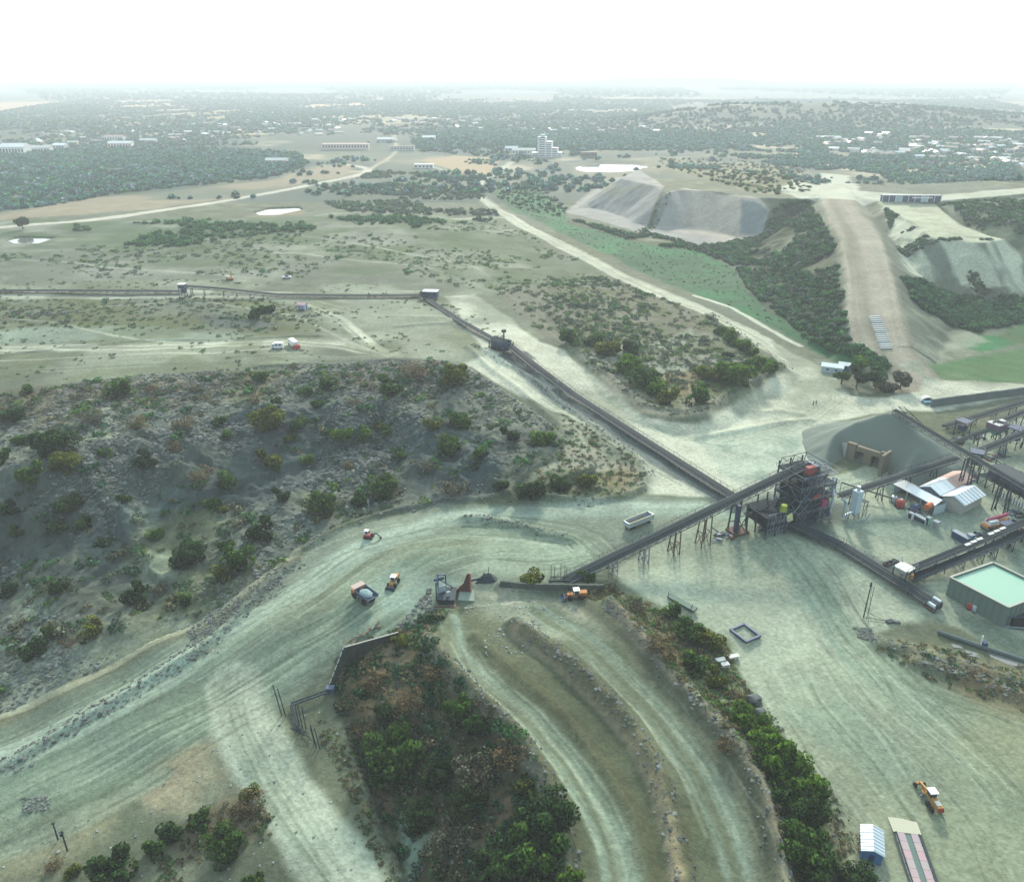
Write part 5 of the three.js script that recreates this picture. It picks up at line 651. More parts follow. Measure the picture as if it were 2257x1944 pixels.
  const hp2 = new MB(); hp2.hull8([[-1, 12, -1], [-1, 12, 1], [1, 12, 1], [1, 12, -1], [-2, 15.4, -2.4], [-2, 15.4, 2.4], [2, 15.4, 2.4], [2, 15.4, -2.4]].map(p => [p[0] - 1.5, p[1], p[2]])); hp2.build('chute', M.steel, t);
  const rb = new MB(); rb.box(-2.4, 17.2, 3.2, 3, 2.2, 1.8); rb.build('drive_box', M.redbox, t).userData.label = 'dull red drive guard at the very top'; const rb2 = new MB(); rb2.box(2.4, 6.6, 5.5, 1.5, 2.2, .9); rb2.build('red_panel', M.magenta, t); const rb3 = new MB(); rb3.box(-.5, 9.2, 5.3, 2.8, 1, .6); rb3.build('red_panel', M.redbox, t);
  const mo = new MB(); mo.box(1, 16.6, 1.6, 1.6, 1.4, 2.2); mo.box(2.6, 16.2, -1, 1.4, .9, 1.6); mo.tube([-.6, 16.6, -1.5], [1.2, 16.6, -1.5], .5, 10); mo.build('drive_motor', M.blueSteel, t);
  const rf = new MB(); for (const x of [-6.4, -1.6, 3]) { rf.beam([x, 15.6, -5], [x, 18.6, -4.4], .14); rf.beam([x, 18.6, -4.4], [x, 18.6, 4.4], .14); } rf.beam([-6.4, 18.6, -4.4], [3, 18.6, -4.4], .14); rf.beam([-6.4, 18.6, 4.4], [3, 18.6, 4.4], .14); rf.beam([-6.4, 15.6, -5], [-1.6, 18.6, -4.4], .1); rf.build('hoist_frame', M.steel, t);
  const dt = new MB(); dt.tube([5.5, 3, 5.8], [5.5, 8.5, 5.8], .35); dt.tube([5.5, 8.5, 5.8], [7.4, 12.6, 3], .35); dt.build('duct', M.galv, t);
  const st = new MB(); for (let k = 0; k < 3; k++) { const y = k * 4, f = k % 2 ? 1 : -1; for (const e of [0, .9]) st.beam([7.6 + e, y, -f * 4], [7.6 + e, y + 4, f * 4], .12, .25); for (let q = 0; q < 12; q++) st.box(8.05, y + q / 3 + .2, -f * 4 + f * 8 * q / 12, .9, .05, .3); } st.build('stairs', M.steel, t);
  // lower wing to the left
  for (const x of [-18, -14.5, -11]) for (const z of [-3.2, 1, 5.4]) col(x, z, x < -16 ? 6.5 : 9, M.steel, .3);
  for (const y of [3.4, 6.4]) { const d = new MB(); d.box(-14.5, y, 1, 8.6, .16, 9.6); d.build('floor_deck', M.belt, t); const h = new MB(); for (const s of [-3.8, 5.9]) { h.beam([-18.6, y + 1.1, s], [-10, y + 1.1, s], .08); for (let q = -18; q <= -10; q += 2) h.beam([q, y, s], [q, y + 1.1, s], .07); } h.build('handrail', M.steelLt, t); }
  const wb = new MB(); for (const z of [-3.2, 5.4]) { wb.beam([-18, 0, z], [-14.5, 6.4, z], .15); wb.beam([-14.5, 0, z], [-11, 6.4, z], .15); wb.beam([-14.5, 6.4, z], [-18, 0, z], .15); wb.beam([-11, 3.4, z], [-6.5, 8, z], .2); } wb.build('bracing', M.steelLt, t);
  const cr = new MB(); cr.hull8([[-17, 3.6, -2], [-17, 3.6, 4], [-17, 5.6, 4], [-17, 5.6, -2], [-12, 3.6, -2], [-12, 3.6, 4], [-12, 6.2, 4], [-12, 6.2, -2]]); cr.build('crusher', M.steel, t); const yp = new MB(); yp.tube([-11.6, 6.6, 4.4], [-11.6, 8.6, 4.4], 1.1, 12, .9); yp.build('yellow_hopper', M.green, t); const pn = new MB(); pn.box(-10, 4.6, 5.6, 2, 2.6, .15, 0, 0, .3); pn.build('pale_panel', mat(.5, .52, .28, .7), t); const dk = new MB(); dk.hull8([[-12, 0, -2], [-12, 0, 3], [-8, 0, 3], [-8, 0, -2], [-14, 3.2, -3], [-14, 3.2, 5], [-7, 3.2, 5], [-7, 3.2, -3]]); dk.build('hopper', M.belt, t);
  const bk = new MB(); bk.box(-2, 5.8, -1, 7, 3.4, 6); bk.box(2, 1.6, 0, 7, 3, 6); bk.box(-3, 10, -1.6, 6, 3, 5); bk.build('bin', M.belt, t); SEED = 88; const cl = new MB(); for (let i = 0; i < 16; i++) { const x = rr(-12, 5), y = rr(.5, 11), z = rr(-4, 5); cl.beam([x, y, z], [x + rr(-4, 4), y + rr(-2.5, 2.5), z + rr(-2, 2)], rr(.3, .7), rr(.3, .8)); } cl.build('chutes', M.steel, t).userData.kind = 'stuff'; const pi = new MB(); for (let i = 0; i < 9; i++) { const x = rr(-10, 6), z = rr(-4, 5.6), y = rr(2, 12); pi.tube([x, 0, z], [x, y, z], .12, 6); pi.tube([x, y, z], [x + rr(-4, 4), y, z], .12, 6); } pi.build('pipes', M.steelLt, t).userData.kind = 'stuff';
  for (const [y, x0, x1, zz] of [[2, -6, -1, 4.6], [6, -2, 5.6, 4.2], [9.6, -6, 0, 4.6], [10, 1, 6, -4.6], [2.2, 0, 6, 4.9], [2, -17, -11, 5.2], [5, -17.6, -13, -3]]) { const q = new MB(); q.box((x0 + x1) / 2, y, zz, x1 - x0, 2.2, .1); q.build('side_sheet', M.belt, t); }
  const wc = new MB(); wc.beam([-10, 7.6, 2], [-6, 10, 2], 1.6, .3); wc.beam([-18, 6.6, 1], [-10.6, 8.6, 1], 1.5, .25); wc.build('feed_conveyor', M.belt, t);
}
{ // twin legged tower under the inclined conveyor
  const p = gp(1494, 1078), t = thing('support_tower', 'dark support tower holding the inclined conveyor where the two conveyors cross', 'tower', p, yaw(C3A, C3B)); const m = new MB(); for (const x of [-1.6, 1.6]) for (const z of [-2, 1]) m.beam([x * 1.2, -.5, z * 1.2], [x, 9.6, z], .36); for (const y of [3, 6, 9]) { m.beam([-1.7, y, 1], [1.7, y, 1], .2); m.beam([-1.7, y, -2], [1.7, y, -2], .2); } m.beam([-1.8, 0, 1.1], [1.7, 6, 1], .16); m.beam([1.8, 0, 1.1], [-1.7, 6, 1], .16); m.build('legs', M.steel, t); const c = new MB(); c.box(-1, 4.8, 0, .9, 9, 1.2); c.build('take_up_weight_guide', M.navy, t); const b = new MB(); b.box(0, .3, -.4, 5, .8, 4.6); b.build('footing', M.rust, t);
}
{ const p = gp(1727, 1048), t = thing('dust_collector', 'pale blue upright dust collector with bent duct beside the plant', 'dust collector', p, .5); const b = new MB(); b.box(0, 5.6, 0, 2.2, 7.2, 2.2); b.build('casing', M.paleBlue, t); const h = new MB(); h.hull8([[-.3, .9, -.3], [-.3, .9, .3], [.3, .9, .3], [.3, .9, -.3], [-1.1, 2.1, -1.1], [-1.1, 2.1, 1.1], [1.1, 2.1, 1.1], [1.1, 2.1, -1.1]]); h.build('hopper', M.galv, t); const s = new MB(); s.tube([0, 9, 0], [0, 10.6, 0], .5, 12); s.build('stack', M.galv, t); const l = new MB(); for (const x of [-1, 1]) for (const z of [-1, 1]) l.beam([x, -.3, z], [x, 2.2, z], .18); l.build('leg', M.steelLt, t); const d = new MB(); d.tube([-1, 2.6, .4], [-5.2, 2, .4], .42); d.tube([-5.2, 1.8, .4], [-5.2, 7, .4], .42); d.tube([-5.2, 7, .4], [-7, 8.4, .2], .42); d.build('duct', M.galv, t); const f = new MB(); for (const [x, z] of [[2, 1.4], [3.6, 1.4], [2, -1.4], [3.6, -1.4]]) f.beam([x, 0, z], [x, 5.5, z], .12); f.beam([2, 0, 1.4], [3.6, 5, 1.4], .1); f.box(2.8, 5.2, 0, 2, .1, 3.2); f.build('stair_frame', M.steel, t); const e = new MB(); e.tube([-2.6, .15, 2.6], [2.2, .15, 2.6], .18, 6); e.tube([2.2, .15, 2.6], [6.4, .15, .6], .18, 6); for (const x of [-4.4, -3.4]) e.tube([x, 0, .8], [x, 3.2, .8], .16, 6); e.build('pipe', M.steelLt, t); }
{ // stockpile of dark green ore
  const A = P(1812, 832, 16.5), B = P(1728, 852, 8), n = 90, R = 44, bx = 0, p = [], idx = []; const bayF = PL([[1680, 948], [1800, 956], [1830, 1060], [1640, 1060]]), bay = PL([[1684, 940], [1706, 924], [1797, 953], [1806, 1045], [1670, 1045]]); const hf = (x, d) => { const qb0 = inside(bay, x, d) ? 0 : lineDist(bay, x, d, true), lim = qb0 * 1.15 - .4; return Math.min(lim, hf0(x, d)); };
  const hf0 = (x, d) => { const qa = Math.hypot(x - A[0], d - A[1]) * (1 + .10 * (fbm(x * .07, d * .07, 3) - .5)), qb = Math.hypot(x - B[0], d - B[1]) * (1 + .2 * (fbm(x * .08, d * .08, 3) - .5)); return Math.max(16.5 - .6 * qa, 8.5 - .55 * qb) + (fbm(x * .3, d * .3, 3) - .5) * 1.1; };
  const cx = A[0] - 6, cd = A[1]; for (let j = 0; j <= n; j++) for (let i = 0; i <= n; i++) { const x = cx + (i / n - .5) * 2 * R, d = cd + (j / n - .5) * 2 * R; p.push(x - cx, Math.max(hf(x, d), hgt(x, d) - .6), -(d - cd)); } for (let j = 0; j < n; j++) for (let i = 0; i < n; i++) { const a = j * (n + 1) + i; const hi = Math.max(p[a * 3 + 1], p[a * 3 + 4], p[(a + n + 1) * 3 + 1], p[(a + n + 2) * 3 + 1]); const x = cx + ((i + .5) / n - .5) * 2 * R, d = cd + ((j + .5) / n - .5) * 2 * R; if (hi < hgt(x, d) + .05 || inside(bayF, x, d)) continue; idx.push(a, a + 1, a + n + 2, a, a + n + 2, a + n + 1); }
  const g = new THREE.BufferGeometry(); g.setAttribute('position', new THREE.Float32BufferAttribute(p, 3)); g.setIndex(idx); g.computeVertexNormals(); const m = new THREE.Mesh(g, mat(.105, .138, .12, .97)); m.name = 'stockpile'; m.position.set(cx, 0, -cd); m.castShadow = m.receiveShadow = true; tag(m, 'dark green-grey cone of crushed ore under the stacker conveyor', 'stockpile'); place(m);
}
{ // reclaim tunnel portals
  const a = gp(1712, 927), b = gp(1800, 956), L = Math.hypot(b[0] - a[0], b[2] - a[2]), t = thing('tunnel_portal', 'tan concrete reclaim tunnel front with two dark square openings at the foot of the stockpile', 'tunnel portal', a, yaw(a, b));
  const w = new MB(); const op = [[.22, .40], [.58, .76]]; const H = [6, 6, 6.4]; w.box(L * .1, 3, 0, L * .2, 6.4, 1.4); w.box(L * .49, 2.9, 0, L * .18, 6, 1.4); w.box(L * .8, 3.2, 0, L * .1, 6.6, 1.4); w.box(L * .31, 5, 0, L * .18, 1.8, 1.4); w.box(L * .67, 5, 0, L * .18, 1.8, 1.4); w.build('wall', M.concreteTan, t);
  for (const [p, q] of op) { const d = new MB(); d.box(L * (p + q) / 2, 1.9, -3.4, L * .18, 4.4, .3); d.box(L * p, 2, -2, .3, 4.6, 2.8); d.box(L * q, 2, -2, .3, 4.6, 2.8); d.box(L * (p + q) / 2, 4.2, -2, L * .18, .3, 2.8); d.build('opening', M.rubber, t); }
  const wi = new MB(); wi.hull8([[0, -.5, .7], [.6, -.5, .7], [.6, 6, .7], [0, 6, .7], [-7, -.5, -6], [-6.4, -.5, -6], [-6.4, 1.6, -6], [-7, 1.6, -6]]); wi.build('wing_wall', M.concrete, t); const w2 = new MB(); w2.box(L * .93, 3.6, 2.6, .8, 8, 6); w2.build('end_wall', M.concreteTan, t);
  // apron banks of ore beside the bay
}
{ // the sloping lattice prop on the stockpile
  const a = pp(1822, 834, 16), b = gp(1905, 915), t = thing('lattice_prop', 'dark lattice prop leaning down the stockpile under the stacker head', 'lattice', b); const m = new MB(), q = [a[0] - b[0], a[1] - b[1], a[2] - b[2]]; const n = 9, pt = (k, s, e) => [q[0] * k + s * 1.1 * (1.4 - k * .6), q[1] * k + e, q[2] * k]; for (const s of [-1, 1]) for (const e of [0, 2]) m.beam(pt(0, s, e), pt(1, s, e), .2); for (let i = 0; i < n; i++) { m.beam(pt(i / n, -1, 0), pt((i + 1) / n, 1, 0), .12); m.beam(pt(i / n, 1, 2), pt((i + 1) / n, -1, 2), .12); m.beam(pt(i / n, -1, 0), pt(i / n, 1, 2), .12); } m.build('lattice', M.steel, t);
}
{ // screen hopper, upper right
  const p = gp(2012, 893), t = thing('screen_hopper', 'purple-grey screen hopper on legs among the upper right conveyors', 'hopper', p, .45); const l = new MB(); for (const x of [-2.6, 2.6]) for (const z of [-2, 2]) l.beam([x, -.4, z], [x, 5.4, z], .24); l.beam([-2.6, .3, 2], [2.6, 5, 2], .14); l.beam([2.6, .3, 2], [-2.6, 5, 2], .14); l.build('legs', M.steel, t); const h = new MB(); h.hull8([[-.8, 2.6, -.8], [-.8, 2.6, .8], [.8, 2.6, .8], [.8, 2.6, -.8], [-3, 5.2, -2.4], [-3, 5.2, 2.4], [3, 5.2, 2.4], [3, 5.2, -2.4]]); h.build('cone', M.teal, t); const c = new MB(); c.box(0, 6.2, 0, 6.2, 2, 4.8); c.build('screen_box', M.purple, t); const r = new MB(); r.box(-1.8, 7.3, 0, 2.4, .2, 4.8); r.box(2, 7.5, 0, 1.8, .7, 2); r.build('cover', M.offwhite, t); const f = new MB(); for (const s of [-1, 1]) f.beam([-3.4, 8.2, s * 2.6], [3.4, 8.2, s * 2.6], .08); for (let q = -3; q <= 3; q += 1.5) f.beam([q, 7.2, 2.6], [q, 8.2, 2.6], .07); f.build('handrail', M.steelLt, t);
  const p2 = gp(2100, 1012), u = thing('screen_building', 'dark open steel screen building under the stacker conveyor at the right edge', 'plant', gp(2040, 1003), yaw(gp(1960, 960), gp(2072, 1020))); const m = new MB(); for (let i = -3; i <= 3; i++) for (const z of [-3, 3]) m.beam([i * 3, -.5, z], [i * 3, 8, z], .26); for (const y of [3.5, 7.6]) for (const z of [-3, 3]) m.beam([-9, y, z], [9, y, z], .26); for (let i = -3; i < 3; i++) { m.beam([i * 3, 0, 3], [i * 3 + 3, 3.5, 3], .14); m.beam([i * 3 + 3, 3.5, 3], [i * 3, 7.6, 3], .14); } m.build('frame', M.steel, u); const d = new MB(); d.box(0, 3.6, 0, 18.6, .2, 6.6); d.box(1, 7.7, 0, 16, .2, 6.6); d.build('floor_deck', M.steel, u); const k = new MB(); k.box(2, 5.4, 0, 9, 2.6, 4.4); k.box(-5, 5, 0, 3, 1.8, 4); k.build('screen_box', M.navy, u); const s = new MB(); for (let i = 0; i < 12; i++) { s.box(-2 + i * .95, 1.5, 3.6, .4, 2.6, .12); } s.build('pale_slats', M.white, u);
}
{ // walls and reservoir
  const a = gp(1884, 824), b = gp(2140, 791), L = Math.hypot(b[0] - a[0], b[2] - a[2]), t = thing('retaining_wall', 'long dark retaining wall behind the upper right conveyors', 'wall', a, yaw(a, b)); for (let i = 0; i < 12; i++) { const m = new MB(); m.box((i + .5) * L / 12, 1.4, 0, L / 12 - .08, 3.8 + .12 * (i % 3), .7); m.build('wall_panel', mat(.09 + .01 * (i % 2), .12, .12, .9), t); } }
{ const A = pp(1924, 1168, 4), B = pp(2011, 1138, 4), D = pp(2042, 1229, 4), Cc = [B[0] + D[0] - A[0], 4, B[2] + D[2] - A[2]]; const t = thing('reservoir', 'raised rectangular concrete reservoir full of pale green water at the right edge', 'reservoir', [A[0], 0, A[2]]); const rel = p => [p[0] - A[0], p[1], p[2] - A[2]]; const c = [A, D, Cc, B].map(rel); const cen = c.reduce((s, p) => [s[0] + p[0] / 4, 0, s[2] + p[2] / 4], [0, 0, 0]); const ins = (p, k) => [p[0] + (cen[0] - p[0]) * k, p[1], p[2] + (cen[2] - p[2]) * k];
  for (let i = 0; i < 4; i++) { const p = c[i], q = c[(i + 1) % 4], m = new MB(), i0 = ins(p, .045), i1 = ins(q, .045); m.hull8([[p[0], -3.5, p[2]], [q[0], -3.5, q[2]], [q[0], 4, q[2]], [p[0], 4, p[2]], [i0[0], -3.5, i0[2]], [i1[0], -3.5, i1[2]], [i1[0], 4, i1[2]], [i0[0], 4, i0[2]]]); m.build('wall', M.dkconc, t); const rb = new MB(); const n = 9; for (let k = 1; k < n; k++) { const f = k / n, x = p[0] + (q[0] - p[0]) * f, z = p[2] + (q[2] - p[2]) * f; rb.box(x, .2, z, .35, 6.6, .35, yaw(p, q)); } rb.build('buttress', M.dkconc, t); const cp = new MB(); cp.beam([p[0], 4.06, p[2]], [q[0], 4.06, q[2]], .5, .12); cp.build('coping', M.concrete, t); }
  const w = new MB(), k = c.map(p => ins(p, .03)); w.hull8([[k[0][0], 3, k[0][2]], [k[1][0], 3, k[1][2]], [k[2][0], 3, k[2][2]], [k[3][0], 3, k[3][2]], ...k.map(p => [p[0], 3.55, p[2]])]); const wm = w.build('water', mat(.15, .31, .235, .35), t); }
// sheds
function shed(label, c, ry, L, Wd, H, roofA, roofB, wallM, open, n = 8) {
  const t = thing('shed', label, 'shed', c, ry); const rise = Wd * .22, m = new MB(); if (open) { for (let i = 0; i <= 3; i++) for (const s of [-1, 1]) m.beam([-L / 2 + i * L / 3, -.3, s * Wd / 2], [-L / 2 + i * L / 3, H, s * Wd / 2], .2); m.box(0, H * .3, -Wd / 2 + .1, L, H * .6, .15); m.box(-L / 2 + .1, H * .4, 0, .15, H * .8, Wd); m.box(L / 2 - .1, H * .4, 0, .15, H * .8, Wd); } else { m.box(0, H / 2 - .2, 0, L - .3, H + .3, Wd - .3); m.slab([[-Wd / 2 + .2, H], [Wd / 2 - .2, H], [0, H + rise - .1]], -L / 2 + .2, L / 2 - .2); } m.build('wall', wallM, t);
  for (const s of [-1, 1]) for (let i = 0; i < n; i++) { const r = new MB(), x0 = -L / 2 - .3 + (L + .6) * i / n, x1 = x0 + (L + .6) / n * .98; const lift = .03 * (i % 2); r.hull8([[x0, H + rise + lift, 0], [x1, H + rise + lift, 0], [x1, H - .25 + lift, s * (Wd / 2 + .5)], [x0, H - .25 + lift, s * (Wd / 2 + .5)], [x0, H + rise + lift + .08, 0], [x1, H + rise + lift + .08, 0], [x1, H - .17 + lift, s * (Wd / 2 + .5)], [x0, H - .17 + lift, s * (Wd / 2 + .5)]]); const rm = r.build('roof_sheet', s > 0 ? roofA(i) : roofB(i), t); }
  return t;
}
const e1 = yaw(gp(1740, 1060), gp(1900, 985)), e2 = yaw(gp(1740, 1000), gp(1900, 1090));
shed('long white-roofed open shed, front left of the three beside the plant yard', gp(1858, 1017), e2, 15, 4.6, 3.6, () => M.roofWhite, i => i < 3 ? M.offwhite : M.navy, M.paleBlue, true);
shed('middle shed with half white and half faded pink roof behind the long one', gp(1912, 998), e1, 19, 6, 3.8, i => i < 4 ? M.roofWhite : M.roofPink, i => i < 5 ? M.roofWhite : M.roofPink, M.steelLt, false, 9);
const shC = shed('right white shed with ribbed translucent roof sheets', gp(1945, 1023), e1, 11.5, 6.6, 3.6, i => i % 2 ? M.roofWhite : M.paleBlue, () => M.roofWhite, M.concrete, false, 14);
{ // reinforced bits between: tanks, drums, fence, cabinets
  const tank = (label, u, v, r, h, mt, lid, cat = 'tank') => { const t = thing('water_tank', label, cat, gp(u, v)); const b = new MB(); b.add(new THREE.LatheGeometry([[0, 0], [r, 0], [r, h * .9], [r * .8, h], [0, h * 1.06]].map(p => new THREE.Vector2(...p)), 16)); b.build('body', mt, t); const l = new MB(); l.tube([0, h * 1.02, 0], [0, h * 1.16, 0], r * .3, 10); l.build('lid', lid, t); const s = new MB(); s.box(0, -.15, 0, r * 2.4, .5, r * 2.4); s.build('stand', M.steel, t); return t; };
  tank('bright red tank at the left end of the sheds', 1822, 1026, 1.25, 2.4, M.red, M.white); tank('dark blue tank beside the red one in front of the sheds', 1852, 1034, 1.5, 1.9, M.navy, M.steelLt); tank('grey-green small tank left of the red one', 1809, 1016, .9, 2, M.galv, M.steel); tank('red-orange drum at the foot of the green reservoir', 1963, 1232, .7, 1.5, M.red, M.red, 'drum'); tank('pale blue drum beside the red-orange one at the reservoir foot', 1974, 1236, .85, 1.7, M.paleBlue, M.navy, 'drum');
  { const t = thing('fuel_tank', 'orange tank on a steel stand in front of the white sheds', 'tank', gp(1876, 1042), e1); const l = new MB(); for (const x of [-1, 1]) for (const z of [-.8, .8]) l.beam([x, -.2, z], [x, 2.2, z], .14); l.build('stand', M.rust, t); const b = new MB(); b.tube([-1.3, 3, 0], [1.3, 3, 0], .95, 14); b.build('body', mat(.34, .10, .04, .65), t); }
  const A = gp(1800, 1018), B = gp(1962, 1098), L = Math.hypot(B[0] - A[0], B[2] - A[2]), t = thing('fence', 'line of thin posts and rails between the plant yard and the sheds', 'fence', A, yaw(A, B)); for (let i = 0; i <= 14; i++) new MB().beam([i * L / 14, -.3, 0], [i * L / 14, 2.1, 0], .12).build('post', M.steelLt, t); const r = new MB(); for (const y of [.7, 1.4, 2]) r.beam([0, y, 0], [L, y, 0], .06); r.build('rail', M.steelLt, t);
  const cab = (label, u, v, sx, sy, sz, mt, m2) => { const t = thing('cabinet', label, 'cabinet', gp(u, v), e2); const b = new MB(); b.box(0, sy / 2, 0, sx, sy, sz); b.build('body', mt, t); const d = new MB(); d.box(0, sy * .5, sz / 2 + .03, sx * .8, sy * .8, .05); d.build('door', m2, t); const f = new MB(); f.box(0, sy + .06, 0, sx + .2, .12, sz + .2); f.build('top', M.steelLt, t); };
  cab('small black and white cabinet by the fence', 1843, 1050, 1.4, 2, 1, M.white, M.rubber); cab('long grey cabinet along the fence', 1863, 1056, 4.6, 1.5, 1.2, M.galv, M.steel); cab('teal upright cabinet on the fence line', 1877, 1063, 1, 2.6, 1, mat(.16, .34, .28, .7), M.steel); cab('grey upright box on the fence line', 1893, 1070, 1.5, 2.4, 1.2, M.concrete, M.steelLt); cab('dark blue container at the right end of the fence', 1944, 1094, 5, 2, 1.6, M.blueSteel, M.navy); cab('blue box with pale end beside the dark container', 1962, 1098, 1.4, 2.6, 1.6, M.blue, M.paleBlue);
  const sc = thing('scrap_heap', 'heap of dark scrap steel near the roller conveyor', 'scrap', gp(1985, 1083)); SEED = 71; for (let i = 0; i < 9; i++) { const m = new MB(), a = rr(0, 3); m.beam([rr(-2, 2), .2 + rr(0, .4), rr(-1, 1)], [rr(-2, 2), .5 + rr(0, .6), rr(-1, 1)], .22, .3); m.box(rr(-2, 2), .25, rr(-1, 1), rr(.5, 1.4), .3, rr(.4, 1), a); m.build('beam', i % 3 ? M.steel : M.steelLt, sc); }
  const hop = thing('corner_hopper', 'hopper with yellow chute where the roller conveyor meets the ground conveyor', 'hopper', gp(1826, 1172), e1); const l = new MB(); for (const x of [-1.8, 1.8]) for (const z of [-1.8, 1.8]) l.beam([x, -.4, z], [x, 4, z], .22); l.build('legs', M.steel, hop); const h = new MB(); h.hull8([[-.6, 1.4, -.6], [-.6, 1.4, .6], [.6, 1.4, .6], [.6, 1.4, -.6], [-2, 3.8, -2], [-2, 3.8, 2], [2, 3.8, 2], [2, 3.8, -2]]); h.build('cone', M.offwhite, hop); const c = new MB(); c.box(.6, 1.5, 2, 1.2, 1.4, .5); c.build('chute', M.yellow, hop); const fr = new MB(); for (const s of [-1, 1]) { fr.beam([-2.2, 5, s * 2.2], [2.2, 5, s * 2.2], .09); for (const q of [-2.2, 0, 2.2]) fr.beam([q, 3.9, s * 2.2], [q, 5, s * 2.2], .08); } fr.build('handrail', M.steelLt, hop);
  const ty = (u, v, label) => { const g = new THREE.TorusGeometry(.75, .32, 8, 16); g.rotateX(Math.PI / 2); const m = new THREE.Mesh(g, M.rubber); m.name = 'tyre'; const q = gp(u, v, .3); m.position.set(...q); tag(m, label, 'tyre', 'old tyres behind the corner hopper'); place(m); };
  ty(1795, 1144, 'left old tyre of three lying behind the corner hopper'); ty(1803, 1141, 'middle old tyre of three lying behind the corner hopper'); ty(1812, 1138, 'right old tyre of three lying behind the corner hopper');
  const heap = (label, u, v, n, sp, seed) => { const h = thing('scrap_heap', label, 'scrap', gp(u, v)); SEED = seed; for (let i = 0; i < n; i++) { const m = new MB(), x = rr(-sp, sp), z = rr(-sp, sp) * .6; m.beam([x, rr(.1, .5), z], [x + rr(-3, 3), rr(.2, 1.8), z + rr(-2, 2)], .2, .28); m.box(x, .3, z, rr(.6, 2), rr(.3, .9), rr(.5, 1.4), rr(0, 3)); m.build('beam', [M.steel, M.steelLt, M.blueSteel, M.rust][i % 4], h); } };
  heap('dark scrap steel lying between the stockpile and the upper right conveyors', 1925, 893, 12, 4, 301); heap('scrap and pale plates under the upper right conveyors near the hopper', 1975, 885, 10, 4, 302); heap('tangle of steel below the crossing conveyor at the right', 2010, 925, 12, 5, 303); heap('steel pieces beside the stacker trestle behind the sheds', 1955, 968, 10, 4, 304); heap('dark machine parts at the right edge beyond the roller conveyor', 2062, 1042, 10, 3.5, 305); heap('clutter of steel at the foot of the screening plant', 1560, 1068, 14, 4, 306); heap('steel bits beside the support tower footing', 1470, 1088, 7, 3, 307);
  const frame = (label, u, v, w, h, ry) => { const f = thing('lattice_tower', label, 'tower', gp(u, v), ry); const m = new MB(); for (const x of [-w, w]) for (const z of [-w, w]) m.beam([x, -.4, z], [x, h, z], .22); for (let y = 2.4; y <= h; y += 2.4) { for (const s of [-w, w]) { m.beam([-w, y, s], [w, y, s], .14); m.beam([s, y, -w], [s, y, w], .14); m.beam([-w, y - 2.4, s], [w, y, s], .1); } } m.build('frame', M.steel, f); const d = new MB(); d.box(0, h, 0, w * 2.4, .2, w * 2.4); d.build('deck', M.blueSteel, f); const r = new MB(); for (const s of [-1, 1]) { r.beam([-w * 1.2, h + 1, s * w * 1.2], [w * 1.2, h + 1, s * w * 1.2], .08); r.beam([s * w * 1.2, h + 1, -w * 1.2], [s * w * 1.2, h + 1, w * 1.2], .08); for (const q of [-1, 0, 1]) r.beam([q * w * 1.2, h, s * w * 1.2], [q * w * 1.2, h + 1, s * w * 1.2], .07); } r.build('handrail', M.steelLt, f); const b = new MB(); b.box(0, h * .55, 0, w * 1.3, h * .3, w * 1.3); b.build('chute', M.navy, f); };
  frame('dark lattice transfer tower between the upper right conveyors', 1945, 882, 1.8, 6, .5); frame('dark lattice tower at the right edge under the crossing conveyor', 2050, 905, 2, 7.5, .5); frame('dark lattice tower beside the stacker conveyor above the sheds', 1968, 955, 1.7, 7.5, -.5); frame('small lattice tower on the roller conveyor near the right edge', 2035, 1092, 1.6, 5, .4);
  { const p = gp(1700, 996), q = gp(1803, 1020), f = thing('pipe', 'thin dark pipe on posts running from the plant to the sheds', 'pipe', p); const m = new MB(), e = [q[0] - p[0], q[1] - p[1] + 2, q[2] - p[2]]; m.tube([0, 3.4, 0], e, .22, 8); m.build('tube', M.steel, f); for (let i = 0; i <= 4; i++) { const k = i / 4, s = new MB(); s.beam([e[0] * k, -.4, e[2] * k], [e[0] * k, lerp(3.4, e[1], k), e[2] * k], .14); s.build('post', M.steel, f); } }
  const dr = thing('tail_drive', 'grey pipe-and-motor drive unit at the lower end of the ground conveyor', 'drive', gp(1890, 1228), e2); const d1 = new MB(); d1.box(0, 1, 0, 3, 1.6, 2.2); d1.build('frame', M.steel, dr); const d2 = new MB(); d2.tube([-1, 1.9, -.6], [1.2, 1.9, -.6], .5, 10); d2.tube([-1.4, 1.1, 1.3], [1.4, 1.1, 1.3], .6, 12); d2.build('drum', M.galv, dr); const d3 = new MB(); d3.box(.4, .2, 1.9, 3.2, .5, 1); d3.build('skid', M.rust, dr);
}
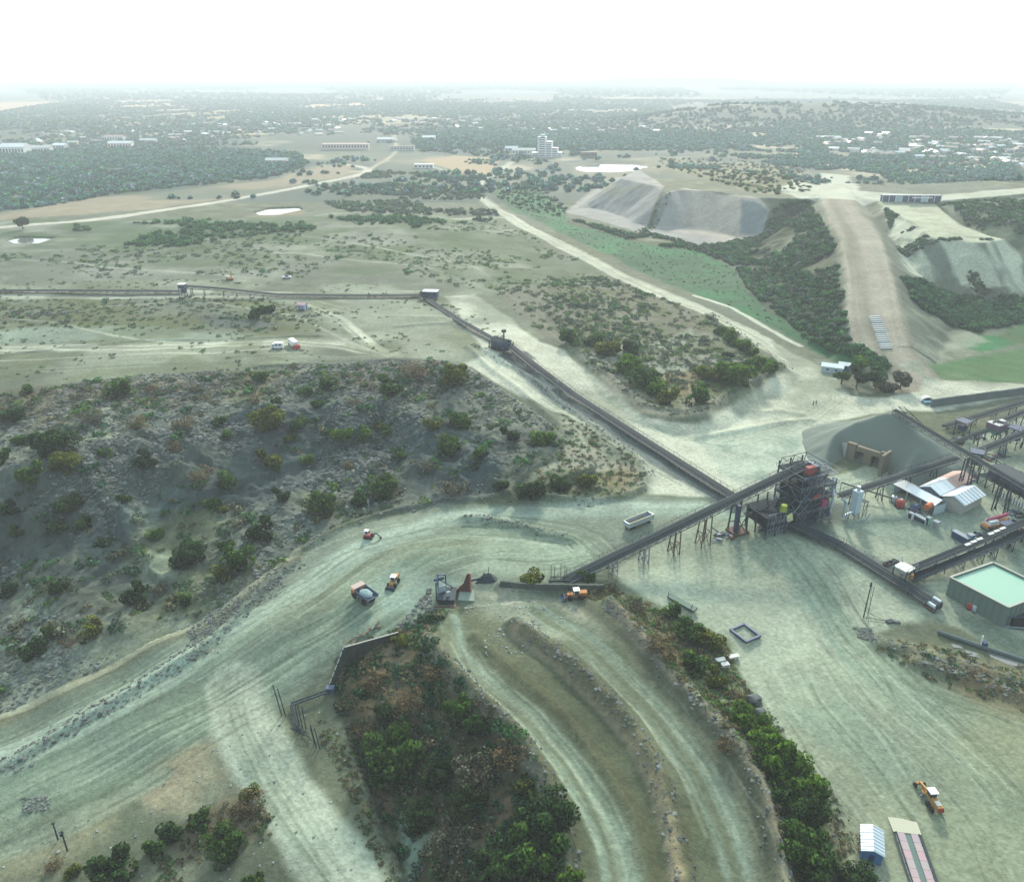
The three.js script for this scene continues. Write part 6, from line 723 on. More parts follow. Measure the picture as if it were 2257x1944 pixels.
// ---------------------------------------------------------------- vehicles
const heading = (u0, v0, u1, v1) => yaw(gp(u0, v0), gp(u1, v1));
{ // rigid dump truck, loaded
  const t = thing('dump_truck', 'orange dump truck with a blue-grey loaded bed standing on the ore pad', 'dump truck', gp(737, 1214), heading(752, 1222, 716, 1200)); t.scale.setScalar(.88);
  for (const [x, z, w] of [[2.6, 1.55, .7], [2.6, -1.55, .7], [-1.9, 1.4, 1.1], [-1.9, -1.4, 1.1]]) { const m = new MB(); m.wheel(x, .85, z, .88, w, Math.PI / 2); m.build('wheel', M.rubber, t); }
  const ch = new MB(); ch.box(.2, 1.15, 0, 7, .5, 1.2); ch.box(3.9, 1, 0, .5, .6, 3.2); ch.build('chassis', M.steel, t); const hd = new MB(); hd.box(3.2, 1.9, -.5, 1.9, 1.1, 2.2); hd.box(3.2, 1.5, 1.2, 1.9, .4, 1.2); hd.build('bonnet', M.orange, t); const cb = new MB(); cb.box(2.4, 2.7, .9, 1.6, 1.5, 1.5); cb.build('cab', M.yellow, t); const gl = new MB(); gl.box(3.22, 2.9, .9, .05, .8, 1.3); gl.box(2.4, 2.9, 1.67, 1.2, .8, .05); gl.build('window', M.glass, t);
  const bd = new MB(); const T = .14, sh = [[-4.4, 2.5], [-3.6, 1.6], [1.2, 1.55], [1.7, 3.4]]; for (const s of [-1, 1]) bd.hull8([[-4.4, 2.6, s * 1.8], [1.4, 1.6, s * 1.6], [1.7, 3.5, s * 2], [-4.5, 3.3, s * 2], [-4.4, 2.6, s * (1.8 - T)], [1.4, 1.6, s * (1.6 - T)], [1.7, 3.5, s * (2 - T)], [-4.5, 3.3, s * (2 - T)]]); bd.hull8([[-4.4, 2.5, -1.8], [-4.4, 2.5, 1.8], [1.5, 1.5, 1.7], [1.5, 1.5, -1.7], [-4.4, 2.65, -1.8], [-4.4, 2.65, 1.8], [1.5, 1.65, 1.7], [1.5, 1.65, -1.7]]); bd.hull8([[1.4, 1.6, -1.7], [1.4, 1.6, 1.7], [1.75, 3.6, 2], [1.75, 3.6, -2], [1.55, 1.6, -1.7], [1.55, 1.6, 1.7], [1.9, 3.6, 2], [1.9, 3.6, -2]]); bd.build('tipper_bed', M.blueSteel, t); const cn = new MB(); cn.box(2.7, 3.72, 0, 2, .12, 3.9, 0, 0, .06); cn.build('bed_canopy', mat(.33, .27, .25, .7), t); const ld = new MB(); const lg = new THREE.SphereGeometry(1, 18, 10); { const p = lg.attributes.position; for (let i = 0; i < p.count; i++) { const k = .9 + .2 * hsh(i, 3); p.setXYZ(i, p.getX(i) * 2.5 * k, Math.max(-.2, p.getY(i) * .8) * k, p.getZ(i) * 1.6 * k); } lg.computeVertexNormals(); } ld.add(lg, new THREE.Matrix4().makeTranslation(-1.2, 2.75, 0)); ld.build('ore_load', mat(.17, .25, .27, .95), t);
}
function loader(label, pos, ry, sc = 1, body = M.yellow, white = true) {
  const t = thing('wheel_loader', label, 'wheel loader', pos, ry); t.scale.setScalar(sc);
  for (const [x, z] of [[1.6, 1.15], [1.6, -1.15], [-1.7, 1.15], [-1.7, -1.15]]) { const m = new MB(); m.wheel(x, .82, z, .82, .62, Math.PI / 2); m.build('wheel', M.rubber, t); }
  const b = new MB(); b.box(-2.3, 1.75, 0, 2.6, 1.1, 1.7); b.box(1.3, 1.3, 0, 1.8, .9, 1.3); b.box(-.3, 1.1, 0, 2, .5, .9); b.build('body', body, t); const e = new MB(); e.box(-3.63, 1.7, 0, .08, .9, 1.3); e.build('radiator_grille', M.redbox, t); const c = new MB(); c.box(-.4, 2.4, 0, 1.5, 1.5, 1.5); c.build('cab', M.glass, t); const r = new MB(); r.box(-.4, 3.2, 0, 1.9, .14, 1.9); for (const x of [-1.1, .3]) for (const z of [-.72, .72]) r.beam([x, 1.7, z], [x, 3.2, z], .12); r.build('cab_roof', white ? M.white : body, t); const a = new MB(); for (const z of [-.55, .55]) { a.beam([1.2, 1.9, z], [3, .8, z], .2, .36); a.beam([1.4, 1.3, z], [2.8, .9, z], .16); } a.build('lift_arm', body, t); const k = new MB(); k.hull8([[2.9, .1, -1.5], [2.9, .1, 1.5], [3.3, 1.2, 1.5], [3.3, 1.2, -1.5], [2.75, .1, -1.5], [2.75, .1, 1.5], [3.1, 1.25, 1.5], [3.1, 1.25, -1.5]]); k.hull8([[2.75, .06, -1.5], [2.75, .06, 1.5], [4.2, .06, 1.5], [4.2, .06, -1.5], [2.75, .18, -1.5], [2.75, .18, 1.5], [4.2, .1, 1.5], [4.2, .1, -1.5]]); for (const s of [-1.5, 1.44]) k.hull8([[2.8, .08, s], [4.2, .08, s], [3.3, 1.2, s], [2.9, 1.2, s], [2.8, .08, s + .06], [4.2, .08, s + .06], [3.3, 1.2, s + .06], [2.9, 1.2, s + .06]]); k.build('bucket', M.blueSteel, t); return t;
}
loader('yellow wheel loader with white cab roof behind the dump truck on the pad', gp(796, 1184), heading(800, 1175, 786, 1196), .8);
loader('orange and black wheel loader parked against the dark wall on the ramp', gp(1163, 1211), heading(1185, 1207, 1140, 1211), .85, M.orange);
{ const t = thing('motor_grader', 'yellow motor grader with white cab roof driving across the lower right yard', 'grader', gp(1879, 1620), heading(1896, 1643, 1865, 1594)); t.scale.setScalar(.93); for (const [x, z, r] of [[3.4, .95, .58], [3.4, -.95, .58], [-1.3, 1, .66], [-1.3, -1, .66], [-2.8, 1, .66], [-2.8, -1, .66]]) { const m = new MB(); m.wheel(x, r, z, r, .42, Math.PI / 2); m.build('wheel', M.rubber, t); } const f = new MB(); f.beam([.4, 1.9, 0], [3.5, 1.3, 0], .36, .4); f.box(3.5, .95, 0, .4, .5, 1.6); f.build('gooseneck', M.yellow, t); const e = new MB(); e.box(-2.5, 1.6, 0, 2.6, 1.1, 1.2); e.build('engine_bonnet', M.yellow, t); const g = new MB(); g.box(-3.83, 1.6, 0, .08, 1, 1.1); for (const z of [-.35, 0, .35]) g.box(-3.9, 1.6, z, .06, 1, .12); g.build('radiator_grille', M.red, t); const tp = new MB(); tp.box(-2.7, 2.2, 0, 1.2, .12, .9); tp.build('exhaust_cover', M.offwhite, t); const c = new MB(); c.box(-.5, 2.3, 0, 1.3, 1.7, 1.3); c.build('cab', M.glass, t); const k = new MB(); k.box(-.5, 1.7, 0, 1.36, .6, 1.36); k.build('cab_panel', M.yellow, t); const r = new MB(); r.box(-.5, 3.2, 0, 1.7, .14, 1.7); r.build('cab_roof', M.white, t); const b = new MB(); b.box(1.4, .5, 0, .12, .55, 3.2, .5); b.build('blade', M.steelLt, t); const cr = new MB(); cr.tube([1.3, .9, 0], [1.3, 1.05, 0], .75, 16); cr.beam([1.3, 1, .3], [3.1, 1.1, 0], .14); cr.beam([1.3, 1, -.3], [3.1, 1.1, 0], .14); cr.build('circle', M.yellow, t); }
{ const t = thing('mini_excavator', 'small red and white excavator with its arm resting on the pad behind the truck', 'excavator', gp(746, 1088), -.2); const tr = new MB(); for (const z of [-.8, .8]) { tr.box(0, .3, z, 2.2, .55, .45); tr.tube([-1.1, .3, z - .22], [-1.1, .3, z + .22], .28, 10); tr.tube([1.1, .3, z - .22], [1.1, .3, z + .22], .28, 10); } tr.build('tracks', M.rubber, t); const b = new MB(); b.box(-.3, .9, 0, 1.9, .6, 1.7); b.build('body', M.red, t); const c = new MB(); c.box(-.5, 1.75, 0, 1.3, 1.3, 1.2); c.build('cab', M.white, t); const w = new MB(); w.box(.18, 1.85, 0, .05, .9, 1); w.box(-.4, 1.85, .62, .9, .8, .05); w.build('window', M.glass, t); const a = new MB(); a.beam([.6, 1.1, 0], [2.4, 1.7, 0], .26, .3); a.beam([2.4, 1.7, 0], [3.5, .6, 0], .2, .24); a.build('arm', M.steel, t); const k = new MB(); k.hull8([[3.3, .05, -.35], [3.3, .05, .35], [3.9, .05, .35], [3.9, .05, -.35], [3.4, .65, -.35], [3.4, .65, .35], [3.7, .65, .35], [3.7, .65, -.35]]); k.build('bucket', M.steel, t); }
{ const a = gp(1268, 1073), b = gp(1318, 1052), t = thing('trailer', 'long open-topped pale blue box trailer beside the inclined conveyor', 'trailer', gp(1292, 1062), yaw(a, b)); const L = 9.6; const s = new MB(); for (const z of [-1.25, 1.25]) s.box(0, 1.7, z, L, 1.5, .1); s.box(-L / 2, 1.7, 0, .1, 1.5, 2.5); s.box(L / 2, 1.7, 0, .1, 1.5, 2.5); s.box(0, 1, 0, L, .15, 2.5); s.build('body', M.galv, t); const r = new MB(); for (const z of [-1.27, 1.27]) { r.box(0, 2.5, z, L + .2, .14, .18); for (let i = 0; i <= 8; i++) r.box(-L / 2 + i * L / 8, 1.7, z * 1.03, .12, 1.5, .1); } r.build('rim', mat(.42, .42, .32, .7), t); const u = new MB(); u.box(0, .75, 0, L, .25, 1); u.build('chassis', M.steel, t); for (const x of [-3.8, -2.6, 3.2]) for (const z of [-1, 1]) { const m = new MB(); m.wheel(x, .5, z, .5, .4, Math.PI / 2); m.build('wheel', M.rubber, t); } const ld = new MB(); ld.box(-.6, 1.25, 0, L - 2, .4, 2.3); ld.build('load', M.concreteTan, t); }
{ const t = thing('van', 'white box van parked left of the white and red truck on the plateau', 'van', gp(563, 706), .05); const b = new MB(); b.box(.3, 1.75, 0, 3.9, 2.3, 2.2); b.build('body', M.white, t); const c = new MB(); c.hull8([[-2.9, .5, -1], [-2.9, .5, 1], [-1.65, .5, 1], [-1.65, .5, -1], [-2.4, 2.4, -1], [-2.4, 2.4, 1], [-1.65, 2.4, 1], [-1.65, 2.4, -1]]); c.build('cab', M.white, t); const w = new MB(); w.box(-2.05, 1.9, 1.02, .7, .6, .05); w.box(1, 2.1, 1.12, 1.1, .7, .05); w.box(-.6, 2.1, 1.12, .9, .7, .05); w.build('window', M.navy, t); for (const x of [-2, 1.4]) for (const z of [-.95, .95]) { const m = new MB(); m.wheel(x, .45, z, .45, .35, Math.PI / 2); m.build('wheel', M.rubber, t); } }
{ const t = thing('box_truck', 'white long-bodied truck with a red tail on the plateau track', 'truck', gp(594, 702), heading(602, 704, 582, 688)); const b = new MB(); b.box(-.3, 2, 0, 6.8, 2.2, 2.4); b.build('body', M.white, t); const r = new MB(); r.box(-.3, 3.2, 0, 6.9, .2, 2.2); r.build('roof', M.white, t); const c = new MB(); c.box(4, 1.7, 0, 1.7, 2, 2.3); c.build('cab', M.offwhite, t); const w = new MB(); w.box(4.88, 2.1, 0, .05, .8, 2); w.box(2, 2.4, 1.22, 2.4, .6, .05); w.box(-2, 2.4, 1.22, 2, .6, .05); w.build('window', M.navy, t); const k = new MB(); k.box(-4.6, 1.3, 0, 1.9, 1.5, 2.6); k.build('tail_box', M.red, t); for (const x of [3.8, -2, -3.1]) for (const z of [-1, 1]) { const m = new MB(); m.wheel(x, .5, z, .5, .4, Math.PI / 2); m.build('wheel', M.rubber, t); } }
function crane(label, pos, ry, bodyM, boomM) { const t = thing('mobile_crane', label, 'mobile crane', pos, ry); const c = new MB(); c.box(0, 1.25, 0, 8, .7, 2.4); c.build('chassis', bodyM, t); for (const x of [-2.9, -1.7, 2.2, 3.3]) for (const z of [-1.05, 1.05]) { const m = new MB(); m.wheel(x, .6, z, .6, .45, Math.PI / 2); m.build('wheel', M.rubber, t); } const b = new MB(); b.box(-2.9, 2.2, 0, 2, 1.5, 2.3); b.build('cab', bodyM, t); const w = new MB(); w.box(-3.93, 2.4, 0, .05, .8, 2); w.box(-2.9, 2.4, 1.17, 1.4, .7, .05); w.build('window', M.glass, t); const s = new MB(); s.box(1.4, 2.2, 0, 3, 1.3, 2.2); s.build('superstructure', M.white, t); const st = new MB(); st.box(.2, 1.7, 1.22, 6.6, .35, .06); st.build('stripe', M.white, t); const m = new MB(); m.beam([3, 2.8, .3], [-4.4, 3.7, .3], .6, .7); m.build('boom', boomM, t); const o = new MB(); for (const x of [-1, 3.9]) o.box(x, .9, 0, .3, .3, 3.4); o.build('outriggers', M.steelLt, t); return t; }
crane('orange and white mobile crane with a red boom beyond the roller conveyor', gp(2012, 1068), heading(1985, 1072, 2040, 1062) + Math.PI, mat(.36, .15, .035, .65), M.magenta);
crane('orange machine cut off by the right edge beside the mobile crane', gp(2078, 1082), heading(2040, 1075, 2100, 1090), M.orange, M.steel);
{ const t = thing('drill_rig', 'small orange drill rig standing behind the long left conveyor', 'drill rig', gp(464, 567), .2); const b = new MB(); b.box(0, .9, 0, 4, 1.2, 2.2); b.build('body', M.orange, t); const tr = new MB(); for (const z of [-1, 1]) tr.box(0, .3, z, 4.2, .6, .5); tr.build('tracks', M.rubber, t); const m = new MB(); m.beam([1, 1.2, 0], [1.4, 5.4, 0], .4, .5); m.build('mast', M.yellow, t); const c = new MB(); c.box(-1, 2, 0, 1.5, 1.2, 1.6); c.build('cab', M.offwhite, t); }
{ const t = thing('pickup', 'small white pickup parked beyond the long conveyor on the plateau', 'pickup', gp(580, 563), .1); const b = new MB(); b.box(0, .8, 0, 5, .7, 1.9); b.build('body', M.white, t); const c = new MB(); c.hull8([[-1.2, 1.1, -.9], [-1.2, 1.1, .9], [1.2, 1.1, .9], [1.2, 1.1, -.9], [-.8, 1.9, -.8], [-.8, 1.9, .8], [.7, 1.9, .8], [.7, 1.9, -.8]]); c.build('cab', M.navy, t); for (const x of [-1.6, 1.6]) for (const z of [-.85, .85]) { const w = new MB(); w.wheel(x, .4, z, .4, .3, Math.PI / 2); w.build('wheel', M.rubber, t); } }
// ---------------------------------------------------------------- small buildings and fittings
function hut(name, label, cat, c, ry, L, W, H, wallM, roofM, o = {}) { const t = thing(name, label, cat, c, ry, o.group); const w = new MB(); w.box(0, H / 2 - .2, 0, L, H + .4, W); w.slab([[-W / 2, H], [W / 2, H], [0, H + W * .18]], -L / 2, L / 2); w.build('wall', wallM, t); for (const s of [-1, 1]) { const r = new MB(), e = W / 2 + .3, y0 = H + W * .18 + .05, y1 = H - .1; r.hull8([[-L / 2 - .3, y0, 0], [L / 2 + .3, y0, 0], [L / 2 + .3, y1, s * e], [-L / 2 - .3, y1, s * e], [-L / 2 - .3, y0 + .1, 0], [L / 2 + .3, y0 + .1, 0], [L / 2 + .3, y1 + .1, s * e], [-L / 2 - .3, y1 + .1, s * e]]); for (let i = 0; i < 8; i++) r.hull8([[-.05, 0], [.05, 0]].flatMap(() => []).concat([[-L / 2 + i * L / 7 - .04, y0 + .1, 0], [-L / 2 + i * L / 7 + .04, y0 + .1, 0], [-L / 2 + i * L / 7 + .04, y1 + .1, s * e], [-L / 2 + i * L / 7 - .04, y1 + .1, s * e], [-L / 2 + i * L / 7 - .04, y0 + .17, 0], [-L / 2 + i * L / 7 + .04, y0 + .17, 0], [-L / 2 + i * L / 7 + .04, y1 + .17, s * e], [-L / 2 + i * L / 7 - .04, y1 + .17, s * e]])); r.build('roof', roofM, t); } for (const p of o.win || [[-L * .2, 1.5], [L * .2, 1.5]]) { const g = new MB(); g.box(p[0], p[1], W / 2 + .03, .9, .8, .06); g.build('window', M.glass, t); } const d = new MB(); d.box(L / 2 + .03, 1, o.door || 0, .06, 2, .9); d.build('door', o.doorM || M.steel, t); return t; }
hut('hut', 'small hut with pale ribbed roof and blue end wall beside the weighbridge', 'hut', gp(1761, 1722), heading(1761, 1690, 1763, 1745), 5.2, 3.3, 2.6, M.blue, M.galv, { doorM: M.navy });
hut('cabin', 'tiny blue-white cabin with pink roof beside the plateau track', 'cabin', gp(612, 626), -.3, 4.6, 3.4, 2.8, mat(.36, .40, .55, .7), mat(.5, .32, .33, .7));
hut('site_office', 'white and blue site office with pale roof at the road junction', 'office', gp(1684, 752), -.42, 9, 5, 2.8, M.paleBlue, M.roofWhite); hut('annexe', 'small blue annexe against the right end of the site office', 'annexe', gp(1708, 748), -.42, 4.6, 4.6, 2.6, M.blue, M.white);
{ const t = thing('platform_shed', 'long dark blue shed with white frames on the dump platform at upper right', 'shed', gp(1842, 408), heading(1790, 407, 1893, 409)); const L = 45; for (let i = 0; i < 9; i++) { const w = new MB(); w.box(-L / 2 + (i + .5) * L / 9, 2.4, 0, L / 9 - .3, 4.6, 5); w.build('wall_panel', i % 4 === 2 ? M.paleBlue : M.blueSteel, t); } const r = new MB(); r.box(0, 5, 0, L + 1, .35, 6.4); r.build('roof', M.steelLt, t); const f = new MB(); for (let i = 0; i <= 9; i++) f.box(-L / 2 + i * L / 9, 2.6, 2.7, .35, 5, .3); f.box(8, 3.4, 2.75, 16, .9, .25); f.build('frame', M.white, t); }
{ // weighbridge
  const a = gp(1836, 1691), b = gp(1878, 1815), t = thing('weighbridge', 'vehicle weighbridge with two pinkish lanes and a pale concrete ramp', 'weighbridge', a, yaw(a, b)); const L = Math.hypot(b[0] - a[0], b[2] - a[2]) * 1.06, dy = -(b[1] - a[1]); t.rotation.z = 0; const y = .5; const n = 7; for (let i = 0; i < n; i++) for (const s of [-1, 1]) { const m = new MB(); m.box((i + .5) * L / n, y, s * 1.15, L / n - .05, .16, 1.25); m.build('deck_plate', mat(.27 + .02 * (i % 3), .235 + .015 * (i % 2), .255, .85), t); } const c = new MB(); c.box(L / 2, y - .12, 0, L, .12, 1); c.build('centre_channel', mat(.08, .13, .12, .8), t); const r = new MB(); for (const s of [-1, 1]) { r.box(L / 2, y + .16, s * 1.95, L, .16, .16); r.box(L / 2, y - .1, s * 2.3, L, .1, .3); for (let i = 0; i <= 6; i++) r.box(i * L / 6, y, s * 1.95, .14, .4, .14); } r.build('guard_rail', M.steel, t); const f = new MB(); f.box(L / 2, -.1, 0, L, .8, 4.8); f.build('foundation', M.concrete, t); const ra = new MB(); ra.hull8([[-3.6, -.6, -2.6], [-3.6, -.6, 2.4], [-.05, -.6, 2.4], [-.05, -.6, -2.4], [-3.6, .12, -2.6], [-3.6, .12, 2.4], [-.05, y + .05, 2.4], [-.05, y + .05, -2.4]]); ra.build('ramp', mat(.29, .31, .25, .9), t); }
// crusher tip and walls
{ const t = thing('crusher_tip', 'grey steel tipping bin with rust-red side plate at the head of the ramp', 'crusher', gp(905, 1212), heading(880, 1190, 940, 1190)); const b = new MB(); b.hull8([[-1.4, -3, -1.6], [1.4, -3, -1.6], [1.4, -3, 1.6], [-1.4, -3, 1.6], [-2.4, 1.5, -3], [2.2, 1.5, -3], [2.2, 1.5, 2.6], [-2.4, 1.5, 2.6]]); b.build('bin', M.steel, t); const s = new MB(); for (const [x, z] of [[-2.6, -2.8], [-2.6, 1], [-.6, -2.8]]) s.beam([x, -.5, z], [x, 5.6, z], .32); s.beam([-2.6, 5.4, -2.8], [-.6, 5.4, -2.8], .28); s.beam([-2.6, 4.2, -2.8], [1.2, 1.6, -2.8], .26); s.beam([-2.6, 5.4, -2.8], [-2.6, 3.4, 1], .24); s.beam([-3.6, 3.6, -2.8], [-1, 4.4, -2.8], .4, .7); s.build('gantry', M.blueSteel, t); const p = new MB(); { const sh = new THREE.Shape([[1.4, .3], [5.6, .3], [5.6, 6.2], [4.9, 6], [4, 3.2]].map(q => new THREE.Vector2(...q))); p.add(new THREE.ExtrudeGeometry(sh, { depth: .3, bevelEnabled: false }), new THREE.Matrix4().makeTranslation(0, 0, -2.4)); } p.build('side_plate', mat(.07, .03, .028, .8), t); const p2 = new MB(); p2.beam([5.8, .1, -2.2], [5.8, 6.2, -2.2], .4); p2.build('plate_edge', mat(.26, .12, .10, .8), t); const w = new MB(); w.box(-1.3, 2.2, -.8, 2, 2.4, .2, .5); w.box(.4, 1.6, 1, .9, 2.6, .18, .2); w.build('shield_panel', M.galv, t); const q = new MB(); q.box(-1, -1.6, 3.2, 4.4, 3.4, .5); q.box(1.8, -1.4, 2.8, 1.4, 3, 1.6); q.build('front_plate', mat(.11, .075, .06, .85), t); const c = new MB(); c.hull8([[3, -1, -2.2], [6.6, -1, -2.6], [7, -1, 1.4], [2.8, -1, 1.4], [3, .9, -2.2], [6.6, .7, -2.6], [7, .5, 1.4], [2.8, .7, 1.4]]); c.build('tip_apron', mat(.16, .21, .18, .9), t); }
{ const t = thing('broken_bin', 'dark heap of broken steel plates at the right of the tipping bin', 'scrap', gp(985, 1176)); const m = new MB(); m.hull8([[-3, -.4, -1], [3, -.4, -1.6], [3.4, -.4, 1.6], [-3.4, -.4, 1.2], [-.6, 2, -.4], [1, 2.1, -.5], [1.4, 1.7, .5], [-1, 1.6, .4]]); m.build('plate', M.steel, t); const b = new MB(); b.beam([.3, 1.4, 0], [.6, 4.2, -.4], .18); b.beam([-2, 0, 1], [-.6, 2.6, 0], .2); b.beam([-5.4, .2, .6], [-1.4, 1.2, .6], .3, .5); b.build('beam', M.steel, t); }
function wallRun(label, pts, h, th, mt, n, top = .3) { const a = gp(...pts[0]), t = thing('retaining_wall', label, 'wall', a); for (let i = 0; i < pts.length - 1; i++) { const p = gp(...pts[i]), q = gp(...pts[i + 1]), k = Math.max(1, Math.round(n * Math.hypot(q[0] - p[0], q[2] - p[2]) / 10)); for (let j = 0; j < k; j++) { const f = (j + .5) / k, L = Math.hypot(q[0] - p[0], q[2] - p[2]) / k, m = new MB(); const y0 = lerp(p[1], q[1], f) - a[1]; m.box(lerp(p[0], q[0], f) - a[0], y0 + top - h / 2 + .12 * hsh(j, i), lerp(p[2], q[2], f) - a[2], L - .05, h, th + .08 * hsh(i, j), yaw(p, q)); m.build('wall_panel', mt[(i + j) % mt.length], t); } } return t; }
wallRun('dark low wall along the head of the ramp behind the parked loader', [[1012, 1186], [1080, 1192], [1150, 1193], [1222, 1194]], 2.6, .5, [mat(.05, .068, .06, .9), mat(.062, .08, .07, .9)], 4, 1.5);
{ const A = [pp(697, 1313, .2), pp(806, 1283, .2)], t = thing('retaining_wall', 'black-faced retaining wall holding up the edge of the ore pad above the gully', 'wall', A[0]); const n = 10, dx = A[1][0] - A[0][0], dz = A[1][2] - A[0][2], L = Math.hypot(dx, dz), ry = yaw(A[0], A[1]); for (let i = 0; i < n; i++) { const f = (i + .5) / n, m = new MB(), H = 7.6 * (1 - f) + 1.6; m.box(dx * f, .3 - H / 2 + .15 * hsh(i, 4), dz * f, L / n - .06, H, .5 + .1 * hsh(i, 7), ry); m.build('wall_panel', mat(.026 + .006 * (i % 3), .038, .032, .9), t); } const b = gp(666, 1394), q = [b[0] - A[0][0], b[1] - A[0][1], b[2] - A[0][2]]; for (let i = 0; i < 6; i++) { const f = (i + .5) / 6, m = new MB(); m.box(q[0] * f, q[1] * f - .9, q[2] * f, Math.hypot(q[0], q[2]) / 6 - .06, 3.4, .4, yaw([0, 0, 0], q)); m.build('wall_panel', mat(.04, .055, .05, .9), t); } const c = new MB(); c.beam([0, .95, 0], [q[0], q[1] + 1.05, q[2]], .2, .14); c.beam([0, .45, 0], [dx, .5, dz], .3, .16); c.build('coping', M.concrete, t); }
{ const t = thing('plank_pile', 'loose grey planks scattered along the top of the black retaining wall', 'planks', gp(740, 1287)); SEED = 41; for (let i = 0; i < 12; i++) { const m = new MB(), p = gp(705 + i * 5.6 + rr(-4, 4), 1306 - i * 3.6 + rr(-5, 2)); m.box(p[0] - t.position.x, p[1] - t.position.y + .18 + rr(0, .2), p[2] - t.position.z, rr(1.2, 2.4), .12, rr(.25, .5), rr(-.2, 1.3)); m.build('plank', i % 3 ? M.wood : M.dkconc, t); } }
{ const a = gp(662, 1404), b = gp(590, 1430), c = gp(607, 1480), t = thing('pipeline', 'pair of dark pipes running from the wall corner to the post frame', 'pipe', a); const L = p => [p[0] - a[0], p[1] - a[1] + 1, p[2] - a[2]]; for (const e of [0, .75]) { const m = new MB(); m.tube([0, 1 - e * .2, e], [L(b)[0], L(b)[1] - e * .2, L(b)[2] + e], .2, 8); m.tube([L(b)[0], L(b)[1] - e * .2, L(b)[2] + e], [L(c)[0], L(c)[1] - .8, L(c)[2] + e], .18, 8); m.build('pipe', M.steel, t); } const s = new MB(); for (let i = 0; i <= 5; i++) { const f = i / 5; s.beam([L(b)[0] * f, -1 + L(b)[1] * f, L(b)[2] * f + .35], [L(b)[0] * f, 1 + (L(b)[1] - 1) * f, L(b)[2] * f + .35], .14); } s.build('support', M.steelLt, t); const d = new MB(); d.box(.6, .4, -.6, 1.8, 2, 1.4); d.build('valve_box', M.blueSteel, t); }
const POSTS = 'tall thin posts standing by the branch road';
const post = (name, label, cat, u, v, h, r, lx = 0, lz = 0, group, mt = M.steel) => { const t = thing(name, label, cat, gp(u, v), 0, group); const m = new MB(); h *= name === 'post' ? 1.25 : 1; m.tube([0, -.5, 0], [lx, h, lz], r, 6, r * .8); m.build('pole', mt, t); return t; };
[[578, 1450, 6.2, -.9], [570, 1447, 6.6, -1], [612, 1474, 5.2, -.4], [619, 1476, 5, -.3], [606, 1470, 4.8, -.4], [640, 1512, 5, -.7], [647, 1515, 4.4, -.6], [636, 1505, 3.6, -.4]].forEach(([u, v, h, l], i) => post('post', ['left tall leaning post of the post row by the branch road', 'outermost tall leaning post at the left of the post row', 'dark post in the middle of the post row by the branch road', 'right dark post of the middle trio in the post row', 'left post of the middle trio in the post row', 'front right post of the post row by the branch road', 'last post at the lower right end of the post row', 'short post behind the front right one of the post row'][i], 'post', u, v, h, .13, l, 0, POSTS));
{ const t = thing('barrier', 'low tangle of dark rails between the posts by the branch road', 'frame', gp(608, 1478)); const m = new MB(); m.beam([-2.4, 0, -.6], [.4, .8, .4], .16); m.beam([-2.2, 1.6, -.8], [0, .4, .3], .12); m.beam([.2, .3, .4], [3, .2, 3], .14); m.beam([.2, 1.4, .3], [2.6, .3, 2.6], .1); m.beam([-1, .2, .2], [1.4, .2, .6], .2); m.build('rail', M.steel, t); }
const pole = (label, u, v, h, arm, mt = M.steelLt) => { const t = post('pole', label, 'pole', u, v, h, .16, .1, 0, null, mt); const m = new MB(); if (arm) { m.beam([-arm, h - .4, 0], [arm, h - .4, 0], .14); m.box(0, h - .9, .15, .5, .5, .3); } else m.box(.1, h, 0, .6, .3, .3); m.build('head', mt, t); return t; };
pole('grey lamp pole at the foot of the rocky slope beside the pad', 746, 1036, 4.4, .3); pole('tall pole beside the diagonal conveyor below the drive station', 1128, 808, 8.4, .4); pole('slim pole behind the drive station', 1150, 690, 7, .5); pole('tall dark mast by the yard below the ground conveyor', 1748, 1250, 10.5, .3, M.steel); pole('right one of two thin poles in the lower left corner', 135, 1722, 5.2, .5, M.steel); pole('left one of two thin poles in the lower left corner', 116, 1700, 4.4, 0, M.steel);
{ const t = thing('cable_gear', 'lattice bits and cables beside the tall dark mast', 'frame', gp(1750, 1252)); const m = new MB(); m.beam([.4, 0, .3], [.9, 9, -.3], .1); m.beam([0, .4, 0], [4.6, .3, 1.2], .1); m.beam([0, 2, 0], [4.6, .3, 1.2], .07); m.beam([0, 10, 0], [-.4, 0, 3], .06); m.box(5.6, .35, 1.6, 1.8, .5, 1.2, .3); m.box(7.2, .3, 1.9, 1.4, .3, .8); m.build('frame', M.steel, t); }
{ const t = thing('scaffold', 'open frame of tall thin posts at the foot of the inclined conveyor', 'frame', gp(1130, 1172)); for (const [x, z, h] of [[-2, .5, 4.6], [-1, -.4, 3.8], [.6, -.2, 4.6], [1.6, .5, 4.4], [2.2, -.6, 3]]) new MB().beam([x, -.4, z], [x, h, z], .14).build('post', M.steel, t); const m = new MB(); m.beam([-2.2, 1, .5], [2, 1.1, .5], .14); m.beam([-2, .4, -.3], [2.4, .5, -.5], .2); m.beam([-2.6, .2, 1.2], [3, .3, 1], .3, .4); m.build('rail', M.steel, t); }
{ const a = gp(1482, 1276), t = thing('steel_frame', 'black square steel frame lying on the yard', 'steel frame', gp(1508, 1284), heading(1484, 1270, 1510, 1292)); const s = [[0, 0, -2.2, 5.6, .5], [0, 0, 2.2, 5.6, .5], [-2.6, 0, 0, .5, 4.4], [2.6, 0, 0, .5, 4.4]]; for (const [x, , z, sx, sz] of s) { const m = new MB(); m.box(x, .35, z, sx, .7, sz); m.build('beam', M.blueSteel, t); } }
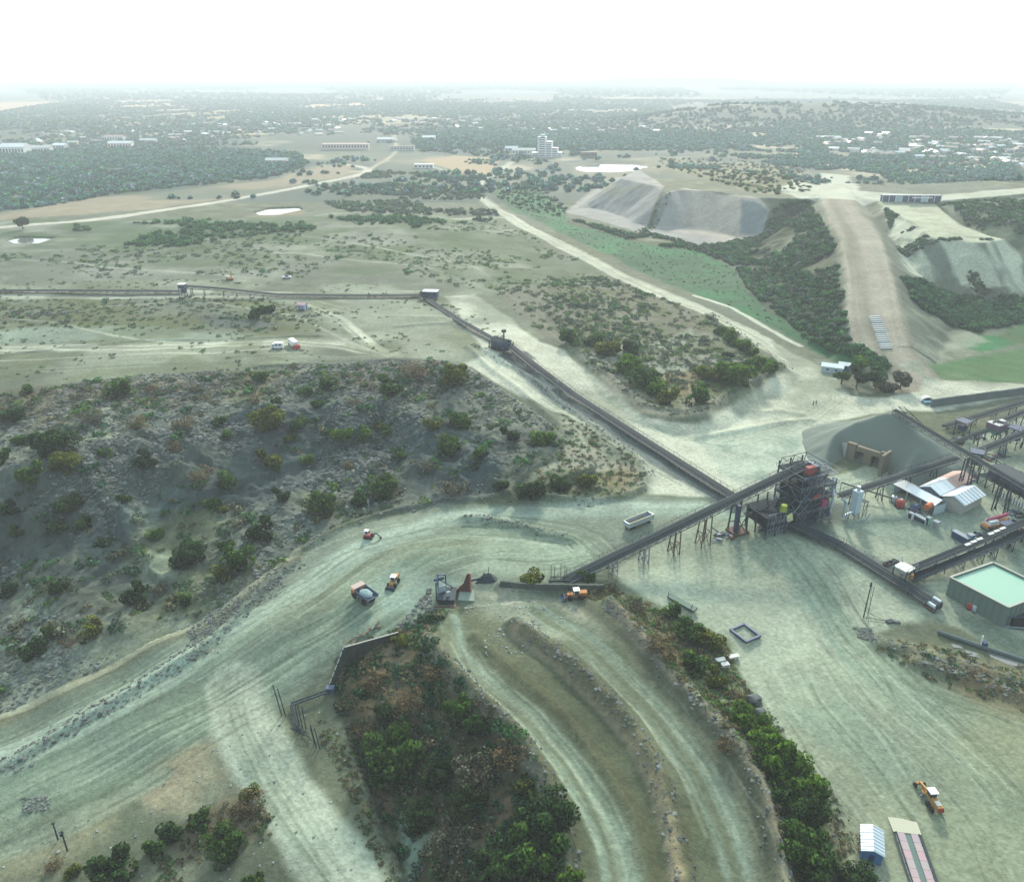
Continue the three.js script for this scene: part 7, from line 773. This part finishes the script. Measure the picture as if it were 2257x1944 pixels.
for (const [u, v, w, l] of [[1458, 1340, 2.2, 'left one of three white pallet stacks by the bushes'], [1484, 1333, 2.6, 'right white pallet stack of three by the bushes'], [1467, 1349, 1.9, 'front white pallet stack of three by the bushes']]) { const t = thing('pallet_stack', l, 'pallets', gp(u, v), .3); for (let i = 0; i < 3; i++) { const m = new MB(); m.box(0, .2 + i * .3, 0, w, .1, 1.2); for (const x of [-1, 0, 1]) m.box(x * w * .4, .08 + i * .3, 0, .16, .16, 1.2); m.build('pallet', M.offwhite, t); } }
{ const t = thing('rusty_trough', 'grey-green sheet trough leaning at the edge of the yard above the bank', 'trough', gp(1380, 1225), heading(1358, 1210, 1400, 1236)); const m = new MB(); m.hull8([[-4, .2, -.6], [-4, .2, .6], [4, .2, .6], [4, .2, -.6], [-4.2, 1, -.9], [-4.2, 1, .9], [4.2, 1, .9], [4.2, 1, -.9]]); m.build('body', M.dkconc, t); const f = new MB(); f.beam([3, 0, .6], [3.4, 2.2, .4], .16); f.beam([-3.8, 0, .5], [-4.2, 1.8, .2], .14); f.beam([3.8, .1, -.6], [4.4, 1.6, -.3], .14); f.build('prop', M.steel, t); }
{ const a = gp(1772, 645), b = gp(1796, 706), t = thing('pipe_rack', 'row of white pipes laid like a ladder on the brown dump ramp', 'pipes', a); const n = 17; for (let i = 0; i < n; i++) { const f = i / (n - 1), p = gp(lerp(1770, 1794, f), lerp(642, 706, f)), m = new MB(); const w = 2.9; m.tube([p[0] - a[0] - w, p[1] - a[1] + .45, p[2] - a[2] + .2], [p[0] - a[0] + w, p[1] - a[1] + .45, p[2] - a[2] - .2], .32, 8); m.build('pipe', i % 5 === 3 ? M.galv : M.white, t); } const r = new MB(), p1 = gp(1766, 640), p2 = gp(1801, 708); for (const s of [-2.4, 2.4]) r.beam([s, .1, 0], [b[0] - a[0] + s, b[1] - a[1] + .1, b[2] - a[2]], .3, .25); r.build('bearer', M.wood, t); }
{ const t = thing('culvert_arch', 'pale arched shell lying behind the dark wall near the junction', 'arch', gp(1874, 812), .1); const sh = new THREE.Shape(); sh.absarc(0, 0, 3.4, 0, Math.PI, false); sh.absarc(0, 0, 2.9, Math.PI, 0, true); const m = new MB(); m.add(new THREE.ExtrudeGeometry(sh, { depth: 2.2, bevelEnabled: false, curveSegments: 14 }), new THREE.Matrix4().makeTranslation(0, -1.2, -1)); m.build('shell', M.offwhite, t); const b = new MB(); b.box(0, .3, -.9, 5.4, 1.4, .3); b.build('back_plate', M.steel, t); const p = new MB(); p.box(-1, .5, 3, 3.4, 1.4, 1.6); p.build('blue_crate', mat(.10, .22, .28, .8), t); }
// pump set and pipe by the reservoir
{ const t = thing('pump_set', 'dark pump set with pipes under the front corner of the reservoir', 'pump', gp(2050, 1262)); const m = new MB(); m.box(1, 1, 0, 4, 2.4, 2.6); m.build('housing', M.rubber, t); const p = new MB(); for (let i = 0; i < 5; i++) p.tube([-3 + i * 1.2, .3 + i * .1, 1.6 + i * .3], [3 + i, .4, 2.4 + i * .4], .18, 7); p.build('pipes', M.steelLt, t); const f = new MB(); for (const x of [-2.6, 3.2]) f.beam([x, 0, 1.4], [x, 3, 1.4], .16); f.beam([-2.6, 3, 1.4], [3.2, 3, 1.4], .16); f.build('frame', M.blueSteel, t); }
{ const a = gp(1898, 1282), b = gp(1985, 1312), c = gp(2140, 1362), t = thing('drain_pipe', 'long dark pipe running down right below the reservoir', 'pipe', a); const L = p => [p[0] - a[0], p[1] - a[1] + .5, p[2] - a[2]]; const m = new MB(); m.tube([0, .5, 0], L(b), .55, 10); m.tube(L(b), L(c), .55, 10); m.build('pipe', mat(.07, .1, .1, .8), t); const s = new MB(); for (let i = 0; i < 8; i++) { const f = i / 7, q = L(c); s.box(q[0] * f, q[1] * f - .5, q[2] * f, .5, .8, 1.6); } s.build('saddle', M.dkconc, t); const v = new MB(); v.box(L(b)[0] + .6, L(b)[1] + .4, L(b)[2], 1.1, 1.8, 1.1); v.build('valve', M.navy, t); const w = new MB(); w.tube([L(b)[0], L(b)[1], L(b)[2]], [L(b)[0] + .2, L(b)[1] + 2.6, L(b)[2] - .6], .22, 8); w.build('vent', M.offwhite, t); }
// people standing on the junction
function person(label, u, v, top, ry) {
  const t = thing('person', label, 'person', gp(u, v), ry); const g = new THREE.LatheGeometry([[0, .82], [.17, .84], [.19, 1.0], [.17, 1.15], [.21, 1.36], [.19, 1.46], [.075, 1.52], [.065, 1.58], [.1, 1.64], [.115, 1.72], [.09, 1.8], [0, 1.83]].map(p => new THREE.Vector2(...p)), 16); g.scale(1, 1, .66); const m = new MB(); m.add(g); for (const s of [-1, 1]) { m.tube([s * .22, 1.42, 0], [s * .27, 1.12, .03], .055, 8, .045); m.tube([s * .27, 1.12, .03], [s * .26, .84, .09], .045, 8, .035); m.add(new THREE.SphereGeometry(.05, 8, 6), new THREE.Matrix4().makeTranslation(s * .26, .79, .1)); m.tube([s * .1, .9, 0], [s * .12, .48, .01 * s], .09, 8, .065); m.tube([s * .12, .48, .01 * s], [s * .13, .06, 0], .065, 8, .045); m.box(s * .13, .04, .05, .1, .08, .26); } m.build('body', M.skin, t);
  const c = new MB(); const cg = new THREE.LatheGeometry([[.18, .95], [.2, 1.0], [.185, 1.15], [.225, 1.36], [.205, 1.47], [.08, 1.53]].map(p => new THREE.Vector2(...p)), 16); cg.scale(1, 1, .68); c.add(cg); for (const s of [-1, 1]) c.tube([s * .215, 1.44, 0], [s * .265, 1.18, .02], .07, 8, .06); c.build('shirt', top, t); const k = new MB(); const kg = new THREE.LatheGeometry([[.19, .8], [.2, .9], [.195, 1.0]].map(p => new THREE.Vector2(...p)), 16); kg.scale(1, 1, .68); k.add(kg); for (const s of [-1, 1]) { k.tube([s * .1, .92, 0], [s * .12, .48, .01 * s], .105, 8, .08); k.tube([s * .12, .48, .01 * s], [s * .13, .1, 0], .08, 8, .065); } k.build('trousers', M.cloth, t); const h = new MB(); h.add(new THREE.SphereGeometry(.125, 12, 8, 0, 6.3, 0, 1.5), new THREE.Matrix4().makeTranslation(0, 1.72, 0)); h.build('hair', M.rubber, t);
}
person('person in dark clothes standing on the junction, left of a pair', 1646, 820, mat(.06, .07, .08), .4); person('person in pale top standing on the junction, right of a pair', 1652, 818, mat(.3, .3, .3), -.5);
// ---------------------------------------------------------------- water
const water = (name, pts, h, mt, label) => { const sh = new THREE.Shape(pts.map(p => new THREE.Vector2(p[0], p[1]))); const g = new THREE.ShapeGeometry(sh); g.rotateX(-Math.PI / 2); g.translate(0, h, 0); const m = new THREE.Mesh(g, mt); m.name = name; m.receiveShadow = true; tag(m, null, null, null, 'structure'); place(m); };
const pondM = new THREE.MeshStandardMaterial({ color: lin(.10, .12, .11), roughness: .07, metalness: 0 });
const grow = (pts, k) => { const c = pts.reduce((s, p) => [s[0] + p[0] / pts.length, s[1] + p[1] / pts.length], [0, 0]); return pts.map(p => [c[0] + (p[0] - c[0]) * k, c[1] + (p[1] - c[1]) * k]); };
water('pond', grow(PONDS.far, 1.03), PONDS.far[0][2] - .3, pondM); water('pond', grow(PONDS.mid, 1.05), PONDS.mid[0][2] - .3, pondM); water('pond', grow(PONDS.left, 1.05), PONDS.left[0][2] - .3, pondM);
for (const l of [[[2000, 1318], [2040, 1326], [2100, 1345], [2100, 1358], [2040, 1345], [2005, 1330]], [[1952, 1316], [1978, 1322], [1985, 1332], [1960, 1328]], [[1925, 1303], [1945, 1306], [1950, 1313], [1930, 1311]]]) { const q = GL(l), h = Math.max(...q.map(p => p[2])) + .05; water('puddle', q, h, pondM); }
// ---------------------------------------------------------------- town in the haze
function farHouse(name, label, u, v, wPx, hPx, wallM, roofM, o = {}) { const g = G(u, v), k = pxm(g[1]), L = wPx / k, H = hPx / k, D = o.deep || Math.min(L, 14), t = thing(name, label, o.cat || 'building', [g[0], g[2], -g[1]], o.ry || 0, o.group); const w = new MB(); w.box(0, H / 2 - 1, 0, L, H + 2, D); w.build('wall', wallM, t); const r = new MB(); if (o.flat) r.box(0, H + .2, 0, L + .8, .5, D + .8); else { const e = D / 2 + .6; r.slab([[-e, H], [e, H], [0, H + D * .22]], -L / 2 - .5, L / 2 + .5); } r.build('roof', roofM, t); const rows = o.rows || 1, n = Math.max(2, Math.round(L / 5)); for (let j = 0; j < rows; j++) for (let i = 0; i < n; i++) { const m = new MB(); m.box(-L / 2 + (i + .5) * L / n, H * (j + .55) / rows, D / 2 + .05, L / n * .5, H / rows * .4, .12); m.build('window', M.steel, t); } return t; }
{ const g = G(1108, 317), k = pxm(g[1]), t = thing('stepped_building', 'tall white stepped office block rising over the distant trees', 'building', [g[0], g[2], -g[1]], -.25); const S = [[-9, 13, 35 / k], [2, 11, 27 / k], [12, 10, 16 / k], [20, 7, 8 / k], [-20, 12, 7 / k]]; for (const [x, w, H] of S) { const m = new MB(); m.box(x, H / 2 - 1.5, 0, w, H + 3, 13); m.build('wing', M.white, t); const n = Math.round(H / 3.4); for (let i = 0; i < n; i++) { const q = new MB(); q.box(x + .8, 2 + i * 3.4, 6.55, w * .72, 1.3, .2); q.build('window_band', M.blueSteel, t); } const r = new MB(); r.box(x, H + .3, 0, w + .6, .5, 13.6); r.build('parapet', M.white, t); } const c = new MB(); c.box(-8, 35 / k + 2, 0, 7, 4, 7); c.build('lift_house', M.paleBlue, t); }
farHouse('hall', 'low white hall left of the stepped block', 1060, 312, 44, 8, M.white, M.offwhite); farHouse('hall', 'pale long building with several roofs just left of the stepped block', 1035, 306, 24, 6, M.offwhite, M.paleBlue); farHouse('house', 'tan house between the stepped block and the bright pond', 1192, 318, 28, 9, M.concreteTan, M.concreteTan, { flat: 1 });
farHouse('hall', 'large white gabled hall at the left edge above the woods', 32, 312, 46, 14, M.white, M.white, { deep: 24 }); farHouse('hall', 'white low building right of the gabled hall at far left', 86, 308, 34, 9, M.white, M.offwhite); farHouse('hall', 'small white gable building third from the left edge', 122, 302, 22, 8, M.offwhite, M.roofWhite); farHouse('hall', 'white and pinkish building above the middle of the left woods', 245, 300, 44, 10, mat(.7, .62, .58, .7), M.white); farHouse('hall', 'pale building behind the white and pinkish one', 232, 284, 34, 7, M.white, M.roofPink); farHouse('hall', 'low pale building on the left at the wood edge', 300, 290, 30, 6, M.offwhite, M.offwhite);
farHouse('warehouse', 'long pinkish warehouse left of the road in the distance', 700, 302, 88, 10, mat(.55, .45, .43, .8), mat(.5, .40, .38, .8), { flat: 1 }); farHouse('warehouse', 'flat pale building beside the far road bend', 815, 304, 44, 7, M.offwhite, M.concreteTan, { flat: 1 }); farHouse('hall', 'white low building at the head of the straight side road', 858, 340, 36, 7, M.white, M.offwhite, { flat: 1 }); farHouse('hall', 'pale building group north of the road bend', 780, 288, 30, 6, M.offwhite, M.white); farHouse('hall', 'thin white building among trees above the middle wood', 560, 330, 40, 6, mat(.55, .5, .5, .8), M.offwhite); farHouse('hall', 'white building right of the far road top', 868, 283, 24, 5, M.white, M.white);
SEED = 2024; const housePal = [[M.offwhite, M.concrete], [M.offwhite, M.galv], [mat(.5, .42, .32, .8), M.offwhite], [M.concrete, mat(.32, .27, .24, .8)]];
const housesAt = (poly, n, label, group, test) => { const q = GL(poly); let k = 0; const protos = []; scatterIn(q, n, (x, d) => { if (test && !test(x, d)) return false; const v = k % 4; let o; if (!protos[v]) { o = thing('town_house', label, 'house', [x, hgt(x, d), -d], rr(0, 3), group); const w = new MB(); const L = 13 + v * 3, D = 9; w.box(0, 1.4, 0, L, 4.6, D); w.build('wall', housePal[v][0], o); const r = new MB(); r.slab([[-D / 2 - .6, 3.6], [D / 2 + .6, 3.6], [0, 5.8]], -L / 2 - .5, L / 2 + .5); r.build('roof', housePal[v][1], o); protos[v] = o; } else { o = protos[v].clone(); o.name = 'town_house'; place(o); o.position.set(x, hgt(x, d), -d); o.rotation.y = rr(0, 3); } k++; return true; }); };
housesAt([[1620, 285], [1700, 272], [1900, 272], [2110, 285], [2110, 350], [1900, 330], [1700, 310]], 115, 'small pale house among trees of the hillside settlement at upper right', 'houses of the hillside settlement');
housesAt([[-40, 275], [300, 255], [900, 240], [1300, 250], [1400, 268], [900, 262], [500, 285], [-40, 300]], 100, 'small pale house scattered in the hazy town along the horizon', 'houses of the hazy town');
camera.updateMatrixWorld();
renderer.render(scene, camera);
